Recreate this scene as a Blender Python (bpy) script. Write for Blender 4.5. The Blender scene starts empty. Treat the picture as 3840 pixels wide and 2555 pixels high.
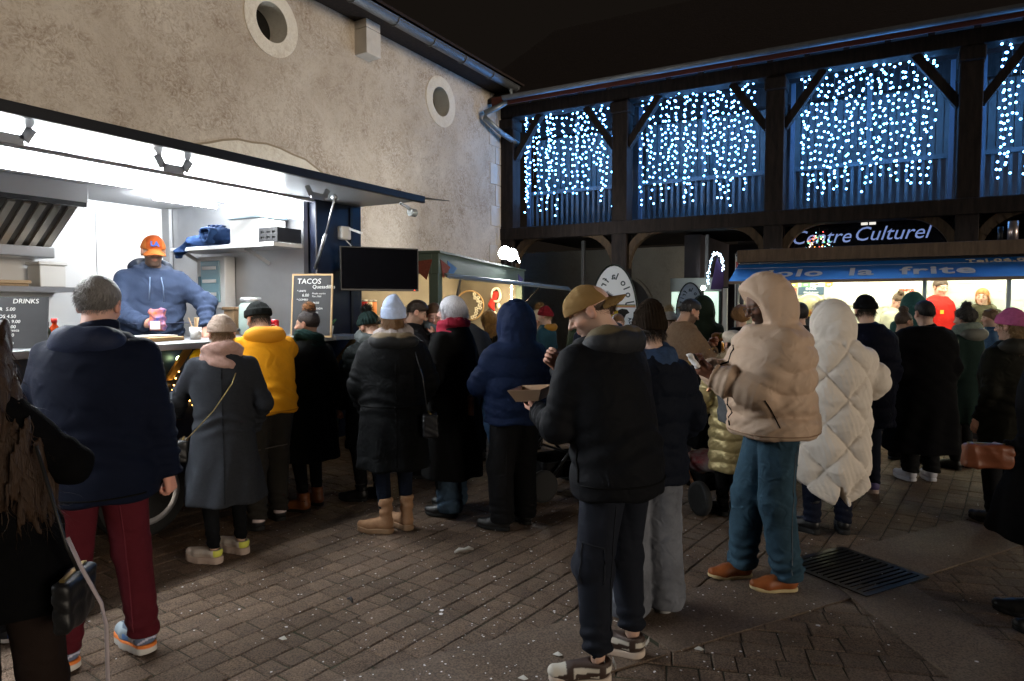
import bpy, bmesh, math, random
import numpy as np
from mathutils import Vector, Matrix

sc = bpy.context.scene
C = sc.collection
rnd = random.Random(7)
R = math.radians
PI = math.pi
F32 = np.float32

# ------------------------------------------------------------------ camera
# World frame: the left building and the food truck run along +Y, X points away from them.
YAW, PITCH, CAMH, FPX = R(29.7), R(2.84), 1.6, 2560.0
cam_d = bpy.data.cameras.new('camera'); cam = bpy.data.objects.new('camera', cam_d); C.objects.link(cam)
cam.location = (0, 0, CAMH); cam.rotation_euler = (PI / 2 - PITCH, 0, YAW)
cam_d.lens = 24.0; cam_d.sensor_width = 36.0; cam_d.clip_end = 500
sc.camera = cam
# ------------------------------------------------------------------ world: night sky
world = bpy.data.worlds.new('World'); sc.world = world; world.use_nodes = True
wn = world.node_tree.nodes; wl = world.node_tree.links
bg = wn['Background']
sky = wn.new('ShaderNodeTexSky'); sky.sky_type = 'NISHITA'; sky.sun_disc = False
sky.sun_elevation = R(-3.0); sky.sun_rotation = R(100); sky.air_density = 1.0; sky.dust_density = 6.0
mix = wn.new('ShaderNodeMix'); mix.data_type = 'RGBA'; mix.inputs['Factor'].default_value = 0.985
mix.inputs['B'].default_value = (0.062, 0.047, 0.036, 1)     # town glow on the night sky
wl.new(sky.outputs['Color'], mix.inputs['A']); wl.new(mix.outputs['Result'], bg.inputs['Color'])
bg.inputs['Strength'].default_value = 0.12
# ------------------------------------------------------------------ the one weak sun: diffuse town light
sun_d = bpy.data.lights.new('sun', 'SUN'); sun = bpy.data.objects.new('sun', sun_d); C.objects.link(sun)
sun_d.energy = 1.9; sun_d.angle = R(26); sun_d.color = (1.0, 0.86, 0.70)
sun.rotation_euler = Vector((-0.96, 0.18, -0.055)).to_track_quat('-Z', 'Y').to_euler()
sun.location = (6, -6, 8)
# ------------------------------------------------------------------ view
sc.view_settings.view_transform = 'Standard'; sc.view_settings.look = 'None'
sc.view_settings.exposure = 0.0; sc.view_settings.gamma = 1.0; sc.view_settings.use_curve_mapping = False
sc.render.engine = 'CYCLES'
cy = sc.cycles
cy.use_denoising = True; cy.max_bounces = 6; cy.diffuse_bounces = 3; cy.glossy_bounces = 3
cy.transmission_bounces = 4; cy.transparent_max_bounces = 8; cy.sample_clamp_indirect = 6.0
cy.caustics_reflective = False; cy.caustics_refractive = False

FWD = np.array((-math.sin(YAW), math.cos(YAW))); RGT = np.array((math.cos(YAW), math.sin(YAW)))
def at(u, t, z=0.0):
    """place point: picture column u (of 3840), t metres ahead of the camera, height z"""
    D = t * math.cos(PITCH) - (z - CAMH) * math.sin(PITCH)
    p = FWD * t + RGT * (D * (u - 1920) / FPX)
    return (float(p[0]), float(p[1]), z)

# ------------------------------------------------------------------ mesh helpers
def tag(o, label=None, cat=None, group=None, kind=None):
    if label: o['label'] = label
    if cat: o['category'] = cat
    if group: o['group'] = group
    if kind: o['kind'] = kind
    return o
def empty(name, loc=(0, 0, 0), rz=0.0, label=None, cat=None, group=None, scale=1.0):
    o = bpy.data.objects.new(name, None); C.objects.link(o); o.empty_display_size = 0.1
    o.location = loc; o.rotation_euler = (0, 0, rz); o.scale = (scale,) * 3
    return tag(o, label, cat, group)
def link(name, me, m=None, parent=None):
    o = bpy.data.objects.new(name, me); C.objects.link(o)
    if m is not None: me.materials.append(m)
    if parent is not None: o.parent = parent
    return o
def np_mesh(name, V, F, smooth=True, col=None):
    """V (n,3), F (m,4) or (m,3)"""
    V = np.asarray(V, F32); F = np.asarray(F, np.int32); k = F.shape[1]
    me = bpy.data.meshes.new(name)
    me.vertices.add(len(V)); me.vertices.foreach_set('co', V.ravel())
    me.loops.add(F.size); me.loops.foreach_set('vertex_index', F.ravel())
    me.polygons.add(len(F)); me.polygons.foreach_set('loop_start', np.arange(0, F.size, k, dtype=np.int32))
    me.polygons.foreach_set('use_smooth', np.full(len(F), smooth, bool))
    if col is not None:
        a = me.color_attributes.new('Col', 'FLOAT_COLOR', 'POINT')
        a.data.foreach_set('color', np.concatenate([np.asarray(col, F32), np.ones((len(V), 1), F32)], 1).ravel())
    me.update(calc_edges=True); me.validate()
    return me
class MB:
    """collects boxes, prisms, tubes... into ONE mesh"""
    def __init__(s): s.bm = bmesh.new()
    def box(s, x0, x1, y0, y1, z0, z1, bev=0.0):
        x0, x1 = min(x0, x1), max(x0, x1); y0, y1 = min(y0, y1), max(y0, y1); z0, z1 = min(z0, z1), max(z0, z1)
        m = Matrix.Translation(((x0 + x1) / 2, (y0 + y1) / 2, (z0 + z1) / 2)) @ Matrix.Diagonal((x1 - x0, y1 - y0, z1 - z0, 1))
        r = bmesh.ops.create_cube(s.bm, size=1, matrix=m)
        if bev:
            es = list({e for v in r['verts'] for e in v.link_edges})
            bmesh.ops.bevel(s.bm, geom=es, offset=bev, segments=2, affect='EDGES', profile=0.5)
        return s
    def beam(s, a, b, w, h, up=(0, 0, 1)):
        """bar of section w x h from a to b"""
        a = Vector(a); b = Vector(b); d = (b - a); L = d.length; d.normalize()
        x = d.cross(Vector(up))
        if x.length < 1e-4: x = Vector((1, 0, 0))
        x.normalize(); y = x.cross(d)
        M = Matrix((x, d, y)).transposed().to_4x4(); M.translation = (a + b) / 2
        bmesh.ops.create_cube(s.bm, size=1, matrix=M @ Matrix.Diagonal((w, L, h, 1))); return s
    def cyl(s, a, b, r, r2=None, n=16, caps=True):
        a = Vector(a); b = Vector(b); d = b - a
        M = d.to_track_quat('Z', 'Y').to_matrix().to_4x4(); M.translation = (a + b) / 2
        bmesh.ops.create_cone(s.bm, cap_ends=caps, segments=n, radius1=r, radius2=r if r2 is None else r2, depth=d.length, matrix=M); return s
    def sph(s, c, r, sub=2, sq=(1, 1, 1)):
        bmesh.ops.create_icosphere(s.bm, subdivisions=sub, radius=r, matrix=Matrix.Translation(c) @ Matrix.Diagonal((*sq, 1))); return s
    def poly(s, pts):
        s.bm.faces.new([s.bm.verts.new(p) for p in pts]); return s
    def prism(s, pts, off):
        """closed outline pts (3D) extruded by vector off"""
        off = Vector(off); a = [s.bm.verts.new(p) for p in pts]; b = [s.bm.verts.new(Vector(p) + off) for p in pts]; n = len(a)
        s.bm.faces.new(a); s.bm.faces.new(b[::-1])
        for i in range(n): s.bm.faces.new((a[i], b[i], b[(i + 1) % n], a[(i + 1) % n]))
        return s
    def tube(s, pts, r, n=8, closed=False):
        pts = [Vector(p) for p in pts]; rings = []; m = len(pts); up = Vector((0, 0, 1))
        rr = r if hasattr(r, '__len__') else [r] * m
        for i, p in enumerate(pts):
            d = (pts[(i + 1) % m] - pts[i - 1]) if (closed or 0 < i < m - 1) else (pts[1] - pts[0] if i == 0 else pts[-1] - pts[-2])
            d.normalize(); x = d.cross(up)
            if x.length < 0.05: x = d.cross(Vector((0, 1, 0)))
            x.normalize(); y = x.cross(d)
            rings.append([s.bm.verts.new(p + (x * math.cos(2 * PI * k / n) + y * math.sin(2 * PI * k / n)) * rr[i]) for k in range(n)])
        for i in range(m if closed else m - 1):
            A = rings[i]; B = rings[(i + 1) % m]
            for k in range(n): s.bm.faces.new((A[k], A[(k + 1) % n], B[(k + 1) % n], B[k]))
        if not closed: s.bm.faces.new(rings[0][::-1]); s.bm.faces.new(rings[-1])
        return s
    def lathe(s, prof, c=(0, 0, 0), n=20, caps=True):
        """prof: list of (r, z)"""
        rings = [[s.bm.verts.new((c[0] + r * math.cos(2 * PI * k / n), c[1] + r * math.sin(2 * PI * k / n), c[2] + z)) for k in range(n)] for r, z in prof]
        for A, B in zip(rings, rings[1:]):
            for k in range(n): s.bm.faces.new((A[k], A[(k + 1) % n], B[(k + 1) % n], B[k]))
        if caps: s.bm.faces.new(rings[0][::-1]); s.bm.faces.new(rings[-1])
        return s
    def build(s, name, m=None, parent=None, smooth=False, loc=None, rot=None):
        bmesh.ops.recalc_face_normals(s.bm, faces=s.bm.faces[:])
        me = bpy.data.meshes.new(name); s.bm.to_mesh(me); s.bm.free()
        if smooth: me.polygons.foreach_set('use_smooth', [True] * len(me.polygons))
        o = link(name, me, m, parent)
        if loc is not None: o.location = loc
        if rot is not None: o.rotation_euler = rot
        return o
def copy_tree(o, parent=None):
    c = o.copy(); C.objects.link(c); c.parent = parent
    for ch in list(o.children): copy_tree(ch, c)
    return c
def text_mesh(name, s, size, m, parent=None, loc=(0, 0, 0), rot=(0, 0, 0), depth=0.003, shear=0.0, align='CENTER', mirror=False, bold=0.0, spacing=1.0):
    cu = bpy.data.curves.new(name, 'FONT'); cu.body = s; cu.size = size; cu.extrude = depth; cu.align_x = align; cu.align_y = 'CENTER'
    cu.shear = shear; cu.offset = bold; cu.space_character = spacing; cu.resolution_u = 3
    t = bpy.data.objects.new(name, cu); C.objects.link(t); bpy.context.view_layer.update()
    me = bpy.data.meshes.new_from_object(t.evaluated_get(bpy.context.evaluated_depsgraph_get()))
    bpy.data.objects.remove(t); bpy.data.curves.remove(cu)
    if mirror: me.transform(Matrix.Diagonal((-1, 1, 1, 1))); me.flip_normals()
    o = link(name, me, m, parent); o.location = loc; o.rotation_euler = rot
    return o

# ------------------------------------------------------------------ materials
MATS = {}
def mat(name, col=(0.5, 0.5, 0.5), rough=0.6, metal=0.0, bump=0.0, bscale=60.0, var=0.0, vscale=4.0, sheen=0.0, spec=0.5,
        emit=None, estr=0.0, trans=0.0, alpha=1.0, coat=0.0, stretch=None, vcol=False, ior=1.45, col2=None, detail=4.0, island=0.0, coords='Object'):
    if name in MATS: return MATS[name]
    m = bpy.data.materials.new(name); MATS[name] = m; m.use_nodes = True
    nt = m.node_tree; n = nt.nodes; l = nt.links; b = n['Principled BSDF']
    b.inputs['Base Color'].default_value = (*col, 1); b.inputs['Roughness'].default_value = rough; b.inputs['Metallic'].default_value = metal
    b.inputs['Specular IOR Level'].default_value = spec; b.inputs['IOR'].default_value = ior
    b.inputs['Transmission Weight'].default_value = trans; b.inputs['Alpha'].default_value = alpha; b.inputs['Coat Weight'].default_value = coat
    if sheen: b.inputs['Sheen Weight'].default_value = sheen; b.inputs['Sheen Roughness'].default_value = 0.4
    if emit is not None:
        b.inputs['Emission Color'].default_value = (*emit, 1); b.inputs['Emission Strength'].default_value = estr
    tc = None
    def coord():
        nonlocal tc
        if tc is None:
            t = n.new('ShaderNodeTexCoord'); out = t.outputs[coords]
            if stretch:
                mp = n.new('ShaderNodeMapping'); mp.inputs['Scale'].default_value = stretch; l.new(out, mp.inputs['Vector']); out = mp.outputs['Vector']
            tc = out
        return tc
    src = None
    if vcol:
        a = n.new('ShaderNodeAttribute'); a.attribute_name = 'Col'; src = a.outputs['Color']
    if var or col2:
        nz = n.new('ShaderNodeTexNoise'); nz.inputs['Scale'].default_value = vscale; nz.inputs['Detail'].default_value = 5; nz.inputs['Roughness'].default_value = 0.65
        l.new(coord(), nz.inputs['Vector'])
        if col2:
            mx = n.new('ShaderNodeMix'); mx.data_type = 'RGBA'
            rp = n.new('ShaderNodeMapRange'); rp.inputs['From Min'].default_value = 0.35; rp.inputs['From Max'].default_value = 0.65
            l.new(nz.outputs['Fac'], rp.inputs['Value']); l.new(rp.outputs['Result'], mx.inputs['Factor'])
            mx.inputs['A'].default_value = (*col, 1); mx.inputs['B'].default_value = (*col2, 1); src = mx.outputs['Result']
        if var:
            hs = n.new('ShaderNodeHueSaturation'); mr = n.new('ShaderNodeMapRange')
            mr.inputs['From Min'].default_value = 0.25; mr.inputs['From Max'].default_value = 0.75; mr.inputs['To Min'].default_value = 1 - var; mr.inputs['To Max'].default_value = 1 + var
            l.new(nz.outputs['Fac'], mr.inputs['Value']); l.new(mr.outputs['Result'], hs.inputs['Value'])
            if src is not None: l.new(src, hs.inputs['Color'])
            else: hs.inputs['Color'].default_value = (*col, 1)
            src = hs.outputs['Color']
    if island:
        g = n.new('ShaderNodeNewGeometry'); oi = n.new('ShaderNodeObjectInfo'); ad = n.new('ShaderNodeMath'); ad.operation = 'ADD'
        l.new(g.outputs['Random Per Island'], ad.inputs[0]); l.new(oi.outputs['Random'], ad.inputs[1])
        fr = n.new('ShaderNodeMath'); fr.operation = 'FRACT'; l.new(ad.outputs[0], fr.inputs[0])
        hs = n.new('ShaderNodeHueSaturation'); mr = n.new('ShaderNodeMapRange'); mr.inputs['To Min'].default_value = 1 - island; mr.inputs['To Max'].default_value = 1 + island
        l.new(fr.outputs[0], mr.inputs['Value']); l.new(mr.outputs['Result'], hs.inputs['Value'])
        if src is not None: l.new(src, hs.inputs['Color'])
        else: hs.inputs['Color'].default_value = (*col, 1)
        src = hs.outputs['Color']
    if src is not None: l.new(src, b.inputs['Base Color'])
    if bump:
        nb = n.new('ShaderNodeTexNoise'); nb.inputs['Scale'].default_value = bscale; nb.inputs['Detail'].default_value = detail; nb.inputs['Roughness'].default_value = 0.6
        l.new(coord(), nb.inputs['Vector'])
        bp = n.new('ShaderNodeBump'); bp.inputs['Strength'].default_value = bump; bp.inputs['Distance'].default_value = 0.01
        l.new(nb.outputs['Fac'], bp.inputs['Height']); l.new(bp.outputs['Normal'], b.inputs['Normal'])
    return m
def wrinkle(m, scale, strength):
    """creases: ridged noise, warped, under a fine weave"""
    if m.get('wr'): return m
    m['wr'] = 1; nt = m.node_tree; n = nt.nodes; l = nt.links; b = n['Principled BSDF']; tc = n.new('ShaderNodeTexCoord')
    a = n.new('ShaderNodeTexNoise'); a.noise_type = 'RIDGED_MULTIFRACTAL'; a.inputs['Scale'].default_value = scale; a.inputs['Detail'].default_value = 3; a.inputs['Distortion'].default_value = 1.2
    f = n.new('ShaderNodeTexNoise'); f.inputs['Scale'].default_value = 380; ad = n.new('ShaderNodeMath'); ad.operation = 'MULTIPLY_ADD'; ad.inputs[1].default_value = 0.12
    l.new(tc.outputs['Object'], a.inputs['Vector']); l.new(tc.outputs['Object'], f.inputs['Vector']); l.new(f.outputs['Fac'], ad.inputs[0]); l.new(a.outputs['Fac'], ad.inputs[2])
    bp = n.new('ShaderNodeBump'); bp.inputs['Strength'].default_value = strength; bp.inputs['Distance'].default_value = 0.016; l.new(ad.outputs[0], bp.inputs['Height']); l.new(bp.outputs['Normal'], b.inputs['Normal'])
    return m
def cloth(col, kind='wool'):
    if max(col) < 0.075 and kind not in ('hair', 'fur', 'leather', 'suede'): col = tuple(c * 0.5 for c in col)     # winter blacks are very dark
    """cloth material by colour: wool, cotton, nylon, denim, knit, fleece, leather, hair, fur, rubber, suede"""
    key = kind + '_' + '_'.join('%03d' % int(c * 999) for c in col)
    if kind == 'wool': return mat(key, col, 0.95, bump=0.35, bscale=420, var=0.18, vscale=60, spec=0.1)
    if kind == 'cotton': return wrinkle(mat(key, col, 0.85, var=0.12, vscale=9, spec=0.15), 9, 0.55)
    if kind == 'nylon': return wrinkle(mat(key, col, 0.6 if max(col) > 0.1 else 0.7, var=0.06, vscale=8, spec=0.28 if max(col) > 0.1 else 0.07), 12, 0.42)
    if kind == 'shiny': return wrinkle(mat(key, col, 0.28, var=0.06, vscale=8, spec=0.6, metal=0.35), 12, 0.45)
    if kind == 'denim': return wrinkle(mat(key, col, 0.92, var=0.4, vscale=6, spec=0.12), 13, 0.7)
    if kind == 'knit': return mat(key, col, 0.95, bump=0.4, bscale=420, var=0.15, vscale=40, spec=0.08)
    if kind == 'fleece': return mat(key, col, 1.0, bump=0.5, bscale=380, var=0.2, vscale=50, spec=0.04)
    if kind == 'leather': return mat(key, col, 0.42, bump=0.15, bscale=180, var=0.2, vscale=14, spec=0.45)
    if kind == 'suede': return mat(key, col, 0.95, bump=0.3, bscale=200, var=0.2, vscale=20, spec=0.1)
    if kind == 'hair': return mat(key, col, 0.5, bump=0.7, bscale=55, var=0.35, vscale=40, spec=0.35, stretch=(4, 4, 0.6))
    if kind == 'fur': return mat(key, col, 0.8, var=0.3, vscale=60, spec=0.2)
    return mat(key, col, 0.7, bump=0.1, bscale=120, var=0.1, spec=0.3)

# ------------------------------------------------------------------ implicit surfaces (bodies and clothes)
def smin(a, b, k):
    h = np.clip(0.5 + 0.5 * (b - a) / k, 0, 1); return b + (a - b) * h - k * h * (1 - h)
def smax(a, b, k): return -smin(-a, -b, k)
def ln(v): return np.sqrt(np.einsum('ij,ij->i', v, v))
def rc(P, a, b, ra, rb):
    a = np.asarray(a, F32); ab = np.asarray(b, F32) - a; q = P - a
    t = np.clip(q @ ab / max(float(ab @ ab), 1e-9), 0, 1)
    return ln(q - t[:, None] * ab) - (ra + (rb - ra) * t), t
def ell(P, c, r, M=None):
    q = P - np.asarray(c, F32)
    if M is not None: q = q @ np.asarray(M, F32)
    r = np.asarray(r, F32); k0 = ln(q / r); k1 = ln(q / (r * r)); return k0 * (k0 - 1) / np.maximum(k1, 1e-6)
def ell2(x, y, ax, ay):
    k0 = np.sqrt((x / ax) ** 2 + (y / ay) ** 2); k1 = np.sqrt((x / ax ** 2) ** 2 + (y / ay ** 2) ** 2); return k0 * (k0 - 1) / np.maximum(k1, 1e-6)
def rbox(P, c, hsz, r, M=None):
    q = P - np.asarray(c, F32)
    if M is not None: q = q @ np.asarray(M, F32)
    q = np.abs(q) - (np.asarray(hsz, F32) - r); return ln(np.maximum(q, 0)) + np.minimum(q.max(1), 0) - r
def folds(P, seed, k=(14, 14, 9), n=3, warp=1.6):
    rs = np.random.RandomState(seed); o = np.zeros(len(P), F32)
    for i in range(n):
        s = 1.0 + 0.75 * i; kv = rs.normal(size=3) * np.array(k) * s; kw = rs.normal(size=3) * np.array(k) * s * 0.6; ph = rs.uniform(0, 6.28, 2)
        w = np.abs(np.sin(0.5 * (P @ kv.astype(F32)) + ph[0] + 0.5 * warp * np.sin(P @ kw.astype(F32) + ph[1]))) ** 0.7; o += ((1 - 2 * w if i % 2 == 0 else 2 * w - 1) / s * 1.1).astype(F32)
    return o
def sstep(a, b, x): t = np.clip((x - a) / (b - a), 0, 1); return t * t * (3 - 2 * t)
def rx(a): c, s = math.cos(a), math.sin(a); return np.array(((1, 0, 0), (0, c, -s), (0, s, c)))
def ry(a): c, s = math.cos(a), math.sin(a); return np.array(((c, 0, s), (0, 1, 0), (-s, 0, c)))
def rz(a): c, s = math.cos(a), math.sin(a); return np.array(((c, -s, 0), (s, c, 0), (0, 0, 1)))
def snet(f, lo, hi, h):
    """surface nets of f<0 with a coarse pass that skips empty blocks; returns V, quads"""
    lo = np.asarray(lo, float) - 2.5 * h; hi = np.asarray(hi, float) + 2.5 * h; B = 4
    n = np.maximum(1, np.ceil((hi - lo) / (h * B)).astype(int))
    g = np.stack(np.meshgrid(*[lo[i] + (np.arange(n[i]) + 0.5) * h * B for i in range(3)], indexing='ij'), -1).reshape(-1, 3).astype(F32)
    dc = f(g).reshape(n).astype(F32); act = np.abs(dc) < h * B * 1.3 + 0.012
    up = lambda A: A.repeat(B, 0).repeat(B, 1).repeat(B, 2)
    D = up(dc); M = up(act); idx = np.argwhere(M)
    if len(idx) == 0: return np.zeros((0, 3)), np.zeros((0, 4), int)
    D[M] = f((lo + (idx + 0.5) * h).astype(F32))
    D[[0, -1]] = np.abs(D[[0, -1]]) + 1e-4; D[:, [0, -1]] = np.abs(D[:, [0, -1]]) + 1e-4; D[:, :, [0, -1]] = np.abs(D[:, :, [0, -1]]) + 1e-4
    S = D < 0; sh = np.array(D.shape) - 1
    cnt = np.zeros(sh, np.int8)
    for a in (0, 1):
        for b in (0, 1):
            for c in (0, 1): cnt += S[a:a + sh[0], b:b + sh[1], c:c + sh[2]]
    cell = np.argwhere((cnt > 0) & (cnt < 8)); N = len(cell)
    num = np.full(sh, -1, np.int32); num[cell[:, 0], cell[:, 1], cell[:, 2]] = np.arange(N)
    acc = np.zeros((N, 3)); wt = np.zeros(N)
    val = {(a, b, c): D[cell[:, 0] + a, cell[:, 1] + b, cell[:, 2] + c] for a in (0, 1) for b in (0, 1) for c in (0, 1)}
    for ax in range(3):
        for p in (0, 1):
            for q in (0, 1):
                A = [0, 0, 0]; o = [i for i in range(3) if i != ax]; A[o[0]] = p; A[o[1]] = q; Bc = list(A); Bc[ax] = 1
                va = val[tuple(A)]; vb = val[tuple(Bc)]; m = (va < 0) != (vb < 0)
                t = np.where(m, va / np.where(m, va - vb, 1), 0); pos = np.tile(np.array(A, float), (N, 1)); pos[:, ax] = t
                acc += pos * m[:, None]; wt += m
    V = lo + (cell + acc / wt[:, None] + 0.5) * h
    Q = []
    for ax in range(3):
        o = [(ax + 1) % 3, (ax + 2) % 3]
        a = [slice(None)] * 3; b = [slice(None)] * 3; a[ax] = slice(0, -1); b[ax] = slice(1, None)
        for k in o: a[k] = b[k] = slice(1, -1)
        ea = S[tuple(a)]; eb = S[tuple(b)]; e = np.argwhere(ea != eb)
        if len(e) == 0: continue
        flip = ea[e[:, 0], e[:, 1], e[:, 2]]
        for k in o: e[:, k] += 1
        def cid(d0, d1):
            c = e.copy(); c[:, o[0]] -= d0; c[:, o[1]] -= d1; return num[c[:, 0], c[:, 1], c[:, 2]]
        q = np.stack([cid(1, 1), cid(0, 1), cid(0, 0), cid(1, 0)], 1); q[~flip] = q[~flip][:, ::-1]; Q.append(q)
    return V, np.concatenate(Q)
def sdf_obj(name, f, lo, hi, h, m, parent, colf=None):
    V, Q = snet(f, lo, hi, h)
    if len(Q) == 0: return None
    me = np_mesh(name, V, Q, True, colf(V.astype(F32)) if colf else None)
    return link(name, me, m, parent)
def merge_vq(parts):
    Vs, Qs, o = [], [], 0
    for V, Q in parts: Vs.append(V); Qs.append(Q + o); o += len(V)
    return np.concatenate(Vs), np.concatenate(Qs)
def strands(name, roots, dirs, length, width, m, parent, curl=0.0, seed=1, seg=2, droop=0.0):
    """thin tapering blades: hair, fur, pompoms. roots, dirs (n,3)"""
    rs = np.random.RandomState(seed); n = len(roots); L = length * rs.uniform(0.6, 1.15, n)[:, None]
    d = dirs / np.maximum(ln(dirs), 1e-6)[:, None]; side = np.cross(d, rs.normal(size=(n, 3))); side /= np.maximum(ln(side), 1e-6)[:, None]
    pts = []; p = roots.copy(); dd = d.copy()
    for k in range(seg + 1):
        w = width * (1 - k / (seg + 0.3)); pts.append(p - side * w / 2); pts.append(p + side * w / 2)
        dd = dd + rs.normal(size=(n, 3)) * curl; dd[:, 2] -= droop; dd /= np.maximum(ln(dd), 1e-6)[:, None]; p = p + dd * L / seg
    V = np.stack(pts, 1).reshape(-1, 3); K = 2 * (seg + 1); b = np.arange(n)[:, None] * K
    F = np.concatenate([b + np.array([2 * k, 2 * k + 1, 2 * k + 3, 2 * k + 2]) for k in range(seg)])
    return link(name, np_mesh(name, V, F, True), m, parent)
def surf_sample(ob, n, seed=1, keep=None):
    me = ob.data; V = np.empty(len(me.vertices) * 3, F32); me.vertices.foreach_get('co', V); V = V.reshape(-1, 3)
    N = np.empty(len(me.vertices) * 3, F32); me.vertices.foreach_get('normal', N); N = N.reshape(-1, 3)
    if keep is not None: k = keep(V); V, N = V[k], N[k]
    if len(V) == 0: return V, N
    i = np.random.RandomState(seed).randint(0, len(V), n); return V[i], N[i]
# ------------------------------------------------------------------ people
def head_sdf(P, nose=1.0, jaw=1.0):
    d = ell(P, (0, -0.014, 0.03), (0.076, 0.095, 0.086))
    d = smin(d, ell(P, (0, 0.026, -0.04), (0.057 * jaw, 0.06, 0.074)), 0.03)
    d = smin(d, ell(P, (0, 0.068, -0.094), (0.024 * jaw, 0.02, 0.018)), 0.02)
    X = P.copy(); X[:, 0] = np.abs(X[:, 0])
    d = smin(d, rc(X, (0, 0.082, 0.026), (0.045, 0.066, 0.024), 0.011, 0.009)[0], 0.016)
    d = smin(d, ell(X, (0.04, 0.058, -0.022), (0.022, 0.02, 0.02)), 0.025)
    d = smax(d, -ell(X, (0.031, 0.099, 0.004), (0.017, 0.017, 0.011)), 0.012)
    d = smin(d, ell(X, (0.031, 0.075, 0.003), (0.0135, 0.0125, 0.0115)), 0.004)
    d = smin(d, rc(P, (0, 0.082, 0.018), (0, 0.103 + 0.006 * nose, -0.024), 0.008, 0.0125)[0], 0.012)
    d = smin(d, ell(X, (0.012, 0.092, -0.028), (0.009, 0.012, 0.008)), 0.007)
    d = smin(d, rc(X, (0, 0.088, -0.051), (0.02, 0.079, -0.053), 0.0075, 0.004)[0], 0.007)
    d = smin(d, rc(X, (0, 0.086, -0.063), (0.018, 0.078, -0.061), 0.0085, 0.004)[0], 0.007)
    d = smin(d, smax(ell(X, (0.08, -0.008, -0.004), (0.012, 0.021, 0.034)), -ell(X, (0.092, -0.004, -0.002), (0.01, 0.012, 0.02)), 0.005), 0.006)
    d = smin(d, rc(P, (0, -0.018, -0.04), (0, -0.035, -0.17), 0.054, 0.062)[0], 0.03)
    return d
def hand_sdf(pose):
    curl = {'relax': 0.42, 'grip': 1.05, 'flat': 0.12, 'fist': 1.45, 'pinch': 0.85}[pose]
    segs = []
    for i, (x, L) in enumerate(((-0.027, 0.07), (-0.009, 0.079), (0.009, 0.073), (0.026, 0.057))):
        p = np.array((x, 0.084 - 0.004 * abs(i - 1.2), 0.0)); a = curl * (0.55 + 0.06 * i); r = 0.0092 - 0.0006 * (i == 3)
        for k, fr in enumerate((0.45, 0.31, 0.24)):
            q = p + L * fr * np.array((x * 0.8, math.cos(a), -math.sin(a))); segs.append((p, q, r, r - 0.001)); p = q; r -= 0.0008; a += curl * (0.95 if k == 0 else 0.75)
    tf = min(curl, 1.0); t0 = np.array((-0.02, 0.018, -0.006)); t1 = np.array((-0.046 + 0.012 * tf, 0.046, -0.012 - 0.018 * tf)); t2 = np.array((-0.055 + 0.032 * tf, 0.076, -0.016 - 0.035 * tf))
    t3 = np.array((-0.056 + 0.045 * tf, 0.1, -0.018 - 0.042 * tf))
    def f(P):
        d = rc(P, (0, -0.07, 0), (0, 0.005, 0), 0.026, 0.025)[0]
        for x in (-0.025, -0.009, 0.009, 0.024): d = smin(d, rc(P, (x * 0.6, 0.0, 0), (x, 0.08, 0), 0.0165, 0.0125)[0], 0.012)
        th = smin(smin(rc(P, t0, t1, 0.016, 0.0125)[0], rc(P, t1, t2, 0.0125, 0.0108)[0], 0.008), rc(P, t2, t3, 0.0108, 0.0088)[0], 0.006)
        d = smin(d, th, 0.01)
        for s in segs: d = smin(d, rc(P, *s)[0], 0.0035)
        return d
    return f
CACHE = {}
def cached(key, fn):
    if key not in CACHE: CACHE[key] = fn()
    return CACHE[key]
def lin(c): return np.asarray(c, F32)
SKIN = {'fair': (0.56, 0.36, 0.27), 'tan': (0.42, 0.25, 0.17), 'brown': (0.13, 0.066, 0.042), 'pink': (0.6, 0.36, 0.29)}
def skin_col(V, base, beard=None, lips=True, bdark=0.75, stubble=False, brow=(0.06, 0.04, 0.03)):
    base = lin(base); c = np.tile(base, (len(V), 1)); X = np.abs(V[:, 0]); y, z = V[:, 1], V[:, 2]
    def paint(m, col, w=1.0):
        m = (m * w)[:, None]; c[:] = c * (1 - m) + lin(col) * m
    g = np.exp(-((X - 0.045) / 0.022) ** 2 - ((z + 0.025) / 0.02) ** 2) * (y > 0.03); paint(g, base * lin((1.15, 0.8, 0.76)), 0.55)
    g = np.exp(-((X) / 0.012) ** 2 - ((z + 0.026) / 0.012) ** 2) * (y > 0.08); paint(g, base * lin((1.12, 0.78, 0.72)), 0.5)
    paint(((X > 0.07)) * 1.0, base * lin((1.1, 0.75, 0.7)), 0.5)
    if beard is not None:
        m = sstep(-0.018, -0.036, z - 0.25 * np.maximum(0.03 - y, 0)) * sstep(-0.035, -0.005, y) * sstep(-0.16, -0.11, z) * (1 - np.exp(-((X / 0.02) ** 2 + ((z + 0.057) / 0.009) ** 2) ** 2))
        paint(m, beard, 0.45 if stubble else bdark)
    if lips: paint(np.exp(-((X / 0.019) ** 2 + ((z + 0.057) / 0.0095) ** 2) ** 2) * (y > 0.07), base * lin((0.85, 0.45, 0.42)), 0.8)
    paint(np.exp(-((z - 0.029 + 0.15 * np.maximum(X - 0.04, 0)) / 0.0055) ** 2) * (X > 0.011) * (X < 0.054) * (y > 0.055), brow, 0.8)
    paint(np.exp(-(((X - 0.031) / 0.013) ** 2 + ((z - 0.003) / 0.0052) ** 2) ** 2) * (y > 0.06), (0.03, 0.02, 0.015), 0.85)
    return np.clip(c, 0, 1)
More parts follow.
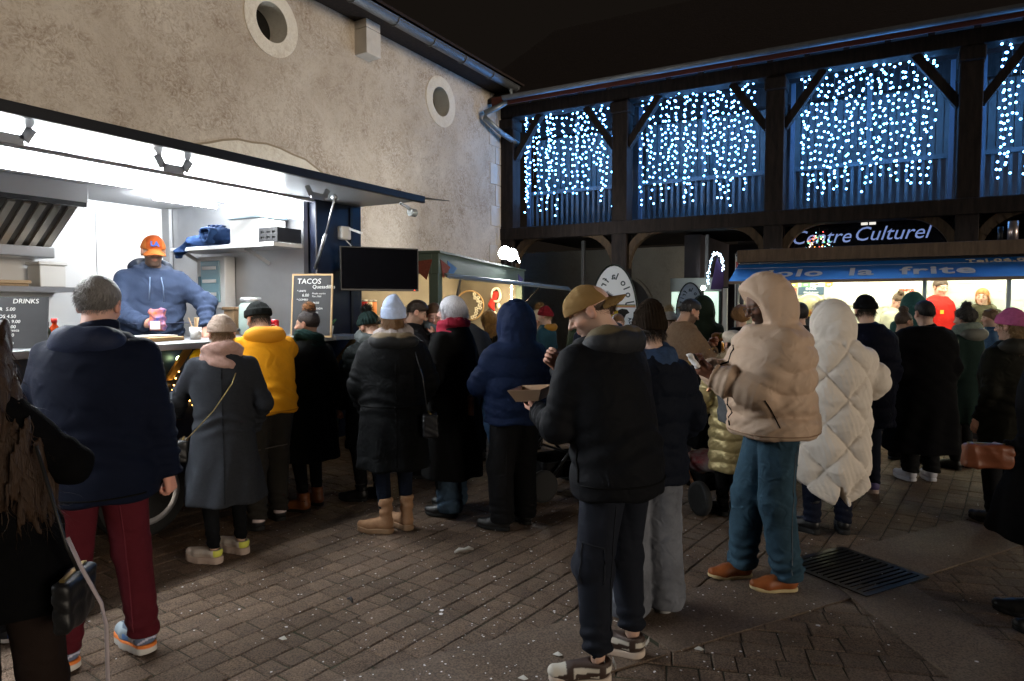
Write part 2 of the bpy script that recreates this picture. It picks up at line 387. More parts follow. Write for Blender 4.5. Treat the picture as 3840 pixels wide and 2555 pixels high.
def ik(S, W, l1, l2, hint):
    d = W - S; D = np.linalg.norm(d); d = d / D; D = min(D, (l1 + l2) * 0.997); W = S + d * D
    a = (l1 * l1 - l2 * l2 + D * D) / (2 * D); hh = math.sqrt(max(l1 * l1 - a * a, 1e-6)); n = np.asarray(hint, float); n = n - d * (n @ d); n /= np.linalg.norm(n)
    return S + d * a + n * hh, W
PROF = np.array(((1.53, .055, .055, -.015), (1.47, .085, .072, -.015), (1.43, .135, .09, -.01), (1.38, .17, .105, -.004), (1.30, .184, .12, .0), (1.20, .178, .126, .006), (1.08, .166, .12, .006), (0.95, .172, .127, .0), (0.85, .176, .13, .0)))[::-1]

SHOES = {}
def shoe_meshes(kind):
    """foot-local: ankle over the origin, toe towards +y"""
    if kind in SHOES: return SHOES[kind]
    boot = kind in ('boot', 'ankleboot', 'dressboot'); h = 0.006; th = {'sneaker': 0.034, 'chunky': 0.05, 'boot': 0.042, 'ankleboot': 0.028, 'derby': 0.022, 'dressboot': 0.026, 'runner': 0.045}[kind]
    top = {'boot': 0.27, 'ankleboot': 0.17, 'dressboot': 0.15}.get(kind, 0.1)
    def spring(P): Q = P.copy(); Q[:, 2] -= 0.018 * sstep(0.09, 0.2, P[:, 1]) + (0.008 * sstep(-0.03, -0.1, P[:, 1]) if kind in ('runner', 'sneaker') else 0); return Q
    def up(P):
        P = spring(P); ac = {'dressboot': 0.035, 'derby': 0.035}.get(kind, 0.04)
        d = rc(P, (0, -0.05, th + 0.03), (0, 0.085, th + 0.012), 0.041, 0.042)[0]
        d = smin(d, rc(P, (0.004, 0.085, th + 0.012), (0.004, 0.148, th + 0.004), 0.043, ac - 0.004)[0], 0.02)
        d = smin(d, rc(P, (0, -0.04, th + 0.03), (0, -0.035, top - 0.01), 0.042, 0.047 if not boot else 0.054)[0], 0.03)
        d = smin(d, rc(P, (0, 0.0, th + 0.05), (0, 0.075, th + 0.03), 0.033, 0.03)[0], 0.02)      # tongue and laces
        d = d - 0.0012 * np.sin(P[:, 1] * 260) * sstep(0.01, 0.03, P[:, 1]) * sstep(0.1, 0.08, P[:, 1]) * sstep(0.03, 0.02, np.abs(P[:, 0]))
        if boot: d = d - 0.004 * np.sin(P[:, 2] * 90 + P[:, 1] * 30) * sstep(0.1, 0.16, P[:, 2])
        d = smax(d, P[:, 2] - top, 0.006)
        if not boot: d = smax(d, -rc(P, (0, -0.035, top - 0.01), (0, -0.035, top + 0.1), 0.036, 0.04)[0], 0.006)
        return np.maximum(d, th - 0.006 - P[:, 2])
    def sole(P):
        P = spring(P); q = P.copy(); q[:, 2] = 0
        d = smin(rc(q, (0, -0.052, 0), (0.002, 0.06, 0), 0.042, 0.043)[0], rc(q, (0.003, 0.06, 0), (0.004, 0.138, 0), 0.046, 0.041)[0], 0.02)
        if kind in ('chunky', 'boot', 'runner'): d = d - 0.004 - 0.002 * np.sin(P[:, 1] * 150) * sstep(th * 0.6, 0, P[:, 2])
        z = np.abs(P[:, 2] - th / 2) - th / 2; zz = 0
        return smax(d, z, 0.006)
    bx = ((-0.06, -0.11, 0.0), (0.06, 0.2, top + 0.02))
    A = snet(up, *bx, h); B_ = snet(sole, (-0.07, -0.12, -0.005), (0.07, 0.21, th + 0.025), h)
    SHOES[kind] = (A, B_); return SHOES[kind]

def person(label, u=None, t=None, H=1.75, face=0.0, pos=None, z0=0.0, h=0.014, skin='fair', lean=0.0, roll=0.0, hp=8.0, hy=0.0, hr=0.0, hs=1.0, fem=False, belly=0.0,
           arms=(None, None), feet=((-0.1, 0.0, 10), (0.1, 0.0, -10)), top=None, top2=None, legs=None, shoes=None, hat=None, hair=None, scarf=None, beard=None, stubble=False,
           glasses=False, group=None, seed=1, extra=None, brow=(0.05, 0.035, 0.025), hood_dn=None, skirt=None):
    p = pos or at(u, t, 0.0); s = H / 1.75
    E = empty('person', (p[0], p[1], z0), YAW - R(face), label, 'person', group, s)
    HIP = np.array((0, 0, 0.95)); la = R(lean); RL = rx(-la) @ ry(R(roll)); UP = lambda q: HIP + RL @ (np.asarray(q, float) - HIP)
    nb = UP((0, -0.012, 1.465)); RH = rz(-R(hy)) @ rx(-R(hp)) @ ry(R(hr)); NK = rx(-(0.55 * la + 0.35 * R(hp)))
    hc = nb + NK @ np.array((0, 0.024, 0.152)) * (1 + (hs - 1) * 0.8)
    def unbend(P):
        a = la * sstep(0.78, 1.12, P[:, 2]); rr = R(roll) * sstep(0.78, 1.12, P[:, 2]); q = P - HIP.astype(F32)
        if la or roll:
            c, sn = np.cos(a), np.sin(a); q = np.stack([q[:, 0], q[:, 1] * c - q[:, 2] * sn, q[:, 1] * sn + q[:, 2] * c], 1)
            c, sn = np.cos(-rr), np.sin(-rr); q = np.stack([q[:, 0] * c + q[:, 2] * sn, q[:, 1], -q[:, 0] * sn + q[:, 2] * c], 1)
        return (q + HIP).astype(F32)
    tohead = lambda P: ((P - hc.astype(F32)) @ RH.astype(F32)) / F32(hs)
    hmat = Matrix(RH.tolist()).to_4x4(); hmat = Matrix.Translation(hc) @ hmat @ Matrix.Scale(hs, 4)
    sw = 0.168 if fem else 0.182
    # --- arms
    AR = []
    for i, a in enumerate(arms):
        sg = -1 if i == 0 else 1; S = UP((sg * sw, -0.005, 1.385)); a = a or {}
        W = np.array(a.get('w', tuple(UP((sg * (sw + 0.06), 0.05, 0.868)))), float); El, W = ik(S, W, 0.285, 0.26, a.get('hint', (sg * 0.25, -0.9, -0.2)))
        fd = (W - El) / np.linalg.norm(W - El); AR.append((S, El, W, fd, a.get('hand', 'relax'), np.array(a.get('f', fd), float), np.array(a.get('n', (-sg, 0.15, 0)), float)))
    # --- body
    sk = SKIN[skin]; HR = 0.006 if h <= 0.015 else 0.0085
    HV, HQ = cached(('head', HR), lambda: snet(head_sdf, (-0.1, -0.12, -0.17), (0.1, 0.13, 0.13), HR))
    parts = [(HV @ (RH * hs).T + hc, HQ)]; cols = [skin_col(HV, sk, beard, stubble=stubble, brow=brow)]
    for i, (S, El, W, fd, pose, fdir, nrm) in enumerate(AR):
        if pose is None: continue
        V, Q = cached(('hand', pose, HR), lambda: snet(hand_sdf(pose), (-0.08, -0.1, -0.12), (0.05, 0.19, 0.03), 0.0048 if h <= 0.015 else 0.007))
        y = fdir / np.linalg.norm(fdir); zz = -(nrm - y * (nrm @ y)); zz /= np.linalg.norm(zz); x = np.cross(y, zz); M = np.stack([x, y, zz], 1); V = V.copy(); Q = Q.copy()
        if i == 0: V[:, 0] *= -1; Q = Q[:, ::-1]
        parts.append((V @ M.T + W, Q)); cols.append(np.tile(lin(sk) * lin((1.0, 0.82, 0.78)), (len(V), 1)))
    hips = []
    for i, ft in enumerate(feet):
        sg = -1 if i == 0 else 1; hp_ = np.array((sg * 0.085, 0, 0.91)); an = np.array((ft[0], ft[1], 0.1 + (ft[3] if len(ft) > 3 else 0)))
        kn, an = ik(hp_, an, 0.413, 0.403, (math.sin(-R(ft[2])) * 0.5, 1, 0)); hips.append((hp_, kn, an))
    def core(P):
        q = unbend(P); zz = q[:, 2]; ax = np.interp(zz, PROF[:, 0], PROF[:, 1]); ay = np.interp(zz, PROF[:, 0], PROF[:, 2])
        d = smax(ell2(q[:, 0], q[:, 1], ax * 0.86, ay * 0.86), np.maximum(zz - 1.44, 0.88 - zz), 0.03)
        for (S, El, W, *_r) in AR: d = smin(d, np.minimum(rc(P, S, El, 0.05, 0.038)[0], rc(P, El, W, 0.038, 0.026)[0]), 0.03)
        for (a, b, c) in hips: d = smin(d, np.minimum(rc(P, a, b, 0.07, 0.05)[0], rc(P, b, c, 0.05, 0.034)[0]), 0.03)
        return d
    allp = np.array([q for a in AR for q in a[:3]] + [q for a in hips for q in a] + [nb]); blo = allp.min(0) - 0.14; bhi = allp.max(0) + 0.14; blo = np.minimum(blo, (-0.24, -0.2, 0.05)); bhi = np.maximum(bhi, (0.24, 0.2, 1.5))
    V, Q = snet(core, blo, bhi, 0.024); parts.append((V, Q)); cols.append(np.tile(lin(sk), (len(V), 1)))
    V, Q = merge_vq(parts)
    body = link('body', np_mesh('body', V, Q, True, np.concatenate(cols)), mat('skin', rough=0.55, vcol=True, bump=0.06, bscale=300, spec=0.35), E)
    hob = lambda name, V, Q, m, col=None: link(name, np_mesh(name, V @ (RH * hs).T + hc, Q, True, col), m, E)
    # --- garments for the upper body
    def garment(tp):
        th = tp.get('th', 0.022); hem = tp.get('hem', 0.86); flare = tp.get('flare', 0.0); wx = (0.93 if fem else 1.0) * tp.get('w', 1.0); wy = tp.get('wy', 1.0)
        sl = tp.get('sl', (0.068, 0.058, 0.045)); fold = tp.get('fold', 0.006); puff = tp.get('puff'); quilt = tp.get('quilt'); collar = tp.get('collar', 1.5); hood = tp.get('hood')
        curve = tp.get('curve', 0.0); sarm = tp.get('sleeves', True); seed_ = seed * 13 + 5
        slit = tp.get('slit')
        def f(P):
            q = unbend(P); x, y, z = q[:, 0], q[:, 1], q[:, 2]
            ex = flare * np.maximum(0.98 - z, 0)
            bl = belly * np.exp(-((z - 1.02) / 0.16) ** 2)
            ax = np.interp(z, PROF[:, 0], PROF[:, 1]) * wx + th + ex; ay = np.interp(z, PROF[:, 0], PROF[:, 2]) * wy + th + ex * 0.8 + bl * 0.6; cyy = np.interp(z, PROF[:, 0], PROF[:, 3]) + bl * 0.5
            d = ell2(x, y - cyy, ax, ay); ang = np.arctan2(y, x)
            if fold:
                d = d - fold * folds(q, seed_, (7, 7, 11)) * 0.6
                if flare > 0.02 or hem < 0.75: d = d - (0.012 * np.sin(ang * 7 + 2 * np.sin(z * 3 + seed_)) * sstep(0.95, 0.5, z))
                d = d - fold * 0.9 * np.sin(z * 70 + 3 * np.sin(ang * 2 + seed_)) * np.exp(-((z - 1.0) / 0.09) ** 2)
            if puff: d = d - puff[1] * (np.abs(np.sin(PI * (z + 0.008 * np.sin(ang * 5 + z * 9)) / puff[0])) ** 0.42 - 0.5) * (1 + 0.22 * np.sin(ang * 23 + 4 * np.sin(z * 50))) * sstep(1.5, 1.4, z)
            if quilt:
                sx = ang * 0.21; e1 = np.abs(np.sin(PI * (sx + z * 0.8) / quilt[0])); e2 = np.abs(np.sin(PI * (sx - z * 0.8) / quilt[0])); d = d - quilt[1] * (np.minimum(e1, e2) ** 0.42 - 0.5) * (1 + 0.12 * np.sin(x * 170 + z * 60))
            d = smax(d, hem + curve * np.minimum(np.abs(np.cos(ang)), 1) ** 2 + 0.006 * np.sin(ang * 5 + seed_) - z, 0.02)
            if slit: d = np.where((y < 0) & (z < hem + slit), smax(d, 0.05 * (1 - (z - hem) / slit) - np.abs(x - 0.01), 0.012), d)
            d = smax(d, z - 1.5, 0.02)
            if sarm:
                for i, (S, El, W, fd, *_r) in enumerate(AR):
                    d1, t1 = rc(P, S, El, sl[0], sl[1]); d2, t2 = rc(P, El, W, sl[1], sl[2])
                    wr = 0.55 * fold * (np.sin(t2 * 34 + 2.2 * np.sin(P @ np.array((9, 12, 7), F32))) * sstep(0.0, 0.4, 1 - t2 * 0.6) + np.sin(t2 * 19 + 1 + i))
                    d2 = d2 - wr - fold * folds(P, seed_ + i, (16, 16, 16), 2) * 0.5; d1 = d1 - fold * (np.sin(t1 * 26 + 2 * np.sin(P @ np.array((11, 8, 5), F32) + i)) * sstep(0.4, 1, t1) * 0.8 + folds(P, seed_ + 3 + i, (14, 14, 14), 2) * 0.5)
                    if puff: d1 = d1 - puff[1] * (np.abs(np.sin(PI * t1 * 0.285 / puff[0])) ** 0.42 - 0.5); d2 = d2 - puff[1] * (np.abs(np.sin(PI * t2 * 0.26 / puff[0])) ** 0.42 - 0.5)
                    if quilt: d1 = d1 - quilt[1] * (np.abs(np.sin(PI * t1 * 0.285 / 0.15)) ** 0.5 - 0.5); d2 = d2 - quilt[1] * (np.abs(np.sin(PI * t2 * 0.26 / 0.15)) ** 0.5 - 0.5)
                    d2 = smax(d2, (P - W.astype(F32)) @ fd.astype(F32) - 0.006, 0.01)
                    d = smin(d, smin(d1, d2, 0.03), 0.035)
            if collar:
                c2 = ell2(x, y + 0.012, 0.088, 0.084) - 0.003 * np.sin(ang * 4 + seed_); d = smin(d, smax(c2, np.maximum(z - collar - 0.02 * np.sin(ang + 2.0), 1.36 - z), 0.012), 0.02)
            if hood == 'up':
                Ph = tohead(P); zz = Ph[:, 2]
                hw = tp.get('hw', 0); k = ell(Ph, (0, -0.022, 0.008), (0.122 + hw, 0.15 + hw * 0.7, 0.16 + hw * 0.3)); k = smin(k, rc(P, hc + RH @ (np.array((0, -0.04, -0.06)) * hs), nb + (0, -0.0, -0.03), 0.12 + hw * 0.6, 0.145)[0], 0.06)
                k = k - 0.6 * fold * folds(Ph, seed_ + 7, (20, 14, 20)) - tp.get('hseam', 0.006) * np.abs(np.sin(Ph[:, 1] * 22 + Ph[:, 2] * 12 + 1.2)) ** 0.4
                k = smax(k, -ell(Ph, (0, 0.165, -0.02), (0.078, 0.125, 0.118)), 0.014)
                k = smax(k, Ph[:, 1] - tp.get('hf', 0.115) - 0.32 * np.maximum(zz - 0.02, 0) - 0.5 * np.maximum(-0.085 - zz, 0), 0.02)
                d = smin(d, k, tp.get('hk', 0.03))
            return d
        lo = np.minimum(allp.min(0), (-0.24 - 0.5 * flare, -0.22 - 0.5 * flare, 0)) - 0.09; hi = np.maximum(allp.max(0), (0.24 + 0.5 * flare, 0.22 + 0.5 * flare, 1.5)) + 0.09; lo[2] = min(hem - 0.03, min(a[2][2] for a in AR) - 0.08)
        hi[2] = max(hi[2], (hc[2] + 0.2) if hood == 'up' else 1.56)
        if hood == 'up': hi[1] = max(hi[1], hc[1] + 0.17); lo[1] = min(lo[1], hc[1] - 0.19); lo[0] = min(lo[0], hc[0] - 0.16); hi[0] = max(hi[0], hc[0] + 0.16)
        stripe = tp.get('vcol'); m = cloth(tp['col'], tp.get('kind', 'wool'))
        o = sdf_obj(tp.get('name', 'jacket'), f, lo, hi, tp.get('h', h), m, E)
        return o
    coat = garment(top) if top else None
    if top2: garment(top2)
    if hood_dn:
        w = hood_dn.get('w', 1.0); li = hood_dn.get('lining')
        RLi = RL.astype(F32)
        def toup(P): return ((P - HIP.astype(F32)) @ RLi + HIP).astype(F32)
        inner = lambda q: ell(q, (0, -0.045, 1.56), (0.105 * w, 0.115, 0.1))
        def f(P):
            q = toup(P); d = smin(ell(q, (0, -0.095, 1.455), (0.165 * w, 0.105, 0.085)), ell(q, (0, -0.035, 1.44), (0.15 * w, 0.105, 0.055)), 0.03) - 0.004 * folds(q, seed + 3, (18, 18, 18))
            return smax(d, -inner(q), 0.015)
        c0, c1 = lin(hood_dn['col']), lin(li or hood_dn['col'])
        def cf(V):
            q = toup(V); m = np.maximum(sstep(0.012, 0.002, inner(q)), sstep(1.482, 1.492, q[:, 2] + 0.006 * np.sin(q[:, 0] * 40)))[:, None] * (1.0 if li else 0.0); return c0 * (1 - m) + c1 * m
        hc0 = UP((0, -0.08, 1.47)); sdf_obj('hood', f, hc0 - 0.24, hc0 + 0.24, min(h, 0.012), mat('hood_cloth', rough=0.7, vcol=True, bump=0.25, bscale=120, spec=0.3, var=0.1), E, cf)
    # --- trousers
    if legs:
        w = legs.get('w', 0.016); kw = legs.get('kw', w); aw = legs.get('aw', w); hem = legs.get('hem', 0.09); fo = legs.get('fold', 0.005)
        def f(P):
            d = ell(P, (0, -0.004, 0.955), (0.168 + w * 0.6, 0.118 + w * 0.6, 0.11))
            for i, (a, b, c) in enumerate(hips):
                d1, t1 = rc(P, a, b, 0.083 + w, 0.06 + kw); d2, t2 = rc(P, b, c, 0.06 + kw, 0.044 + aw)
                d2 = d2 - fo * (np.sin(t2 * 40 + 2.5 * np.sin(P @ np.array((17, 13, 4), F32) + i)) * sstep(0.45, 0.95, t2) + 0.8 * np.sin(t2 * 22 + P[:, 0] * 30) * sstep(0.3, 0.0, t2)) - fo * 0.6 * folds(P, seed + 20 + i, (16, 16, 9), 2)
                d1 = d1 - fo * (np.sin(t1 * 30 + P[:, 0] * 25 + 2 * np.sin(P[:, 1] * 22)) * sstep(0.75, 1, t1)) - fo * 0.7 * folds(P, seed + 30 + i, (14, 14, 8), 2)
                d = smin(d, smin(d1, d2, 0.03), 0.02)
            return smax(d, hem - P[:, 2] + 0.006 * np.sin(P[:, 0] * 30), 0.012)
        hh = np.array([q for a in hips for q in a]); sdf_obj(legs.get('name', 'trousers'), f, np.minimum(hh.min(0) - 0.12, (-0.22, -0.17, hem)), np.maximum(hh.max(0) + 0.12, (0.22, 0.17, 1.08)), h, cloth(legs['col'], legs.get('kind', 'cotton')), E)
    if shoes:
        kind = shoes['kind']; (V1, Q1), (V2, Q2) = shoe_meshes(kind); key = ('shoe', kind, shoes['col'], shoes.get('sole'), shoes.get('pat'))
        def mk():
            pat = shoes.get('pat'); col = None
            if pat: col = shoe_pattern(pat, V1)
            m1 = np_mesh('shoe', V1, Q1, True, col); m1.materials.append(mat('shoe_panels', rough=0.6, vcol=True, bump=0.1, bscale=200) if pat else cloth(shoes['col'], shoes.get('mk', 'leather')))
            m2 = np_mesh('sole', V2, Q2, True, shoe_pattern(pat + '_sole', V2) if pat == 'runner' else None); m2.materials.append(mat('shoe_panels', rough=0.6, vcol=True) if pat == 'runner' else cloth(shoes.get('sole', (0.02, 0.02, 0.02)), 'rubber')); return m1, m2
        m1, m2 = cached(key, mk)
        for ft in feet:
            o = link('shoe', m1, None, E); o.location = (ft[0] - 0.035 * math.sin(R(ft[2])), ft[1] + 0.035 * math.cos(R(ft[2])), ft[3] if len(ft) > 3 else 0.0); o.rotation_euler = (R(ft[4]) if len(ft) > 4 else 0, 0, R(ft[2]))
            link('sole', m2, None, o)
    # --- head wear and hair, in the head frame
    fine = 0.0055 if h <= 0.015 else 0.008
    if hat: make_hat(hat, hob, fine, seed, E)
    if hair: make_hair(hair, hob, fine, seed, E, tohead, hc, RH, hs, UP)
    if scarf:
        sr = scarf.get('r', 0.048); SR = scarf.get('R', 0.085); zc = scarf.get('z', 1.475); RLi = RL.astype(F32)
        def f(P):
            q = ((P - HIP.astype(F32)) @ RLi + HIP).astype(F32); x, y, z = q[:, 0], q[:, 1] + 0.01, q[:, 2]; ang = np.arctan2(y, x); d = None
            for k in range(2):
                rr = np.sqrt(x * x + (y * 1.05) ** 2) - SR - 0.008 * k; zz = z - zc + 0.035 * (2 * k - 1) + 0.02 * np.sin(ang + k * 2.5 + seed)
                e = np.sqrt(rr ** 2 + zz ** 2) - sr; d = e if d is None else smin(d, e, 0.02)
            d = d - 0.007 * folds(q, seed + 40, (30, 30, 30), 3)
            if scarf.get('end'):
                d = smin(d, rc(q, (scarf['end'] * 0.08, 0.11, 1.45), (scarf['end'] * 0.09, 0.17, 1.12), 0.05, 0.045)[0] - 0.004 * folds(q, seed + 41, (40, 30, 10)), 0.02)
            return d
        c0 = UP((0, 0, zc)); e = SR + sr + 0.06; sdf_obj('scarf', f, c0 - (e, e, 0.13 if not scarf.get('end') else 0.42), c0 + (e, e + 0.05, 0.13), min(h, 0.01), cloth(scarf['col'], scarf.get('kind', 'knit')), E)
    if glasses:
        g = MB()
        for sg in (-1, 1):
            g.tube([hmat @ Vector((sg * 0.032 + 0.022 * math.cos(a), 0.101 - 0.1 * abs(sg * 0.032 + 0.022 * math.cos(a)) ** 1.5 * 3, 0.0 + 0.018 * math.sin(a))) for a in np.linspace(0, 2 * PI, 14)[:-1]], 0.0018, 5, True)
            g.tube([hmat @ Vector(q) for q in ((sg * 0.054, 0.094, 0.006), (sg * 0.076, 0.04, 0.008), (sg * 0.08, -0.005, 0.004))], 0.0018, 5)
        g.tube([hmat @ Vector(q) for q in ((-0.011, 0.102, 0.004), (0.011, 0.102, 0.004))], 0.0018, 5)
        g.build('glasses', mat('glasses_frame', (0.01, 0.01, 0.01), 0.3), E, True)
    E['_arm'] = 0; del E['_arm']
    info = dict(E=E, M=Matrix.Translation((p[0], p[1], z0)) @ Matrix.Rotation(YAW - R(face), 4, 'Z') @ Matrix.Scale(s, 4), AR=AR, hmat=hmat, UP=UP, coat=coat, hc=hc)
    info['w'] = lambda q: info['M'] @ Vector(q)
    return info
def shoe_pattern(pat, V):
    x, y, z = V[:, 0], V[:, 1], V[:, 2]; n = len(V)
    if pat == 'panda':      # brown and white panels with a curved side mark
        c = np.tile(lin((0.05, 0.03, 0.022)), (n, 1)); wh = lin((0.62, 0.58, 0.5))
        c[(y > 0.105) & (z > 0.045 + 0.3 * (0.16 - y))] = wh
        c[(y > -0.03) & (y < 0.075) & (z > 0.04) & (z < 0.085) & (np.abs(x) > 0.025)] = wh
        sw = np.abs(z - (0.052 + 0.25 * np.maximum(0.03 - y, 0) ** 1.2)) < 0.010 - 0.06 * np.maximum(-y, 0); c[sw & (y > -0.075) & (y < 0.07) & (np.abs(x) > 0.02)] = lin((0.05, 0.03, 0.022))
        c[(y < -0.06) & (z > 0.062) & (z < 0.082)] = wh; return c
    if pat == 'cream':      # off-white with a lime heel
        c = np.tile(lin((0.55, 0.5, 0.46)), (n, 1)); c[(z < 0.075) & (y > -0.04) & (y < 0.11)] = lin((0.45, 0.38, 0.33)); c[(y < -0.055) & (z < 0.098)] = lin((0.6, 0.62, 0.1)); return c
    if pat == 'runner':
        c = np.tile(lin((0.3, 0.36, 0.4)), (n, 1)); c[(y < -0.03) & (z < 0.09)] = lin((0.12, 0.16, 0.25)); c[(np.sin(y * 120 + z * 160) > 0.75) & (y < 0.0)] = lin((0.55, 0.55, 0.7)); c[z > 0.095] = lin((0.06, 0.08, 0.12)); c[(y > 0.02) & (y < 0.07) & (z < 0.075)] = lin((0.1, 0.25, 0.6)); return c
    if pat == 'runner_sole':
        c = np.tile(lin((0.6, 0.58, 0.55)), (n, 1)); c[z > 0.038] = lin((0.75, 0.2, 0.03)); return c
    if pat == 'stripe':
        c = np.tile(lin((0.08, 0.06, 0.16)), (n, 1)); c[(np.sin((y * 0.8 + z * 0.5) * 200) > 0.4) & (y > -0.03) & (y < 0.06)] = lin((0.6, 0.6, 0.6)); return c
    if pat == 'blackwhite':
        c = np.tile(lin((0.015, 0.015, 0.017)), (n, 1)); c[(y < -0.04) & (z > 0.07)] = lin((0.6, 0.5, 0.5)); return c
    if pat == 'blue':
        c = np.tile(lin((0.012, 0.014, 0.02)), (n, 1)); c[(np.abs(x) > 0.02) & (y > 0.0) & (y < 0.09)] = lin((0.02, 0.1, 0.4)); return c
    return np.tile(lin((0.5, 0.5, 0.5)), (n, 1))
def make_hat(hat, hob, fine, seed, E):
    k = hat['type']; m = cloth(hat['col'], hat.get('kind', 'knit'))
    if k == 'beanie':
        tall = hat.get('tall', 0.0); rib = hat.get('rib', 34); cuff = hat.get('cuff', 0.055); tilt = hat.get('tilt', 0.35); slouch = hat.get('slouch', 0.0)
        def f(P):
            x, y, z = P[:, 0], P[:, 1] + 0.014, P[:, 2] - 0.02; zc = z - tilt * y * 0.6; ang = np.arctan2(y, x)
            q = np.stack([x, y + slouch * np.maximum(z - 0.03, 0) * 1.0, np.where(z > 0, z / (1 + tall / 0.11), z)], 1)
            d = ell(q, (0, 0, 0), (0.092, 0.112, 0.108)); d = d - hat.get('ramp', 0.0022) * np.cos(ang * rib) * sstep(0.11, 0.06, z - tall) - 0.003 * folds(P, seed, (25, 25, 25))
            if cuff: d = d - 0.007 * sstep(cuff + 0.006, cuff - 0.002, zc + 0.01) 
            return smax(d, -0.012 - zc, 0.008)
        V, Q = snet(f, (-0.12, -0.16, -0.09), (0.12, 0.13, 0.15 + tall), fine); o = hob('beanie', V, Q, m)
        if hat.get('pom'):
            r = hat.get('pr', 0.045); c = np.array((0, -0.03 - slouch * 0.08, 0.135 + tall)); rs = np.random.RandomState(seed)
            Vp, Qp = snet(lambda P: ell(P, c, (r * 0.7,) * 3), c - r, c + r, 0.01); pm = cloth(hat['pom'], 'fur'); po = hob('pompom', Vp, Qp, pm); po.parent = o
            d = rs.normal(size=(1400, 3)); d /= ln(d)[:, None]; root = c + d * r * 0.55; V2, Q2 = _blades(root, d, r * 0.75, 0.003, seed, 0.25); fo = hob('pompom_fibres', V2, Q2, pm); fo.parent = o
    elif k == 'cap':
        back = -1 if hat.get('backwards') else 1
        def f(P):
            x, y, z = P[:, 0], P[:, 1] * back, P[:, 2]; q = np.stack([x, y + 0.005, z], 1); ang = np.arctan2(y, x)
            d = ell(q, (0, 0, 0.03), (0.09, 0.108, 0.1)); d = d - 0.0016 * np.abs(np.cos(ang * 3)) ** 8 - 0.0025 * folds(P, seed, (25, 25, 25))
            d = smax(d, 0.022 - 0.12 * y * 0.3 - z, 0.006)
            bz = 0.026 - 7.0 * x * x - 0.35 * np.maximum(y - 0.09, 0); b2 = smax(smax(np.abs(z - bz) - 0.004, ell2(x, y - 0.085, 0.082, 0.098), 0.005), 0.06 - y, 0.01)
            return smin(d, b2, 0.008)
        V, Q = snet(f, (-0.11, -0.2, -0.06), (0.11, 0.2, 0.15), fine * 0.9)
        if hat.get('panel'):
            a, b = lin(hat['col']), lin(hat['panel']); sg = 1 if back == 1 else -1; c = np.tile(a, (len(V), 1)); pm = hat.get('pmask', lambda V: (V[:, 1] * sg > 0.02) & (V[:, 2] > 0.03) & (np.abs(V[:, 0]) < 0.055)); c[pm(V)] = b
            o = hob('cap', V, Q, mat('cap_panels', rough=0.85, vcol=True, bump=0.25, bscale=300, spec=0.2), c)
        else: o = hob('cap', V, Q, m)
    elif k == 'beret':
        def f(P):
            d = ell(P @ rx(0.3).astype(F32), (0, -0.03, 0.075), (0.125, 0.14, 0.06)) - 0.004 * folds(P, seed, (22, 22, 22)); return smin(d, smax(ell(P, (0, -0.012, 0.03), (0.09, 0.112, 0.1)), 0.02 - P[:, 2], 0.01), 0.02)
        V, Q = snet(f, (-0.15, -0.2, 0.0), (0.15, 0.14, 0.17), fine); hob('beret', V, Q, m)
def _blades(root, d, length, width, seed, curl=0.1, seg=2, droop=0.0):
    rs = np.random.RandomState(seed); n = len(root); L = length * rs.uniform(0.55, 1.2, n)[:, None]; d = d / np.maximum(ln(d), 1e-6)[:, None]
    side = np.cross(d, rs.normal(size=(n, 3))); side /= np.maximum(ln(side), 1e-6)[:, None]; pts = []; p = root.astype(float).copy(); dd = d.astype(float).copy()
    for k in range(seg + 1):
        w = width * (1 - k / (seg + 0.3)); pts += [p - side * w / 2, p + side * w / 2]
        dd = dd + rs.normal(size=(n, 3)) * curl; dd[:, 2] -= droop; dd /= np.maximum(ln(dd), 1e-6)[:, None]; p = p + dd * L / seg
    V = np.stack(pts, 1).reshape(-1, 3); K = 2 * (seg + 1); b = np.arange(n)[:, None] * K
    return V, np.concatenate([b + np.array([2 * k, 2 * k + 1, 2 * k + 3, 2 * k + 2]) for k in range(seg)])
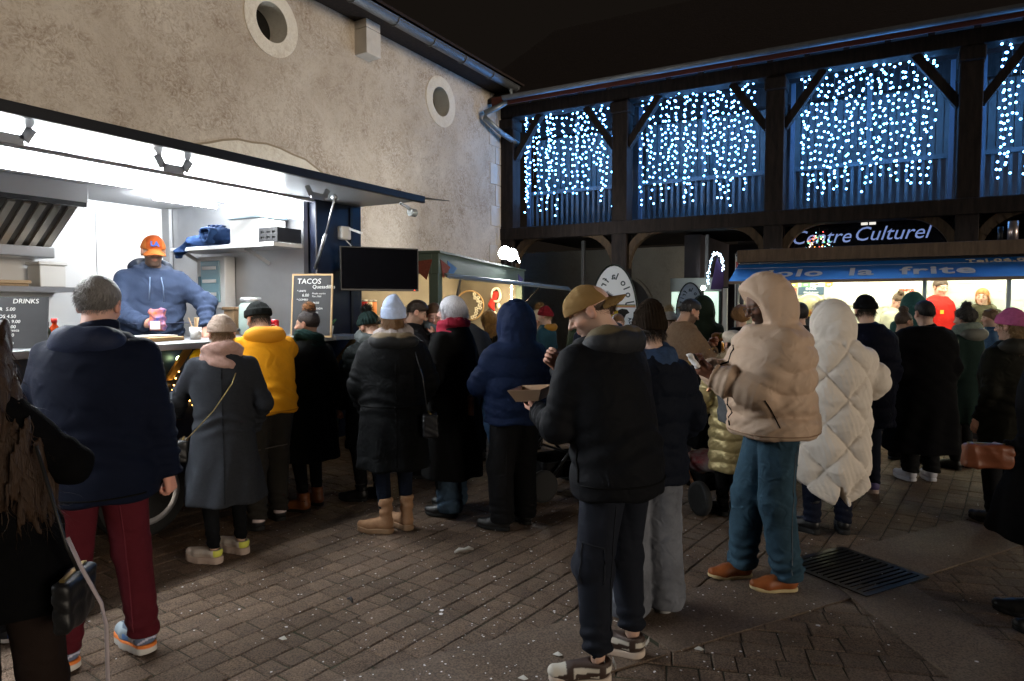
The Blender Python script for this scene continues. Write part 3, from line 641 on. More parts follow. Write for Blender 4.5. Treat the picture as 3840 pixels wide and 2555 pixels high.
def make_hair(hair, hob, fine, seed, E, tohead, hc, RH, hs, UP):
    k = hair['type']; m = cloth(hair['col'], 'hair'); vol = hair.get('vol', 0.0); curl = hair.get('curl', 0.0); n = hair.get('n', 1500 if fine < 0.007 else 500)
    def f(P):
        x, y, z = P[:, 0], P[:, 1], P[:, 2]; ang = np.arctan2(y, x)
        d = ell(P, (0, -0.016, 0.034), (0.082 + vol, 0.1 + vol, 0.09 + vol))
        if k == 'short':
            d = smin(d, ell(P, (0, -0.022, 0.04), (0.08 + vol, 0.092 + vol, 0.086 + vol + hair.get('quiff', 0.0))), 0.02)
            d = smax(d, 0.72 * y - 0.0 - z + hair.get('line', 0.0), 0.012)
        elif k == 'fade':
            d = smin(ell(P, (0, 0.0, 0.06), (0.074 + vol, 0.092 + vol, 0.07 + vol)), ell(P, (0, -0.016, 0.03), (0.077, 0.096, 0.087)), 0.01); d = smax(d, 0.72 * y - z + 0.01, 0.008)
        elif k == 'bob':
            d = smin(d, ell(P, (0, -0.022, -0.02), (0.088 + vol, 0.096 + vol, 0.1)), 0.03); d = smax(d, -0.1 - z - 0.25 * y, 0.015)
            d = smax(d, -smin(ell(P, (0, 0.12, -0.03), (0.062, 0.09, 0.1)), ell(P, (0, 0.11, -0.06), (0.08, 0.06, 0.09)), 0.02), 0.012)
        elif k in ('long', 'low'):
            d = smax(d, -ell(P, (0, 0.115, -0.03), (0.064, 0.07, 0.09)), 0.012)
        elif k == 'bun':
            d = smax(d, 0.72 * y - z, 0.012); d = smin(d, ell(P, (0, -0.03, 0.14), (0.05, 0.05, 0.045)) - 0.006 * folds(P, seed, (70, 70, 70)), 0.02)
        if hair.get('under') is not None: d = smax(d, z - hair['under'] - 0.0 * y, 0.006)
        d = d - 0.0015 * np.sin(ang * 46 + 3 * np.sin(z * 30 + seed)) - curl * folds(P, seed + 9, (60, 60, 60), 3)
        return d
    V, Q = snet(f, (-0.14, -0.17, -0.15), (0.14, 0.16, 0.22), fine); o = hob('hair', V, Q, m)
    rs = np.random.RandomState(seed + 2); i = rs.randint(0, len(V), n); d = V[i] - np.array((0, -0.016, 0.02)); d /= ln(d)[:, None]
    if k in ('short', 'fade'):
        dd = d * 0.16 + np.array((0, -0.3, -0.7)); Ls = 0.024 + vol
    elif k == 'bun': dd = d + np.array((0, -0.6, 0.5)); Ls = 0.02
    else: dd = d * 0.35 + np.array((0, -0.1, -1.0)); Ls = 0.06
    if curl: dd = d + rs.normal(size=d.shape) * 0.8; Ls = 0.035
    V2, Q2 = _blades(V[i] - d * 0.004, dd, Ls, 0.0026, seed, 0.12 + 12 * curl, 3); so = hob('hair_strands', V2, Q2, m); so.parent = o
    if k == 'bun' and hair.get('buncol'):
        c = np.array((0, -0.03, 0.145)); Vb, Qb = snet(lambda P: ell(P, c, (0.052, 0.052, 0.046)) - 0.007 * folds(P, seed, (75, 75, 75)), c - 0.075, c + 0.075, 0.006); bm_ = cloth(hair['buncol'], 'hair'); b = hob('hair_bun', Vb, Qb, bm_); b.parent = o
        q = rs.normal(size=(1500, 3)); q /= ln(q)[:, None]; V2, Q2 = _blades(c + q * 0.042, q + rs.normal(size=q.shape) * 0.7, 0.03, 0.002, seed, 0.5, 3); x = hob('hair_strands', V2, Q2, bm_); x.parent = o
    if hair.get('len'):
        L = hair['len']; wd = hair.get('wid', 0.085); wav = hair.get('wave', 0.01); a0 = hc + RH @ (np.array((hair.get('side', 0.0), hair.get('back', -0.05), 0.02)) * hs); a1 = a0 + np.array((hair.get('dx', 0.0), hair.get('dy', -0.06), -L)); X = RH[:, 0].astype(F32); Y = np.cross((0, 0, 1), X).astype(F32)
        def g(P):
            t = np.clip((a0[2] - P[:, 2]) / L, -0.2, 1.05); c = a0 + t[:, None] * (a1 - a0); q = P - c.astype(F32); x = q @ X; y = q @ Y - 0.015 * np.sin(t * 5 + seed); an = np.arctan2(y, x); tp_ = 1 - 0.45 * sstep(0.6, 1.05, t)
            d = ell2(x, y, wd * tp_, hair.get('thk', 0.05) * tp_) - 0.0035 * np.sin(an * 24 + 3 * np.sin(t * 7 + seed)) - wav * folds(P, seed + 4, (38, 38, 20), 3)
            return smax(smax(d, a1[2] + 0.14 * L * np.abs(np.sin(an * 7 + seed)) + 0.1 * L * np.abs(np.sin(an * 17 + 1)) - P[:, 2], 0.01), P[:, 2] - a0[2] - 0.05, 0.03)
        lo = np.minimum(a0, a1) - wd - 0.03; hi = np.maximum(a0, a1) + wd + 0.03; V, Q = snet(g, lo, hi, fine * 1.3); x = link('hair_length', np_mesh('hair_length', V, Q), m, o)
        i = rs.randint(0, len(V), 900 if fine < 0.007 else 300); cc = V.mean(0); dd = (V[i] - cc) * np.array((1, 1, 0)) * 3 + np.array((0, 0, -1.0)); V2, Q2 = _blades(V[i], dd, 0.09, 0.003, seed, 0.1 + wav * 8, 4); link('hair_strands', np_mesh('hair_strands', V2, Q2), m, x)
# ================================================================== materials of the place
STEEL = mat('brushed_steel', (0.55, 0.56, 0.58), 0.32, metal=0.9, var=0.08, vscale=3)
WHITEP = mat('white_panel', (0.78, 0.79, 0.8), 0.35, var=0.03, vscale=2)
ALU = mat('aluminium', (0.6, 0.6, 0.6), 0.4, metal=0.8, var=0.1)
BLACKM = mat('black_metal', (0.012, 0.013, 0.016), 0.4, var=0.2, vscale=6)
NAVY = mat('navy_paint', (0.008, 0.013, 0.032), 0.35, var=0.2, vscale=5, bump=0.03, bscale=30)
BLACKP = mat('black_plastic', (0.015, 0.015, 0.016), 0.5)
RUBBER = mat('tyre_rubber', (0.012, 0.012, 0.012), 0.8, bump=0.3, bscale=80)
WHITEPL = mat('white_plastic', (0.7, 0.7, 0.68), 0.4)
CHALK = mat('chalk', (0.75, 0.75, 0.72), 0.9)
def plaster(name, a, b, c, s=1.0):
    m = mat(name, a, 0.92, spec=0.15); n = m.node_tree.nodes; l = m.node_tree.links; bs = n['Principled BSDF']; tc = n.new('ShaderNodeTexCoord')
    def noise(sc_, det, dist=0.0, ro=0.6):
        q = n.new('ShaderNodeTexNoise'); q.inputs['Scale'].default_value = sc_ * s; q.inputs['Detail'].default_value = det; q.inputs['Distortion'].default_value = dist; q.inputs['Roughness'].default_value = ro; l.new(tc.outputs['Object'], q.inputs['Vector']); return q.outputs['Fac']
    def mr(v, a0, a1, b0=0.0, b1=1.0):
        q = n.new('ShaderNodeMapRange'); q.inputs['From Min'].default_value = a0; q.inputs['From Max'].default_value = a1; q.inputs['To Min'].default_value = b0; q.inputs['To Max'].default_value = b1; l.new(v, q.inputs['Value']); return q.outputs['Result']
    def mx(fac, A, B):
        q = n.new('ShaderNodeMix'); q.data_type = 'RGBA'; l.new(fac, q.inputs['Factor'])
        for k, v in (('A', A), ('B', B)):
            if isinstance(v, tuple): q.inputs[k].default_value = (*v, 1)
            else: l.new(v, q.inputs[k])
        return q.outputs['Result']
    big = mr(noise(0.5, 5, 0.5), 0.38, 0.64); fine = mr(noise(12, 6, 2.2, 0.75), 0.40, 0.62); mid = mr(noise(1.7, 6, 0.8, 0.7), 0.38, 0.66)
    col = mx(big, a, b); mm = n.new('ShaderNodeMath'); mm.operation = 'MULTIPLY'; l.new(fine, mm.inputs[0]); l.new(mid, mm.inputs[1]); col = mx(mm.outputs[0], col, c)
    f2 = mr(noise(30, 4, 1.6, 0.7), 0.55, 0.70, 0, 0.5); col = mx(f2, col, c); l.new(col, bs.inputs['Base Color'])
    bp = n.new('ShaderNodeBump'); bp.inputs['Strength'].default_value = 0.6; bp.inputs['Distance'].default_value = 0.02; l.new(noise(26, 5, 0.8, 0.7), bp.inputs['Height']); l.new(bp.outputs['Normal'], bs.inputs['Normal'])
    return m
def wood(name, a, b, rough=0.75):
    return mat(name, a, rough, col2=b, vscale=3.0, stretch=(6, 6, 1), bump=0.4, bscale=8, spec=0.2)
WALL = plaster('lime_plaster', (0.66, 0.59, 0.49), (0.50, 0.43, 0.345), (0.27, 0.20, 0.14))
PALE = plaster('pale_render', (0.8, 0.75, 0.64), (0.74, 0.68, 0.56), (0.58, 0.5, 0.39), 0.8)
STONE = mat('dressed_stone', (0.56, 0.52, 0.46), 0.85, var=0.12, vscale=5, bump=0.25, bscale=30, island=0.07)
TIMBER = wood('dark_timber', (0.016, 0.013, 0.013), (0.034, 0.026, 0.023))
TILE = mat('roof_tile', (0.022, 0.013, 0.011), 0.85, var=0.3, vscale=8, bump=0.5, bscale=20)
ZINC = mat('zinc', (0.16, 0.17, 0.18), 0.45, metal=0.6, var=0.2, vscale=6)

# ================================================================== ground
def paver_mat():
    m = mat('paver_stone', (0.18, 0.124, 0.086), 0.82, col2=(0.13, 0.09, 0.064), vscale=7, island=0.2, spec=0.25); n = m.node_tree.nodes; l = m.node_tree.links
    tc = n.new('ShaderNodeTexCoord'); a = n.new('ShaderNodeTexVoronoi'); a.inputs['Scale'].default_value = 240; b = n.new('ShaderNodeTexNoise'); b.inputs['Scale'].default_value = 90; b.inputs['Detail'].default_value = 6
    ad = n.new('ShaderNodeMath'); l.new(a.outputs['Distance'], ad.inputs[0]); l.new(b.outputs['Fac'], ad.inputs[1]); g = n.new('ShaderNodeNewGeometry')
    l.new(g.outputs['Position'], a.inputs['Vector']); l.new(g.outputs['Position'], b.inputs['Vector'])
    bp = n.new('ShaderNodeBump'); bp.inputs['Strength'].default_value = 0.9; bp.inputs['Distance'].default_value = 0.006; l.new(ad.outputs[0], bp.inputs['Height']); l.new(bp.outputs['Normal'], n['Principled BSDF'].inputs['Normal']); damp(m); speckle(m); return m
def speckle(m, sc_=130.0, amt=0.45):
    n = m.node_tree.nodes; l = m.node_tree.links; b = n['Principled BSDF']; src = b.inputs['Base Color'].links[0].from_socket; g = n.new('ShaderNodeNewGeometry'); q = n.new('ShaderNodeTexNoise'); q.inputs['Scale'].default_value = sc_; q.inputs['Detail'].default_value = 2; l.new(g.outputs['Position'], q.inputs['Vector'])
    r = n.new('ShaderNodeMapRange'); r.inputs['From Min'].default_value = 0.35; r.inputs['From Max'].default_value = 0.65; r.inputs['To Min'].default_value = 1 - amt; r.inputs['To Max'].default_value = 1 + amt; l.new(q.outputs['Fac'], r.inputs['Value']); h = n.new('ShaderNodeHueSaturation'); l.new(src, h.inputs['Color']); l.new(r.outputs['Result'], h.inputs['Value']); l.new(h.outputs['Color'], b.inputs['Base Color'])
def damp(m):
    n = m.node_tree.nodes; l = m.node_tree.links; g = n.new('ShaderNodeNewGeometry'); q = n.new('ShaderNodeTexNoise'); q.inputs['Scale'].default_value = 1.3; q.inputs['Detail'].default_value = 5; l.new(g.outputs['Position'], q.inputs['Vector'])
    r = n.new('ShaderNodeMapRange'); r.inputs['From Min'].default_value = 0.4; r.inputs['From Max'].default_value = 0.65; r.inputs['To Min'].default_value = 0.45; r.inputs['To Max'].default_value = 0.9; l.new(q.outputs['Fac'], r.inputs['Value']); l.new(r.outputs['Result'], n['Principled BSDF'].inputs['Roughness'])
PAVER = paver_mat()
JOINT = mat('joint_sand', (0.05, 0.04, 0.03), 0.95, col2=(0.035, 0.04, 0.018), vscale=5, bump=0.5, bscale=60)
CONC = mat('exposed_concrete', (0.165, 0.118, 0.086), 0.85, col2=(0.125, 0.09, 0.066), vscale=2.5, bump=0.8, bscale=220, spec=0.3); damp(CONC); speckle(CONC, 110.0, 0.4)
S = 60
ground = link('ground', np_mesh('ground', [(-S, -S, -0.009), (S, -S, -0.009), (S, S, -0.009), (-S, S, -0.009)], [(0, 1, 2, 3)], False), JOINT); tag(ground, kind='structure')
DR = np.array((-0.22, 4.56)); dA = np.array((0.535, 0.845)); dB = np.array((0.526, -0.85))
cr = lambda a, b: a[0] * b[1] - a[1] * b[0]
def block(L, W, seed):
    rs = random.Random(seed); e = 0.0055; V = []
    for z, ins in ((-0.045, 0.0), (-0.0055, 0.0), (0.0, e)):
        for sx, sy in ((-1, -1), (1, -1), (1, 1), (-1, 1)): V.append((sx * (L / 2 - ins - 0.0025 * rs.random()), sy * (W / 2 - ins - 0.0025 * rs.random()), z - (0.0012 * rs.random() if ins else 0)))
    Fc = [(8, 9, 10, 11)] + [(4 * k + i, 4 * k + (i + 1) % 4, 4 * k + 4 + (i + 1) % 4, 4 * k + 4 + i) for k in (0, 1) for i in range(4)]
    return np.array(V, F32), np.array(Fc, np.int32)
RW = 0.142; LENS = (0.105, 0.142, 0.178, 0.213); TPL = {(L, k): block(L - 0.003, RW - 0.003, i * 7 + k) for i, L in enumerate(LENS) for k in range(4)}
TME = {k: np_mesh('paver', v[0], v[1], False) for k, v in TPL.items()}
for me_ in TME.values(): me_.materials.append(PAVER)
blocks = []; rp = random.Random(3)
for zone, dr in ((0, np.array((0.115, 0.993))), (1, np.array((0.95, 0.31)))):
    nr = np.array((-dr[1], dr[0])); ang = math.atan2(dr[1], dr[0])
    for r in range(-90, 91):
        x = -13.0 + rp.random() * 0.2
        while x < 15:
            L = rp.choice(LENS); c = dr * (x + L / 2) + nr * (r * RW) + (0, 3.0); x += L
            rel = c - DR; sA = cr(dA, rel); sB = cr(dB, rel)
            if (sA > 0) != (zone == 0) or abs(sA) < 0.12 or (abs(sB) < 0.1 and rel @ dB > -0.2): continue
            t = c @ FWD; la = c @ RGT
            if t < 0.9 or t > 12.5 or abs(la) > 0.8 * t + 1.3 or c[0] < -6.75 or c[1] > 13.5: continue
            blocks.append((t, la, c, L, ang + rp.gauss(0, 0.012), rp.randrange(4)))
blocks.sort(key=lambda b: b[0])
vis = [b for b in blocks if b[0] > 2.75 and abs(b[1]) < 0.72 * b[0] and not (-0.64 * b[0] - 0.45 < b[1] < -0.64 * b[0] + 0.1 and b[0] < 3.2)][:300]; ids = {id(b) for b in vis}; Vs, Fs, off = [], [], 0
for b in blocks:
    t, la, c, L, a, k = b; z = rp.uniform(-0.005, 0.0)
    if id(b) in ids:
        o = bpy.data.objects.new('paver', TME[(L, k)]); C.objects.link(o); o.location = (c[0], c[1], z); o.rotation_euler = (rp.gauss(0, .014), rp.gauss(0, .014), a); o.parent = ground; continue
    V, Fc = TPL[(L, k)]; ca, sa = math.cos(a), math.sin(a); W = np.stack([V[:, 0] * ca - V[:, 1] * sa + c[0], V[:, 0] * sa + V[:, 1] * ca + c[1], V[:, 2] + z], 1); Vs.append(W); Fs.append(Fc + off); off += len(W)
far = link('pavers', np_mesh('pavers', np.concatenate(Vs), np.concatenate(Fs), False), PAVER, ground); far['kind'] = 'stuff'
# cast gutter bands that meet at the drain
def band(name, d, a, b, hw=0.25, zt=0.0035):
    n = np.array((-d[1], d[0])); m = MB(); p = [DR + d * a + n * hw, DR + d * b + n * hw, DR + d * b - n * hw, DR + d * a - n * hw]
    m.prism([(q[0], q[1], -0.008) for q in p], (0, 0, zt + 0.008)); return tag(m.build(name, CONC), kind='structure')
for k in range(-4, 5):
    if k in (0,): continue
    band('concrete_gutter', dA, k * 1.62 - (1.58 if k > 0 else 0) + (0.28 if k == 1 else 0) * 0, k * 1.62 + (0.0 if k > 0 else 1.58))
for k in range(0, 4): band('concrete_gutter', dB, 0.22 + k * 1.62, 0.22 + k * 1.62 + 1.59, 0.22, 0.006)
g = empty('drain_grate', (DR[0], DR[1], 0), math.atan2(dA[1], dA[0]), 'black iron drain grate sunk in the paving where the gutters meet', 'drain')
m = MB(); m.box(-.29, .29, -.29, -.255, -.01, .011).box(-.29, .29, .255, .29, -.01, .011).box(-.29, -.255, -.255, .255, -.01, .0112).box(.255, .29, -.255, .255, -.01, .0112); m.build('frame', mat('cast_iron', (0.02, 0.02, 0.02), 0.35, metal=0.6, bump=0.2), g)
MB().box(-.254, .254, -.254, .254, -.01, .0045).build('pit', mat('wet_pit', (0.004, 0.004, 0.004), 0.1), g)
bar = None
for i in range(13):
    y = -0.23 + i * 0.0385
    if bar is None: bar = MB().box(-.253, .253, -.011, .011, .006, .0105).build('bar', mat('cast_iron'), g); bar.location.y = y
    else:
        o = bar.copy(); C.objects.link(o); o.parent = g; o.location.y = y
# trampled paper confetti
m = MB(); rc_ = random.Random(11)
for i in range(1100):
    t = 2.3 + 4.2 * rc_.random() ** 1.3; la = rc_.gauss(0.0, 0.42) * t * 0.75 - 0.05; c = FWD * t + RGT * la; r = rc_.uniform(0.003, 0.0068) * (2.2 if rc_.random() < 0.03 else 1); a0 = rc_.random() * 6; z = 0.0075; k = rc_.choice((4, 5, 5, 6))
    m.poly([(c[0] + r * (0.7 + 0.5 * rc_.random()) * math.cos(a0 + 6.283 * j / k), c[1] + r * (0.7 + 0.5 * rc_.random()) * math.sin(a0 + 6.283 * j / k), z + 0.0015 * rc_.random()) for j in range(k)])
tag(m.build('confetti', mat('confetti_paper', (0.85, 0.83, 0.85), 0.8, island=0.15)), 'tiny white paper confetti trodden over the paving', 'confetti', kind='stuff')
def litter(label, u, v_t, pts, r, m_):
    p = at(u, v_t); mb = MB(); mb.tube([(p[0] + q[0], p[1] + q[1], 0.012 + q[2]) for q in pts], r, 7); return tag(mb.build('litter', m_, smooth=True), label, 'litter')
litter('twisted white paper napkin dropped on the paving', 1738, 4.37, [(-.035, -.05, .0), (-.02, -.02, .012), (.005, .0, .01), (.02, .03, .014), (.045, .05, .004)], [.008, .014, .01, .013, .006], mat('napkin', (0.6, 0.58, 0.53), 0.9, bump=0.5))
litter('small curled black scrap lying on the paving', 1315, 3.62, [(-.03, .01, .0), (-.01, .012, .008), (.006, .0, .006), (.025, -.012, .0)], [.006, .008, .009, .005], BLACKP)
for u, t in ((1060, 3.2), (2090, 3.05), (1960, 2.85), (2620, 3.1)):
    p = at(u, t); mb = MB(); mb.prism([(p[0] - .02, p[1] - .008, .009), (p[0] + .016, p[1] - .014, .012), (p[0] + .024, p[1] + .006, .01), (p[0] - .004, p[1] + .014, .016)], (0, 0, .0015)); tag(mb.build('litter', mat('napkin')), 'flat torn scrap of pale paper lying on the paving', 'litter', 'torn paper scraps on the paving')

# ================================================================== left building (plastered wall with round windows)
WX = -6.8; B1 = empty('plastered_building', (WX, 4, 0), 0, 'plastered stone building with two round windows behind the food truck', 'building')
OC = [(5.97, 5.08, 0.245, 0.41), (9.51, 5.03, 0.245, 0.415)]
def wl_(b, pts): b.poly([(WX, y, z) for y, z in pts])
m = MB(); Y0, Y1, ZT = -9.0, 11.6, 5.78; cuts = [Y0]
for (yc, zc, r, _r) in OC: cuts += [yc - 0.34, yc + 0.34]
cuts.append(Y1)
for i in range(0, len(cuts) - 1):
    a, b = cuts[i], cuts[i + 1]
    if i % 2 == 0: wl_(m, [(a, 0), (b, 0), (b, ZT), (a, ZT)])
    else:
        yc, zc, r, _r = OC[i // 2]; z0, z1 = zc - 0.34, zc + 0.34; wl_(m, [(a, 0), (b, 0), (b, z0), (a, z0)]); wl_(m, [(a, z1), (b, z1), (b, ZT), (a, ZT)]); N = 32
        sq = lambda t: (yc + 0.34 * max(-1, min(1, 1.4143 * math.cos(t))), zc + 0.34 * max(-1, min(1, 1.4143 * math.sin(t))))
        for k in range(N):
            t0, t1 = 2 * PI * k / N + PI / 4, 2 * PI * (k + 1) / N + PI / 4; wl_(m, [(yc + r * math.cos(t0), zc + r * math.sin(t0)), (yc + r * math.cos(t1), zc + r * math.sin(t1)), sq(t1), sq(t0)])
m.box(WX - 0.5, WX - 0.42, Y0, Y1, 0, ZT); m.poly([(WX, Y1, 0), (WX - .5, Y1, 0), (WX - .5, Y1, ZT), (WX, Y1, ZT)])
w_ = m.build('wall', WALL, B1); w_.location = (-WX, -4, 0)
def B1p(mb, name, mt, smooth=False): o = mb.build(name, mt, B1, smooth); o.location = (-WX, -4, 0); return o
for (yc, zc, r, ro) in OC:
    N = 40; m = MB()
    for k in range(N):
        t0, t1 = 2 * PI * k / N, 2 * PI * (k + 1) / N; P = lambda rr, t, x: (x, yc + rr * math.cos(t), zc + rr * math.sin(t) * (1.0))
        ri = r - 0.006
        m.poly([P(ri, t0, WX + .012), P(ri, t1, WX + .012), P(ro, t1, WX + .012), P(ro, t0, WX + .012)]); m.poly([P(ro, t0, WX + .012), P(ro, t1, WX + .012), P(ro, t1, WX - .02), P(ro, t0, WX - .02)]); m.poly([P(ri, t0, WX + .012), P(ri, t1, WX + .012), P(ri, t1, WX - .32), P(ri, t0, WX - .32)])
    o = B1p(m, 'round_window_surround', PALE); m = MB(); m.cyl((WX - .31, yc, zc), (WX - .3, yc, zc), r - 0.004, n=40); q = m.build('window_pane', mat('dark_pane', (0.01, 0.009, 0.008), 0.25), o)
# walled-up arch behind the truck
m = MB(); ar = []; yc = 5.85
for k in range(25): t = PI * k / 24; ar.append((yc + 1.62 * math.cos(t), 2.55 + 1.03 * math.sin(t) + 0.012 * math.sin(k * 2.3)))
m.prism([(WX - .01, y, z) for y, z in [(yc + 1.62, 0.0)] + ar + [(yc - 1.62, 0.0)]], (0.024, 0, 0)); B1p(m, 'blocked_arch', PALE)
m = MB()
for k in range(24): m.beam((WX + .012, *ar[k]), (WX + .012, *ar[k + 1]), 0.008, 0.024)
B1p(m, 'arch_crack', mat('crack', (0.3, 0.24, 0.16), 0.95))
m = MB(); m.box(WX - .05, -6.58, 7.44, 7.74, 5.15, 5.5, 0.006).box(WX - .05, -6.583, 7.442, 7.738, 5.506, 5.7, 0.006); B1p(m, 'corbel', STONE)
rs = random.Random(5); z = 0.0; i = 0
while z < 5.4:
    hgt = rs.uniform(0.3, 0.4); L = (0.52 if i % 2 else 0.3) + rs.uniform(-.04, .04); m = MB(); m.box(WX - .1, WX + .014 + rs.uniform(0, .006), Y1 - L, Y1 + .012, z + .004, z + hgt - .004, 0.008); B1p(m, 'quoin', STONE); z += hgt; i += 1
m = MB()     # half-round gutter with its joints
GX, GZ = -6.33, 5.66; prof = [(GX + .085 * math.cos(t), GZ + .085 * math.sin(t)) for t in np.linspace(PI, 2 * PI, 11)]
for a, b in zip(prof, prof[1:]): m.poly([(a[0], Y0, a[1]), (a[0], 11.25, a[1]), (b[0], 11.25, b[1]), (b[0], Y0, b[1])])
m.tube([(GX + .085, Y0, GZ + .004), (GX + .085, 11.25, GZ + .004)], .011, 8); m.poly([(p[0], 11.25, p[1]) for p in prof]); B1p(m, 'gutter', ZINC)
for k in range(24):
    y = -8.6 + k * 0.86; m = MB(); m.tube([(GX + .093 * math.cos(t), y, GZ + .093 * math.sin(t)) for t in np.linspace(PI, 2 * PI, 9)], .012, 5); B1p(m, 'gutter_bracket', ZINC, True)
m = MB(); m.prism([(-6.27, Y0, 5.73), (-6.27, Y0, 5.77), (-9.2, Y0, 7.6), (-9.2, Y0, 7.5)], (0, Y1 + .3 - Y0, 0)); B1p(m, 'roof', TILE)
m = MB(); m.box(WX + .001, -6.42, Y0, Y1 + .2, 5.62, 5.7); B1p(m, 'eaves_board', TIMBER)
m = MB(); m.tube([(GX, 11.05, 5.6), (GX, 11.08, 5.42), (-6.5, 10.9, 5.25), (-6.66, 10.7, 5.12), (-6.68, 10.72, 5.03), (-6.62, 11.2, 4.86), (-6.5, 11.66, 4.72), (-6.45, 11.74, 4.62)], .05, 12); B1p(m, 'downpipe', mat('pipe_zinc', (0.2, 0.23, 0.25), 0.4, metal=0.5, var=0.2), True)
m = MB()
for dy, dz in ((-.05, .12), (0, .13), (.04, .12), (.09, .1), (.13, .08)): m.tube([(WX, 8.28, 3.27), (WX + .1, 8.28 + dy, 3.27 + dz)], .009, 6)
B1p(m, 'iron_hook', mat('old_iron', (0.3, 0.24, 0.2), 0.8, col2=(0.2, 0.1, 0.05), vscale=40))

# ================================================================== hall with gallery, timber framed
H1 = empty('timber_framed_hall', (-2, 11.6, 0), 0, 'timber framed hall with an open upper gallery under a dark tiled roof', 'building')
def Hp(mb, name, mt, smooth=False, parent=None):
    o = mb.build(name, mt, parent or H1, smooth)
    if parent is None: o.location = (2, -11.6, 0)
    return o
PX = [-6.66, -4.37, -1.80, 0.76, 3.35, 5.9]; FY = 11.6
for i, x in enumerate(PX):
    Hp(MB().box(x - .14, x + .14, FY - .14, FY + .16, 0, 5.2, 0.012), 'post', TIMBER)
    Hp(MB().box(x - .16, x + .16, FY - .2, FY + .2, 4.98, 5.17, 0.02), 'post_head', TIMBER)
    for sg in (-1, 1):
        if (i == 0 and sg < 0): continue
        Hp(MB().beam((x + sg * .12, FY - .02, 4.42), (x + sg * .68, FY - .02, 5.2), .12, .14, (0, 1, 0)), 'brace', TIMBER)
        cu = [(x + sg * (.10 + .62 * (1 - math.cos(a))), FY, 2.28 + .66 * math.sin(a)) for a in np.linspace(0, PI / 2, 10)]; m = MB()
        for a, b in zip(cu, cu[1:]): m.beam(a, (b[0] + (b[0] - a[0]) * .06, b[1], b[2] + (b[2] - a[2]) * .06), .13, .15, (0, 1, 0))
        Hp(m, 'curved_brace', wood('brown_timber', (0.06, 0.042, 0.03), (0.11, 0.075, 0.045)))
Hp(MB().box(-6.79, 9, FY - .15, FY + .15, 5.2, 5.42, 0.01), 'wall_plate', TIMBER)
Hp(MB().box(-6.79, 9, FY - .17, FY + .17, 2.88, 3.11, 0.012), 'floor_beam', TIMBER)
Hp(MB().box(-6.79, 9, FY - .12, FY + 3.6, 3.0, 3.09), 'gallery_floor', TIMBER)
Hp(MB().prism([(-7.6, 11.0, 5.36), (-7.6, 11.0, 5.45), (-7.6, 15.5, 8.42), (-7.6, 19.8, 5.4), (-7.6, 19.8, 5.3), (-7.6, 15.5, 8.3)], (18.5, 0, 0)), 'roof', TILE)
Hp(MB().box(-6.7, 9, 10.98, 11.0, 5.3, 5.46), 'eaves_board', mat('eaves_paint', (0.11, 0.028, 0.018), 0.7, var=0.2))
m = MB(); gp = [(10.9 + .07 * math.cos(t), 5.42 + .07 * math.sin(t)) for t in np.linspace(PI, 2 * PI, 9)]
for a, b in zip(gp, gp[1:]): m.poly([(-6.4, *a), (9, *a), (9, *b), (-6.4, *b)])
Hp(m, 'gutter', ZINC)
m = MB()
for i in range(30):
    x = -6.5 + i * .52; m.beam((x, 11.02, 5.33), (x, 14.9, 7.9), .08, .12)
Hp(m, 'rafters', TIMBER)
PL2 = mat('blue_grey_render', (0.2, 0.2, 0.21), 0.9, var=0.15, vscale=1.5, bump=0.2, bscale=20)
Hp(MB().box(-6.79, 9, 13.6, 13.8, 3.09, 6.6), 'gallery_back_wall', PL2)
GREYT = mat('painted_slat', (0.095, 0.092, 0.09), 0.7, var=0.2, vscale=6); RAILM = mat('painted_rail', (0.1, 0.1, 0.105), 0.6, var=0.15)
Hp(MB().box(-6.79, 9, 12.33, 12.45, 4.98, 5.3), 'tie_beam', TIMBER)
slat = MB().box(-.046, .046, -.012, .012, 0, 1.08); slat = slat.build('slat', GREYT, H1); slat.location = (0, .8, 3.86); sl2 = MB().box(-.022, .022, -.012, .012, 0, .66).build('baluster', RAILM, H1); sl2.location = (0, .52, 3.14)
def cp(o, x, dy=0):
    c = o.copy(); C.objects.link(c); c.parent = H1; c.location.x = x + 2; c.location.y = o.location.y + dy; return c
for b in range(5):
    x0, x1 = PX[b] + .17, PX[b + 1] - .17; n = int((x1 - x0) / .105)
    for k in range(n): cp(slat, x0 + .05 + k * (x1 - x0 - .1) / (n - 1)); cp(sl2, x0 + .05 + k * (x1 - x0 - .1) / (n - 1))
    Hp(MB().box(x0, x1, FY + .48, FY + .56, 3.8, 3.87), 'rail', RAILM); Hp(MB().box(x0, x1, FY + .48, FY + .56, 3.1, 3.15), 'rail', RAILM)
    xm = (x0 + x1) / 2; Hp(MB().box(xm - .035, xm + .035, FY + .6, FY + .68, 3.11, 5.2), 'mullion', RAILM)
    for xx in (x0 + .02, x1 - .02): Hp(MB().box(xx - .03, xx + .03, FY + .4, FY + .46, 3.11, 5.2), 'mullion', mat('blue_mullion', (0.1, 0.12, 0.16), 0.5))
    Hp(MB().box(xm - .03, xm + .03, FY + .9, FY + .96, 0, 2.9), 'mullion', mat('grey_mullion', (0.16, 0.16, 0.16), 0.5, metal=0.4))
    if b >= 2: Hp(MB().box(x0 - .1, x1 + .1, FY + 1.5, FY + 1.52, 0, 2.88), 'glazing', mat('dark_glazing', (0.012, 0.014, 0.018), 0.08, spec=0.6))
slat.location.x = 20; sl2.location.x = 20
bpy.data.objects.remove(slat); bpy.data.objects.remove(sl2)
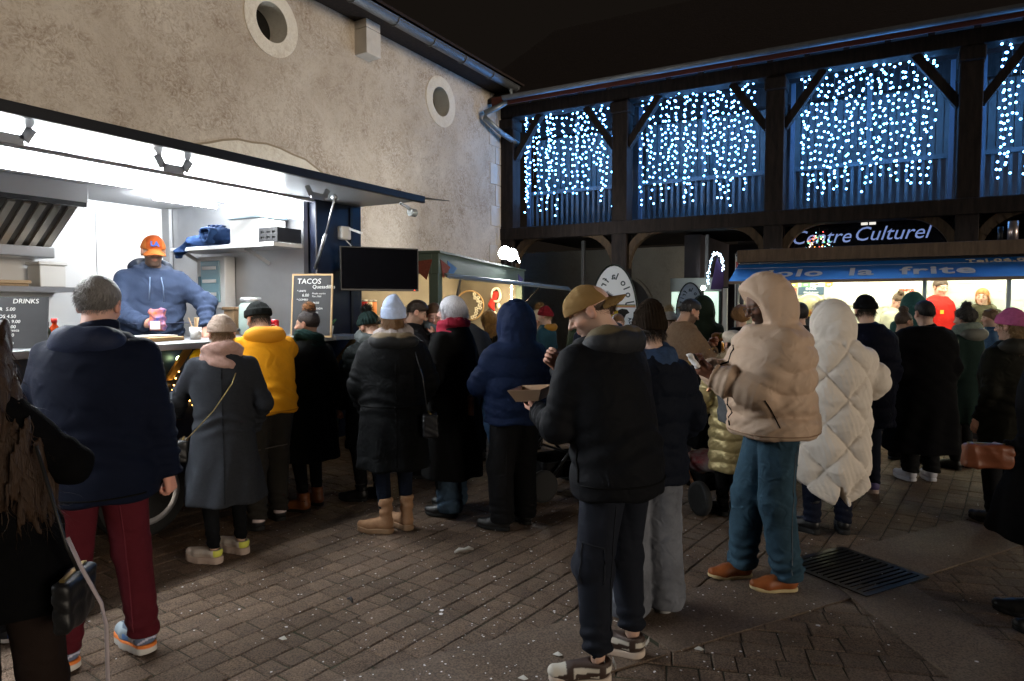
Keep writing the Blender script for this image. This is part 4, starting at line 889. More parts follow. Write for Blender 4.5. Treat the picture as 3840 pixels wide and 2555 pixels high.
# back of the ground floor passage: pale wall with an arched doorway in the first bay, darker beyond
m = MB(); yb = 15.2
m.box(-9.5, -6.35, yb, yb + .3, 0, 2.95); m.box(-4.95, -3.6, yb, yb + .3, 0, 2.95)
arc = [(-5.65 + .7 * math.cos(t), 1.55 + .75 * math.sin(t)) for t in np.linspace(0, PI, 17)]
m.prism([(x, yb, z) for x, z in [(-4.95, 2.95), (-4.95, 1.55)] + arc[1:-1] + [(-6.35, 1.55), (-6.35, 2.95)]], (0, .3, 0)); Hp(m, 'passage_wall', PALE)
m = MB(); arc2 = [(-5.65 + a * .98, b) for a, b in [(.7 * math.cos(t), 1.55 + .75 * math.sin(t)) for t in np.linspace(0, PI, 17)]]
for a, b in zip(arc, arc[1:]): m.beam((a[0], yb - .02, a[1]), (b[0], yb - .02, b[1]), .06, .2, (0, 1, 0))
Hp(m, 'arch_surround', PALE); Hp(MB().box(-6.6, -4.7, yb + .9, yb + 1.0, 0, 2.9), 'passage_recess', PL2)
Hp(MB().box(-3.6, -3.3, 12.9, yb + .3, 0, 2.95), 'passage_pier', mat('violet_render', (0.22, 0.19, 0.2), 0.9, var=0.15, bump=0.2))
Hp(MB().box(-3.3, -1.8, yb + .1, yb + .3, 0, 2.95), 'passage_wall', mat('dark_render', (0.05, 0.045, 0.05), 0.9, var=0.2))
Hp(MB().box(-3.5, 9, yb + 2, yb + 2.2, 0, 6), 'passage_wall', mat('dark_render'))
# glazed sign over the third bay
sg = empty('glass_sign', (-.55, FY + .24, 2.33), 0, 'dark glass sign panel lettered Centre Culturel in pale blue script', 'sign')
MB().box(-1.12, 1.18, 0, .012, .02, .64).build('panel', mat('sign_glass', (0.008, 0.009, 0.014), 0.06, spec=0.6), sg)
LET = mat('sign_letters', (0.45, 0.55, 0.8), 0.6, emit=(0.33, 0.47, 1.0), estr=0.4)  # faint glow put into the letters for the blue light on them
text_mesh('lettering', 'Centre', .3, LET, sg, (-.6, -.004, .36), (PI / 2, 0, 0), .002, shear=.3, bold=.0)
text_mesh('lettering', 'Culturel', .3, LET, sg, (.37, -.004, .375), (PI / 2, 0, 0), .002, shear=.3, bold=.0)
MB().box(-1.12, 1.18, -.02, .03, 0, .02).build('frame', mat('sign_frame', (0.05, 0.07, 0.16), 0.4), sg)
for x in (.02, .13): MB().box(x - .045, x + .045, -.012, -.003, .52, .63).build('window_reflex', mat('painted_reflex', (0.8, 0.8, 0.75), 0.5, emit=(1.0, 0.95, 0.85), estr=0.9), sg)  # painted reflections: glowing squares for square lights mirrored in the glass
xt = empty('tree_reflection', (-1.16, FY + .18, 2.4), 0, 'coloured bulbs standing in for a lit tree reflected in the glass sign', 'lights')  # bulbs added in place of a lit tree mirrored in the sign
rs = random.Random(9); colors = [(1, .35, .05), (.1, 1, .25), (.3, .7, 1), (1, .1, .08), (1, .8, .6)]
MB().cyl((0, .01, 0), (0, .01, .44), .008, .004).build('stem', BLACKM, xt)
for k, c in enumerate(colors):
    m = MB()
    for i in range(20):
        zz = .4 * (1 - math.sqrt(rs.random())); w = .3 * (1 - zz / .46); m.sph((rs.uniform(-w, w), rs.uniform(-.04, .04), zz + .01), .0085, 1)
    o = m.build('bulbs', mat('fairy_%d' % k, c, 0.5, emit=c, estr=5), xt); o['kind'] = 'stuff'
# curtains of fairy lights
BULB = mat('curtain_bulb', (0.6, 0.8, 1), 0.5, emit=(0.12, 0.41, 1.0), estr=27.0); WIRE = mat('light_wire', (0.1, 0.1, 0.12), 0.6)
LBL = ['curtain of white fairy lights in the bay beside the plastered building', 'curtain of white fairy lights above the two round flag banners', 'curtain of white fairy lights above the Centre Culturel sign', 'curtain of white fairy lights in the bay right of the Centre Culturel sign']
ico = MB().sph((0, 0, 0), .0175, 1); ico.bm.verts.ensure_lookup_table(); IV = np.array([v.co for v in ico.bm.verts]); IF = np.array([[v.index for v in f.verts] for f in ico.bm.faces]); ico.bm.free()
for b in range(4):
    x0, x1 = ((-6.42, -4.6), (-4.02, -2.15), (-1.45, .36), (1.1, 2.95))[b]; rs = random.Random(20 + b); e = empty('light_curtain', (x0, FY - .02, 5.2), 0, LBL[b], 'lights', 'curtains of fairy lights'); pts = []; wr = MB(); ns = 25
    for k in range(ns):
        x = (x1 - x0) * k / (ns - 1) + rs.uniform(-.02, .02); L = rs.choice((1.25, 1.7, 2.02, 2.02)) + rs.uniform(-.1, .05); yy = rs.choice((0, .1, .22)); zt = .12; off = rs.uniform(0, .12); n = int(L / .108)
        wr.tube([(x, yy, zt), (x + rs.uniform(-.01, .01), yy, zt - L)], .0025, 3)
        for j in range(n): pts.append((x + rs.uniform(-.04, .04), yy + rs.uniform(-.012, .012), zt - off - j * .106 - rs.uniform(0, .05)))
    P = np.array(pts); V = (P[:, None] + IV[None]).reshape(-1, 3); Fc = (np.arange(len(P))[:, None, None] * len(IV) + IF[None]).reshape(-1, 3)
    o = link('bulbs', np_mesh('bulbs', V, Fc), BULB, e); o['kind'] = 'stuff'; o = wr.build('wires', WIRE, e); o['kind'] = 'stuff'
# ================================================================== food truck on the left
FT = empty('food_truck', (-5.4, 2, 0), 0, 'dark food truck with its hatch raised and a bright white kitchen', 'food truck')
def T(mb, name, mt, smooth=False, parent=None):
    o = mb.build(name, mt, parent or FT, smooth)
    if parent is None: o.location = (5.4, -2, 0)
    return o
TF, TB, TY0, TY1, OY1 = -4.4, -6.45, -2.6, 4.87, 4.30
CTR = 1.36
T(MB().box(TB, TF, TY0, TY1, .42, .52), 'floor', BLACKM)
T(MB().box(TF - .06, TF, TY0, OY1, .42, CTR - .04), 'front_panel', NAVY)
T(MB().box(TF - .08, TF + .006, OY1, TY1, .42, 2.56, .01), 'end_pillar', NAVY)
T(MB().box(TF + .006, TF + .02, TY1 - .16, TY1 - .13, .5, 2.5), 'trim_strip', BLACKM)
T(MB().box(TB, TF - .08, TY1 - .05, TY1, .42, 2.62), 'end_wall', NAVY)
T(MB().box(TB, TF + .02, TY0, TY1, 2.62, 2.7, .01), 'roof', NAVY)
T(MB().box(TB + .03, TF - .02, TY0 + .05, OY1 - .06, 2.565, 2.61), 'ceiling', WHITEP)
T(MB().box(TF - .05, TF - .011, TY0, OY1, 2.5, 2.619), 'lintel', WHITEP)
T(MB().box(TB, TB + .05, TY0, TY1 - .05, .52, 2.62), 'back_wall', WHITEP)
T(MB().box(TB + .05, TF - .08, OY1 - .06, OY1 - .01, .52, 2.562), 'inner_end_wall', STEEL)
T(MB().box(TB + .05, TB + .06, 3.56, 4.22, 1.0, 2.5), 'wall_panel', mat('white_door', (0.8, 0.81, 0.83), 0.3))
T(MB().box(TB + .06, TB + .17, 4.2, 4.235, .52, 2.56), 'corner_post', ALU)
# raised hatch with black rim, stays and lamp brackets
hz = 2.52; hf = T(MB().box(TF - .01, -3.66, TY0, 4.83, hz, hz + .02), 'hatch', mat('hatch_lining', (0.42, 0.44, 0.46), 0.3, metal=0.25, var=0.06))
T(MB().box(-3.665, -3.63, TY0, 4.84, hz - .02, hz + .04, .005), 'hatch_rim', BLACKM)
T(MB().prism([(-3.66, 4.83, hz + .03), (-3.66, 4.86, hz + .03), (-3.5, 5.02, hz + .01), (-3.63, 4.83, hz + .01)], (0, 0, .008)), 'hatch_corner', BLACKM)
for y in (1.77, 2.67, 3.87):
    m = MB(); x = -3.93
    for a, b in (((x, y - .11, hz - .002), (x, y - .07, hz - .07)), ((x, y - .07, hz - .07), (x, y + .07, hz - .07)), ((x, y + .07, hz - .07), (x, y + .11, hz - .002))): m.beam(a, b, .05, .006, (1, 0, 0))
    T(m, 'lamp_bracket', STEEL)
m = MB(); m.beam((-3.73, 4.62, hz - .04), (-3.73, 4.75, hz - .07), .02, .02); m.cyl((-3.73, 4.75, hz - .1), (-3.73, 4.82, hz - .1), .035, n=12); T(m, 'hatch_lamp', mat('lamp_glass', (0.7, 0.75, 0.75), 0.1, trans=0.6))
for y, w in ((4.07, 1), (-1.2, 1)):
    m = MB(); m.cyl((-3.95, y, hz - .06), (-4.15, y + .1, 2.2), .008, n=8); m.cyl((-4.15, y + .1, 2.2), (-4.41, y + .23, 1.93), .014, n=10); m.sph((-3.95, y, hz - .05), .03, 1); T(m, 'gas_strut', STEEL, True)
LEDM = mat('led_white', (1, 1, 1), 0.5, emit=(0.93, 0.97, 1.0), estr=245.0)
T(MB().cyl((-4.572, TY0 + .3, 2.445), (-4.572, 4.08, 2.445), .022, n=10), 'led_tube', LEDM, True)
T(MB().box(-4.66, -4.6, TY0 + .2, 4.15, 2.41, 2.564), 'led_rail', WHITEP)
T(MB().cyl((-5.5, 3.55, 2.52), (-5.5, 4.15, 2.52), .02, n=10), 'led_tube', LEDM, True)
T(MB().box(-6.2, -5.62, TY0 + .2, 3.08, 2.42, 2.565, .006), 'extractor_hood', WHITEP)
ho = T(MB().box(-5.66, -5.612, TY0 + .2, 3.06, 2.385, 2.42), 'hood_rim', BLACKM)
for i in range(22):
    y = 3.0 - i * .105; m = MB(); m.beam((-5.72, y, 2.385), (-6.12, y, 2.1), .05, .03); T(m, 'hood_filter', mat('filter_steel', (0.75, 0.68, 0.58), 0.3, metal=0.9))
T(MB().beam((-5.72, 1.5, 2.40), (-6.16, 1.5, 2.09), 3.1, .012), 'filter_tray', mat('dark_steel', (0.15, 0.14, 0.13), 0.35, metal=0.8))
T(MB().box(-6.4, -6.1, TY0, 3.06, 2.0, 2.09, .01), 'hood_channel', STEEL)
T(MB().box(-6.4, -6.0, TY0, 3.2, 1.72, 1.76), 'back_shelf', STEEL)
T(MB().box(-6.4, -6.02, TY0, 3.1, 1.0, 1.36, .01), 'griddle', STEEL)
T(MB().box(-4.95, -4.13, TY0, OY1 - .07, CTR - .045, CTR, .004), 'counter', STEEL)
T(MB().box(-4.4, -4.1, OY1 - .08, 4.62, CTR - .042, CTR - .004, .004), 'counter_flap', STEEL)
for y in (2.9, 4.5): T(MB().beam((-4.38, y, 1.1), (-4.16, y, CTR - .045), .02, .05, (0, 1, 0)), 'counter_bracket', mat('brass_bracket', (0.5, 0.36, 0.12), 0.4, metal=0.8))
T(MB().box(-5.85, TF - .09, 3.92, OY1 - .062, 2.1, 2.135, .004), 'wall_shelf', WHITEP)
for x in (-5.75, -4.9): T(MB().beam((x, 4.23, 1.98), (x, 3.98, 2.1), .02, .03), 'shelf_bracket', STEEL)
# fuse box on the inner wall
fb = MB().box(-5.76, -5.36, 4.12, 4.238, 1.58, 2.06, .012); fb = T(fb, 'fuse_box', WHITEPL)
T(MB().box(-5.68, -5.42, 4.105, 4.12, 1.64, 2.02, .004), 'fuse_window', mat('blue_glass', (0.16, 0.3, 0.36), 0.15, spec=0.6), False)
for z in (1.7, 1.82, 1.94): T(MB().box(-5.65, -5.46, 4.098, 4.104, z, z + .03), 'breaker_row', WHITEPL)
T(MB().box(-5.7, -5.68, 4.09, 4.12, 1.78, 1.88), 'fuse_handle', mat('dark_blue', (0.05, 0.09, 0.12), 0.4))
for z in (1.62, 1.72): T(MB().box(-5.86, -5.78, 4.18, 4.238, z, z + .07, .008), 'socket', WHITEPL)
for y in (2.78, -1.2):
    w = T(MB().lathe([(.16, -.1), (.30, -.095), (.325, -.06), (.33, 0), (.325, .06), (.30, .095), (.16, .1)], n=36), 'wheel', RUBBER); w.rotation_euler = (0, PI / 2, 0); w.location = (-4.55 + 5.4, y - 2, .33)
    r_ = MB().lathe([(.05, .07), (.12, .06), (.17, .085), (.2, .11), (.225, .108), (.23, .09)], n=32, caps=False).build('rim', mat('painted_rim', (0.55, 0.55, 0.57), 0.35, metal=0.6), w, True)
    MB().lathe([(.0, .072), (.06, .07), (.06, .04)], n=16, caps=False).build('hub', mat('dark_steel'), w, True)
T(MB().box(-6.3, -4.62, -2.2, 4.6, .3, .42), 'chassis', BLACKM)
for s_, z in (('th', .95), ('so', .83)): text_mesh('lettering', s_, .13, mat('pink_lettering', (0.6, 0.4, 0.38), 0.6), FT, (-4.394 + 5.4, 3.98 - 2, z), (PI / 2, 0, PI / 2), .001)
sl_ = T(MB().box(-4.42, -4.34, 4.56, 4.68, 2.2, 2.32, .015), 'outside_lamp', WHITEPL); T(MB().beam((-4.34, 4.66, 2.3), (-4.24, 4.7, 2.26), .05, .02), 'lamp_hood', WHITEPL)
T(MB().tube([(-4.36, 4.62, 2.2), (-4.34, 4.66, 2.16), (-4.33, 4.7, 2.1), (-4.35, 4.67, 2.03)], .006, 5), 'cable', WHITEPL, True)
# warm fairy lights and a small green spot under the counter
fl = empty('fairy_string', (-4.37, 2.9, 1.1), 0, 'warm fairy light string hung under the truck counter', 'lights'); rs = random.Random(4); m = MB(); wpts = []
for i in range(56):
    y = -.55 + i * .022 + rs.uniform(-.02, .02); z = -.05 + .09 * math.sin(i * .7) - .05 * math.sin(i * .23) + rs.uniform(-.05, .05); m.sph((rs.uniform(0, .02), y, z), .006, 1); wpts.append((.004, y, z))
o = m.build('bulbs', mat('warm_bulb', (1, .6, .2), 0.5, emit=(1.0, 0.5, 0.12), estr=14.0), fl); o['kind'] = 'stuff'; MB().tube(wpts, .0018, 4).build('wire', BLACKP, fl)
gl = empty('spot_lamp', (-4.36, 2.96, 1.24), 0, 'small greenish spot lamp clipped under the truck counter', 'lamp'); MB().sph((0.01, 0, 0), .018, 2).build('bulb', mat('green_bulb', (.7, 1, .6), 0.5, emit=(0.75, 1.0, 0.5), estr=25.0), gl); MB().cyl((-.01, 0, -.1), (0.005, 0, -.012), .01).build('stem', BLACKP, gl)
gl = empty('spot_lamp', (-4.2, 1.79, 1.22), 0, 'bright warm lamp under the truck counter by the drinks board', 'lamp'); MB().sph((0.01, 0, 0), .022, 2).build('bulb', mat('amber_bulb', (1, .7, .3), 0.5, emit=(1.0, 0.6, 0.22), estr=60.0), gl); MB().cyl((-.02, 0, .1), (0.005, 0, .012), .01).build('stem', BLACKP, gl)
# --- things on the truck
def board(name, label, loc, rot, w, hgt, lines, frame, tilt):
    e = empty(name, loc, rot, label, 'chalkboard'); q = bpy.data.objects.new('x', None); bpy.data.objects.remove(q)
    b = MB().box(-w / 2, w / 2, -.006, .006, 0, hgt).build('slate', mat('slate', (0.012, 0.012, 0.013), 0.6, var=0.3, vscale=12), e); b.rotation_euler = (-tilt, 0, 0)
    if frame:
        for a in ((-w / 2 - .012, -w / 2, 0, hgt), (w / 2, w / 2 + .012, 0, hgt), (-w / 2 - .012, w / 2 + .012, hgt, hgt + .014), (-w / 2 - .012, w / 2 + .012, -.014, 0)): MB().box(a[0], a[1], -.01, .01, a[2], a[3]).build('frame', frame, b)
    for s_, x, z, sz in lines: text_mesh('chalk_line', s_, sz, CHALK, b, (x, -.0075, z), (PI / 2, 0, 0), .0006, align='LEFT', shear=.1)
    return e
PINE = mat('pine', (0.5, 0.33, 0.16), 0.6, var=0.15, vscale=10)
board('chalkboard', 'wooden framed chalkboard headed TACOS Quesadillas standing on the counter flap', (-4.22, 4.06, CTR), YAW + R(-4), .32, .5,
      [('TACOS', -.13, .45, .062), ('Quesadillas', .0, .405, .042), ('* UNITE', -.13, .37, .022), ('6.00', -.085, .335, .034), ('Poulet marine', .0, .35, .02), ('Porc Pibil', .0, .326, .02), ('* COMBO', -.13, .298, .022), ('3 x 16.50', -.03, .272, .024), ('7.00  BEEF ASADA', -.08, .225, .022), ('3 x 19.00', -.03, .19, .022), ("'Dos (          aos)", -.12, .1, .026)], PINE, R(7))
board('chalkboard', 'small unframed drinks price chalkboard on the truck counter', (-4.42, 1.98, CTR), YAW + R(14), .34, .3,
      [('DRINKS', -.01, .272, .038), ('BEER  5.00', -.12, .226, .028), ('JARRITOS 4.50', -.16, .184, .027), ('MICHELADA 9.00', -.165, .154, .026), ('HIBISCUS 3.00', -.15, .124, .026), ('Fresca', -.03, .104, .022), ('Agua  2.50', -.11, .076, .026), ('Orange', -.1, .056, .022), ('Pellegrino 3.00', -.15, .028, .025)], None, R(8))
tv = empty('television', (-4.07, 4.75, 1.74), math.atan2(.57, .40), 'switched off black television mounted on the end of the food truck', 'television')
MB().box(-.355, .355, -.012, .02, 0, .39, .004).build('casing', mat('tv_case', (0.008, 0.008, 0.008), 0.4), tv); MB().box(-.345, .345, -.0145, -.0125, .018, .38).build('screen', mat('tv_screen', (0.004, 0.004, 0.005), 0.45, spec=0.0), tv); MB().beam((0, .02, .2), (-.3, .24, .22), .04, .06).build('wall_arm', BLACKM, tv); MB().box(.31, .318, -.0155, -.0146, .006, .012).build('standby_light', mat('red_led', (1, 0, 0), .5, emit=(1, .05, .02), estr=5), tv)
def bottle(label, loc, h, r, body, cap, neck=.5):
    e = empty('bottle', loc, 0, label, 'bottle'); MB().lathe([(r * .9, 0), (r, .006), (r, h * .55), (r * .85, h * .65), (r * neck * .8, h * .78), (r * neck * .8, h * .86)], n=16).build('body', body, e, True); MB().lathe([(r * neck, h * .85), (r * neck, h), (r * neck * .8, h)], n=12).build('cap', cap, e, True); return e
RED = mat('red_plastic', (0.5, 0.02, 0.015), 0.35)
bottle('red hot sauce bottle with red cap behind the navy jacket', (-4.42, 2.2, CTR), .17, .032, mat('hot_sauce', (0.45, 0.05, 0.01), 0.2), RED)
bottle('dark green sauce bottle beside the drinks board', (-4.36, 2.13, CTR), .15, .022, mat('green_bottle', (0.03, 0.035, 0.015), 0.15), BLACKP)
bottle('orange juice bottle at the edge of the drinks board', (-4.33, 1.84, CTR), .15, .025, mat('orange_bottle', (0.6, 0.13, 0.02), 0.3), RED)
e = empty('drink_can', (-4.26, 3.72, CTR), 0, 'red cola can with white script on the truck counter', 'can'); MB().lathe([(.026, 0), (.033, .008), (.033, .125), (.027, .138), (.026, .138)], n=20).build('can_body', mat('red_can', (0.5, 0.012, 0.02), 0.25, metal=0.4), e, True); MB().lathe([(.027, .138), (.026, .141), (.0, .139)], n=20, caps=False).build('lid', ALU, e, True)
text_mesh('lettering', 'Co', .05, WHITEPL, e, (.034 * math.sin(.5), -.034 * math.cos(.5) - .001, .085), (PI / 2, 0, .5), .001, shear=.3)
e = empty('drink_can', (-4.28, 3.64, CTR), 0, 'dark blue drinks can beside the red cola can', 'can'); MB().lathe([(.026, 0), (.033, .008), (.033, .125), (.027, .138), (.0, .139)], n=20).build('can_body', mat('blue_can', (0.01, 0.03, 0.12), 0.25, metal=0.4), e, True); MB().lathe([(.027, .1385), (.026, .141), (.0, .1405)], n=20, caps=False).build('lid', ALU, e, True)
e = empty('potted_plant', (-4.2, 4.24, CTR), 0, 'small spiky succulent in a white pot beside the tacos board', 'plant'); MB().lathe([(.03, 0), (.042, .075), (.04, .078), (.0, .07)], n=16).build('pot', WHITEPL, e, True); rs = random.Random(2)
for k in range(11):
    a = k * 2.4; m = MB(); m.tube([(0, 0, .06), (.03 * math.cos(a), .03 * math.sin(a), .1), ((.055 + .02 * rs.random()) * math.cos(a), (.055 + .02 * rs.random()) * math.sin(a), .13 + .02 * rs.random())], [.008, .011, .001], 5); m.build('leaf', mat('succulent', (0.06, 0.2, 0.08), 0.5), e, True)
e = empty('drinks_jar', (-4.7, 3.86, CTR), 0, 'big lidded glass drinks dispenser jar on the truck counter', 'jar'); MB().lathe([(.08, 0), (.095, .02), (.1, .1), (.095, .24), (.08, .27), (.07, .275)], n=24).build('glass', mat('jar_glass', (0.6, 0.75, 0.68), 0.08, trans=0.5, spec=0.6), e, True); MB().lathe([(.082, .275), (.082, .315), (.0, .318)], n=24).build('lid', ALU, e, True); MB().cyl((-.02, -.1, .05), (-.03, -.14, .05), .012).build('tap', BLACKP, e)
e = empty('straw_cup', (-4.5, 3.2, CTR), 0, 'white mug of wooden stirrers on the truck counter', 'mug'); MB().lathe([(.035, 0), (.042, .09), (.039, .09), (.034, .01)], n=18).build('mug', WHITEPL, e, True); rs = random.Random(8)
MB().tube([(.04, 0, .07), (.065, 0, .06), (.06, 0, .025), (.038, 0, .02)], .006, 6).build('handle', WHITEPL, e, True)
for k in range(7): MB().beam((0, 0, .02), (rs.uniform(-.05, .05), rs.uniform(-.05, .05), .16), .008, .004).build('stirrer', mat('birch', (0.6, 0.42, 0.24), 0.7), e)
e = empty('serving_board', (-4.55, 2.86, CTR), R(10), 'wooden serving board with taco wrappers on the counter', 'board'); MB().box(-.13, .13, -.2, .2, 0, .03, .006).build('board', PINE, e); MB().box(-.1, .1, -.17, .17, .031, .04).build('paper', WHITEPL, e)
def sbox(name, label, cat, loc, sz, mt, rot=0, lid=None):
    e = empty(name, loc, rot, label, cat); MB().box(-sz[0] / 2, sz[0] / 2, -sz[1] / 2, sz[1] / 2, 0, sz[2], .008).build('body', mt, e); MB().box(-sz[0] / 2 - .012, sz[0] / 2 + .012, -sz[1] / 2 - .012, sz[1] / 2 + .012, sz[2] + .001, sz[2] + .028, .006).build('lid', lid or mt, e); return e
sbox('storage_bin', 'white lidded storage bin on the truck shelf', 'bin', (-4.86, 4.08, 2.135), (.4, .26, .21), mat('milky_plastic', (0.72, 0.72, 0.7), 0.35), 0, mat('pale_blue_lid', (0.4, 0.55, 0.65), 0.4))
e = empty('crate', (-4.555, 4.05, 2.135), 0, 'black slatted plastic crate at the end of the truck shelf', 'crate')
for z in (0, .045, .09):
    for y in (-.12, .12): MB().box(-.1, .1, y - .006, y + .006, z, z + .028).build('slat', BLACKP, e)
    for x in (-.1, .1): MB().box(x - .006, x + .006, -.126, .126, z + .001, z + .027).build('slat', BLACKP, e)
for x in (-.1, -.03, .04, .1): MB().box(x - .012, x + .012, -.128, -.112, 0, .118).build('rib', BLACKP, e)
for x, y in ((-.11, .0), (.11, .0)): MB().box(x - .004, x + .004, -.127, .127, 0, .115).build('side_panel', BLACKP, e)
BLUEJ = cloth((0.012, 0.03, 0.085), 'cotton')
e = empty('folded_jacket', (-5.42, 4.05, 2.135), 0, 'rolled up blue jacket stuffed on the truck shelf', 'jacket')
def fj(P):
    d = smin(ell(P, (.06, 0, .1), (.17, .13, .1)), ell(P, (-.14, -.02, .06), (.13, .1, .06)), .04); d = smin(d, rc(P, (-.2, -.08, .03), (-.3, -.14, -.05), .055, .045)[0], .03); return smax(d - .011 * folds(P, 5, (30, 30, 30)), -.003 - P[:, 2] + np.where(P[:, 1] < -.1, -.2, 0), .01)
sdf_obj('roll', fj, (-.4, -.25, -.12), (.3, .2, .24), .011, BLUEJ, e)
def fj2(P): return np.abs(np.sqrt((P[:, 0] - .09) ** 2 + (P[:, 2] - .1) ** 2 + .0001) - .06 - .01 * np.sin(np.arctan2(P[:, 2] - .1, P[:, 0] - .09) * 3)) - .016 + np.maximum(np.abs(P[:, 1] + .11) - .035, 0)
sdf_obj('sleeve', fj2, (-.05, -.2, -.03), (.22, -.05, .23), .01, cloth((0.016, 0.04, 0.105), 'cotton'), e)
sbox('cardboard_box', 'small brown box beside the fuse box on the truck counter', 'box', (-5.2, 4.1, CTR - .01), (.14, .14, .22), mat('card', (0.3, 0.19, 0.1), 0.8))
sbox('paper_stack', 'stack of paper bags on the steel shelf at the back of the truck', 'paper', (-6.2, 2.7, 1.762), (.24, .3, .02), mat('kraft', (0.42, 0.3, 0.18), 0.8))
sbox('appliance', 'white kitchen box on the steel shelf at the back of the truck', 'box', (-6.22, 3.05, 1.762), (.2, .2, .18), WHITEPL)

# ================================================================== green kiosk
KD = np.array((-0.26, 0.9656)); KO = (-4.54, 6.27); KA = math.atan2(KD[1], KD[0]); KL, KDP = 4.05, 1.15
KG = mat('sage_green_paint', (0.10, 0.135, 0.105), 0.55, var=0.08, vscale=4); KE = empty('market_kiosk', (KO[0], KO[1], 0), KA, 'sage green market kiosk with a lit counter beyond the food truck', 'kiosk')
def K(mb, name, mt, smooth=False): return mb.build(name, mt, KE, smooth)
WARMW = mat('kiosk_wall', (0.2, 0.175, 0.14), 0.7, var=0.15, vscale=2)
K(MB().box(0, KL, 0, .04, 0, 1.02), 'front_panel', KG); K(MB().box(-.001, .035, .041, KDP, 0, 1.02), 'side_panel', KG); K(MB().box(KL - .04, KL, .041, KDP, 0, 2.15), 'end_wall', KG); K(MB().box(KL - .055, KL - .041, .1, KDP - .05, 1.0, 2.12), 'end_lining', WARMW); K(MB().box(.036, KL - .041, KDP - .04, KDP, 0, 2.15), 'back_wall', WARMW)
for a in ((-.01, .13, -.01, .1), (KL - .11, KL + .01, -.01, .1), (-.01, .1, KDP - .1, KDP + .005)): K(MB().box(*a, 0, 2.02, .004), 'corner_post', KG)
K(MB().box(-.02, KL + .02, -.02, .06, 1.97, 2.2, .004), 'fascia', KG); K(MB().box(-.021, .06, .061, KDP + .02, 1.97, 2.2, .004), 'side_fascia', KG); K(MB().box(-.04, KL + .04, -.045, KDP + .04, 2.201, 2.225), 'roof_cap', KG)
K(MB().box(.03, KL - .05, .07, KDP - .05, 2.12, 2.16), 'ceiling', mat('kiosk_ceiling', (0.5, 0.45, 0.36), 0.7))
K(MB().box(.05, KL - .05, -.14, .38, 1.02, 1.06, .004), 'counter', mat('counter_top', (0.35, 0.34, 0.3), 0.5)); K(MB().box(-.13, .0, .05, KDP, 1.02, 1.06), 'side_counter', mat('counter_top'))
K(MB().box(.2, KL - .3, .5, .53, 2.1, 2.118), 'tube_light', mat('warm_tube', (1, .9, .7), .5, emit=(1.0, 0.80, 0.48), estr=80.0)); K(MB().box(KL - .36, KL - .33, .1, .12, 1.2, 1.95), 'tube_light', mat('warm_tube'))
K(MB().box(.13, .6, KDP - .16, KDP - .05, 1.45, 1.49), 'shelf', mat('pale_shelf', (0.6, 0.5, 0.35), 0.6))
m = MB(); m.prism([(.13, -.03, 1.985), (KL + .3, -.75, 1.925), (KL + .3, -.77, 1.90), (.13, -.07, 1.955)], (0, 0, -.03)); m.prism([(.13, .0, 1.99), (KL - .1, .0, 1.99), (KL + .3, -.74, 1.935), (.13, -.06, 1.975)], (0, 0, -.012)); K(m, 'hatch', mat('hatch_alu', (0.2, 0.21, 0.2), 0.45, metal=0.5))
for x, y in ((.5, -.1), (3.2, -.52)): m = MB(); m.cyl((x, y, 1.94), (x - .03, .0, 1.4), .014, n=8); K(m, 'strut', BLACKM)
for i, (x, c) in enumerate(((.02, 0), (.25, 1), (3.6, 2))):
    o = MB().prism([(x, -.03, 2.13), (x + .32, -.035, 2.06), (x + .08, -.03, 1.92)], (0, .004, 0)).build('pennant', mat('pennant_%d' % c, ((0.2, 0.05, 0.03), (0.06, 0.16, 0.35), (0.09, 0.07, 0.2))[c], 0.8, var=0.3, vscale=40), KE)
MB().prism([(-.03, .05, 2.13), (-.035, .35, 2.1), (-.03, .12, 1.9)], (.004, 0, 0)).build('pennant', mat('pennant_0'), KE)
hz_ = [(.0, .1, 1.6), (.0, .35, 1.52), (.0, .6, 1.46), (.0, .85, 1.5), (.0, 1.05, 1.58)]; gs = empty('bulb_garland', (KO[0], KO[1], 0), KA, 'garland of round warm bulbs across the kiosk side opening', 'lights'); MB().tube(hz_, .005, 5).build('cable', mat('cord', (0.3, 0.25, 0.15), 0.8), gs, True)
for p_ in hz_[1:4] + [(.0, .48, 1.49)]: MB().sph((p_[0], p_[1], p_[2] - .04), .028, 2).build('bulb', mat('globe_bulb', (1, .9, .7), .5, emit=(1.0, 0.75, 0.42), estr=2.5), gs, True)
# floodlights on the kiosk roof
for i, (x, ang) in enumerate(((2.55, -62), (2.98, -70), (3.45, -35))):
    lb = ('round white floodlight on the kiosk roof, the one farthest from the hall', 'round white floodlight on the kiosk roof between the other two', 'tilted white floodlight on the kiosk roof beside the hall')[i]
    p = KO + KD * x; e = empty('floodlight', (p[0] + .08, p[1], 2.23), R((-4, 12, 112)[i]), lb, 'lamp', None); MB().cyl((0, .05, 0), (0, .05, .1), .012).build('stand', BLACKM, e); hd = MB().cyl((0, .02, 0), (0, .09, 0), .105, .07, n=20).build('housing', BLACKM, e); hd.location.z = .17; hd.rotation_euler.x = R(-14 if i < 2 else -20)
    MB().cyl((0, .012, 0), (0, .018, 0), .097, n=20).build('lens', mat('flood_lens', (1, 1, 1), .5, emit=(0.95, 0.98, 1.0), estr=(330.0)), hd)
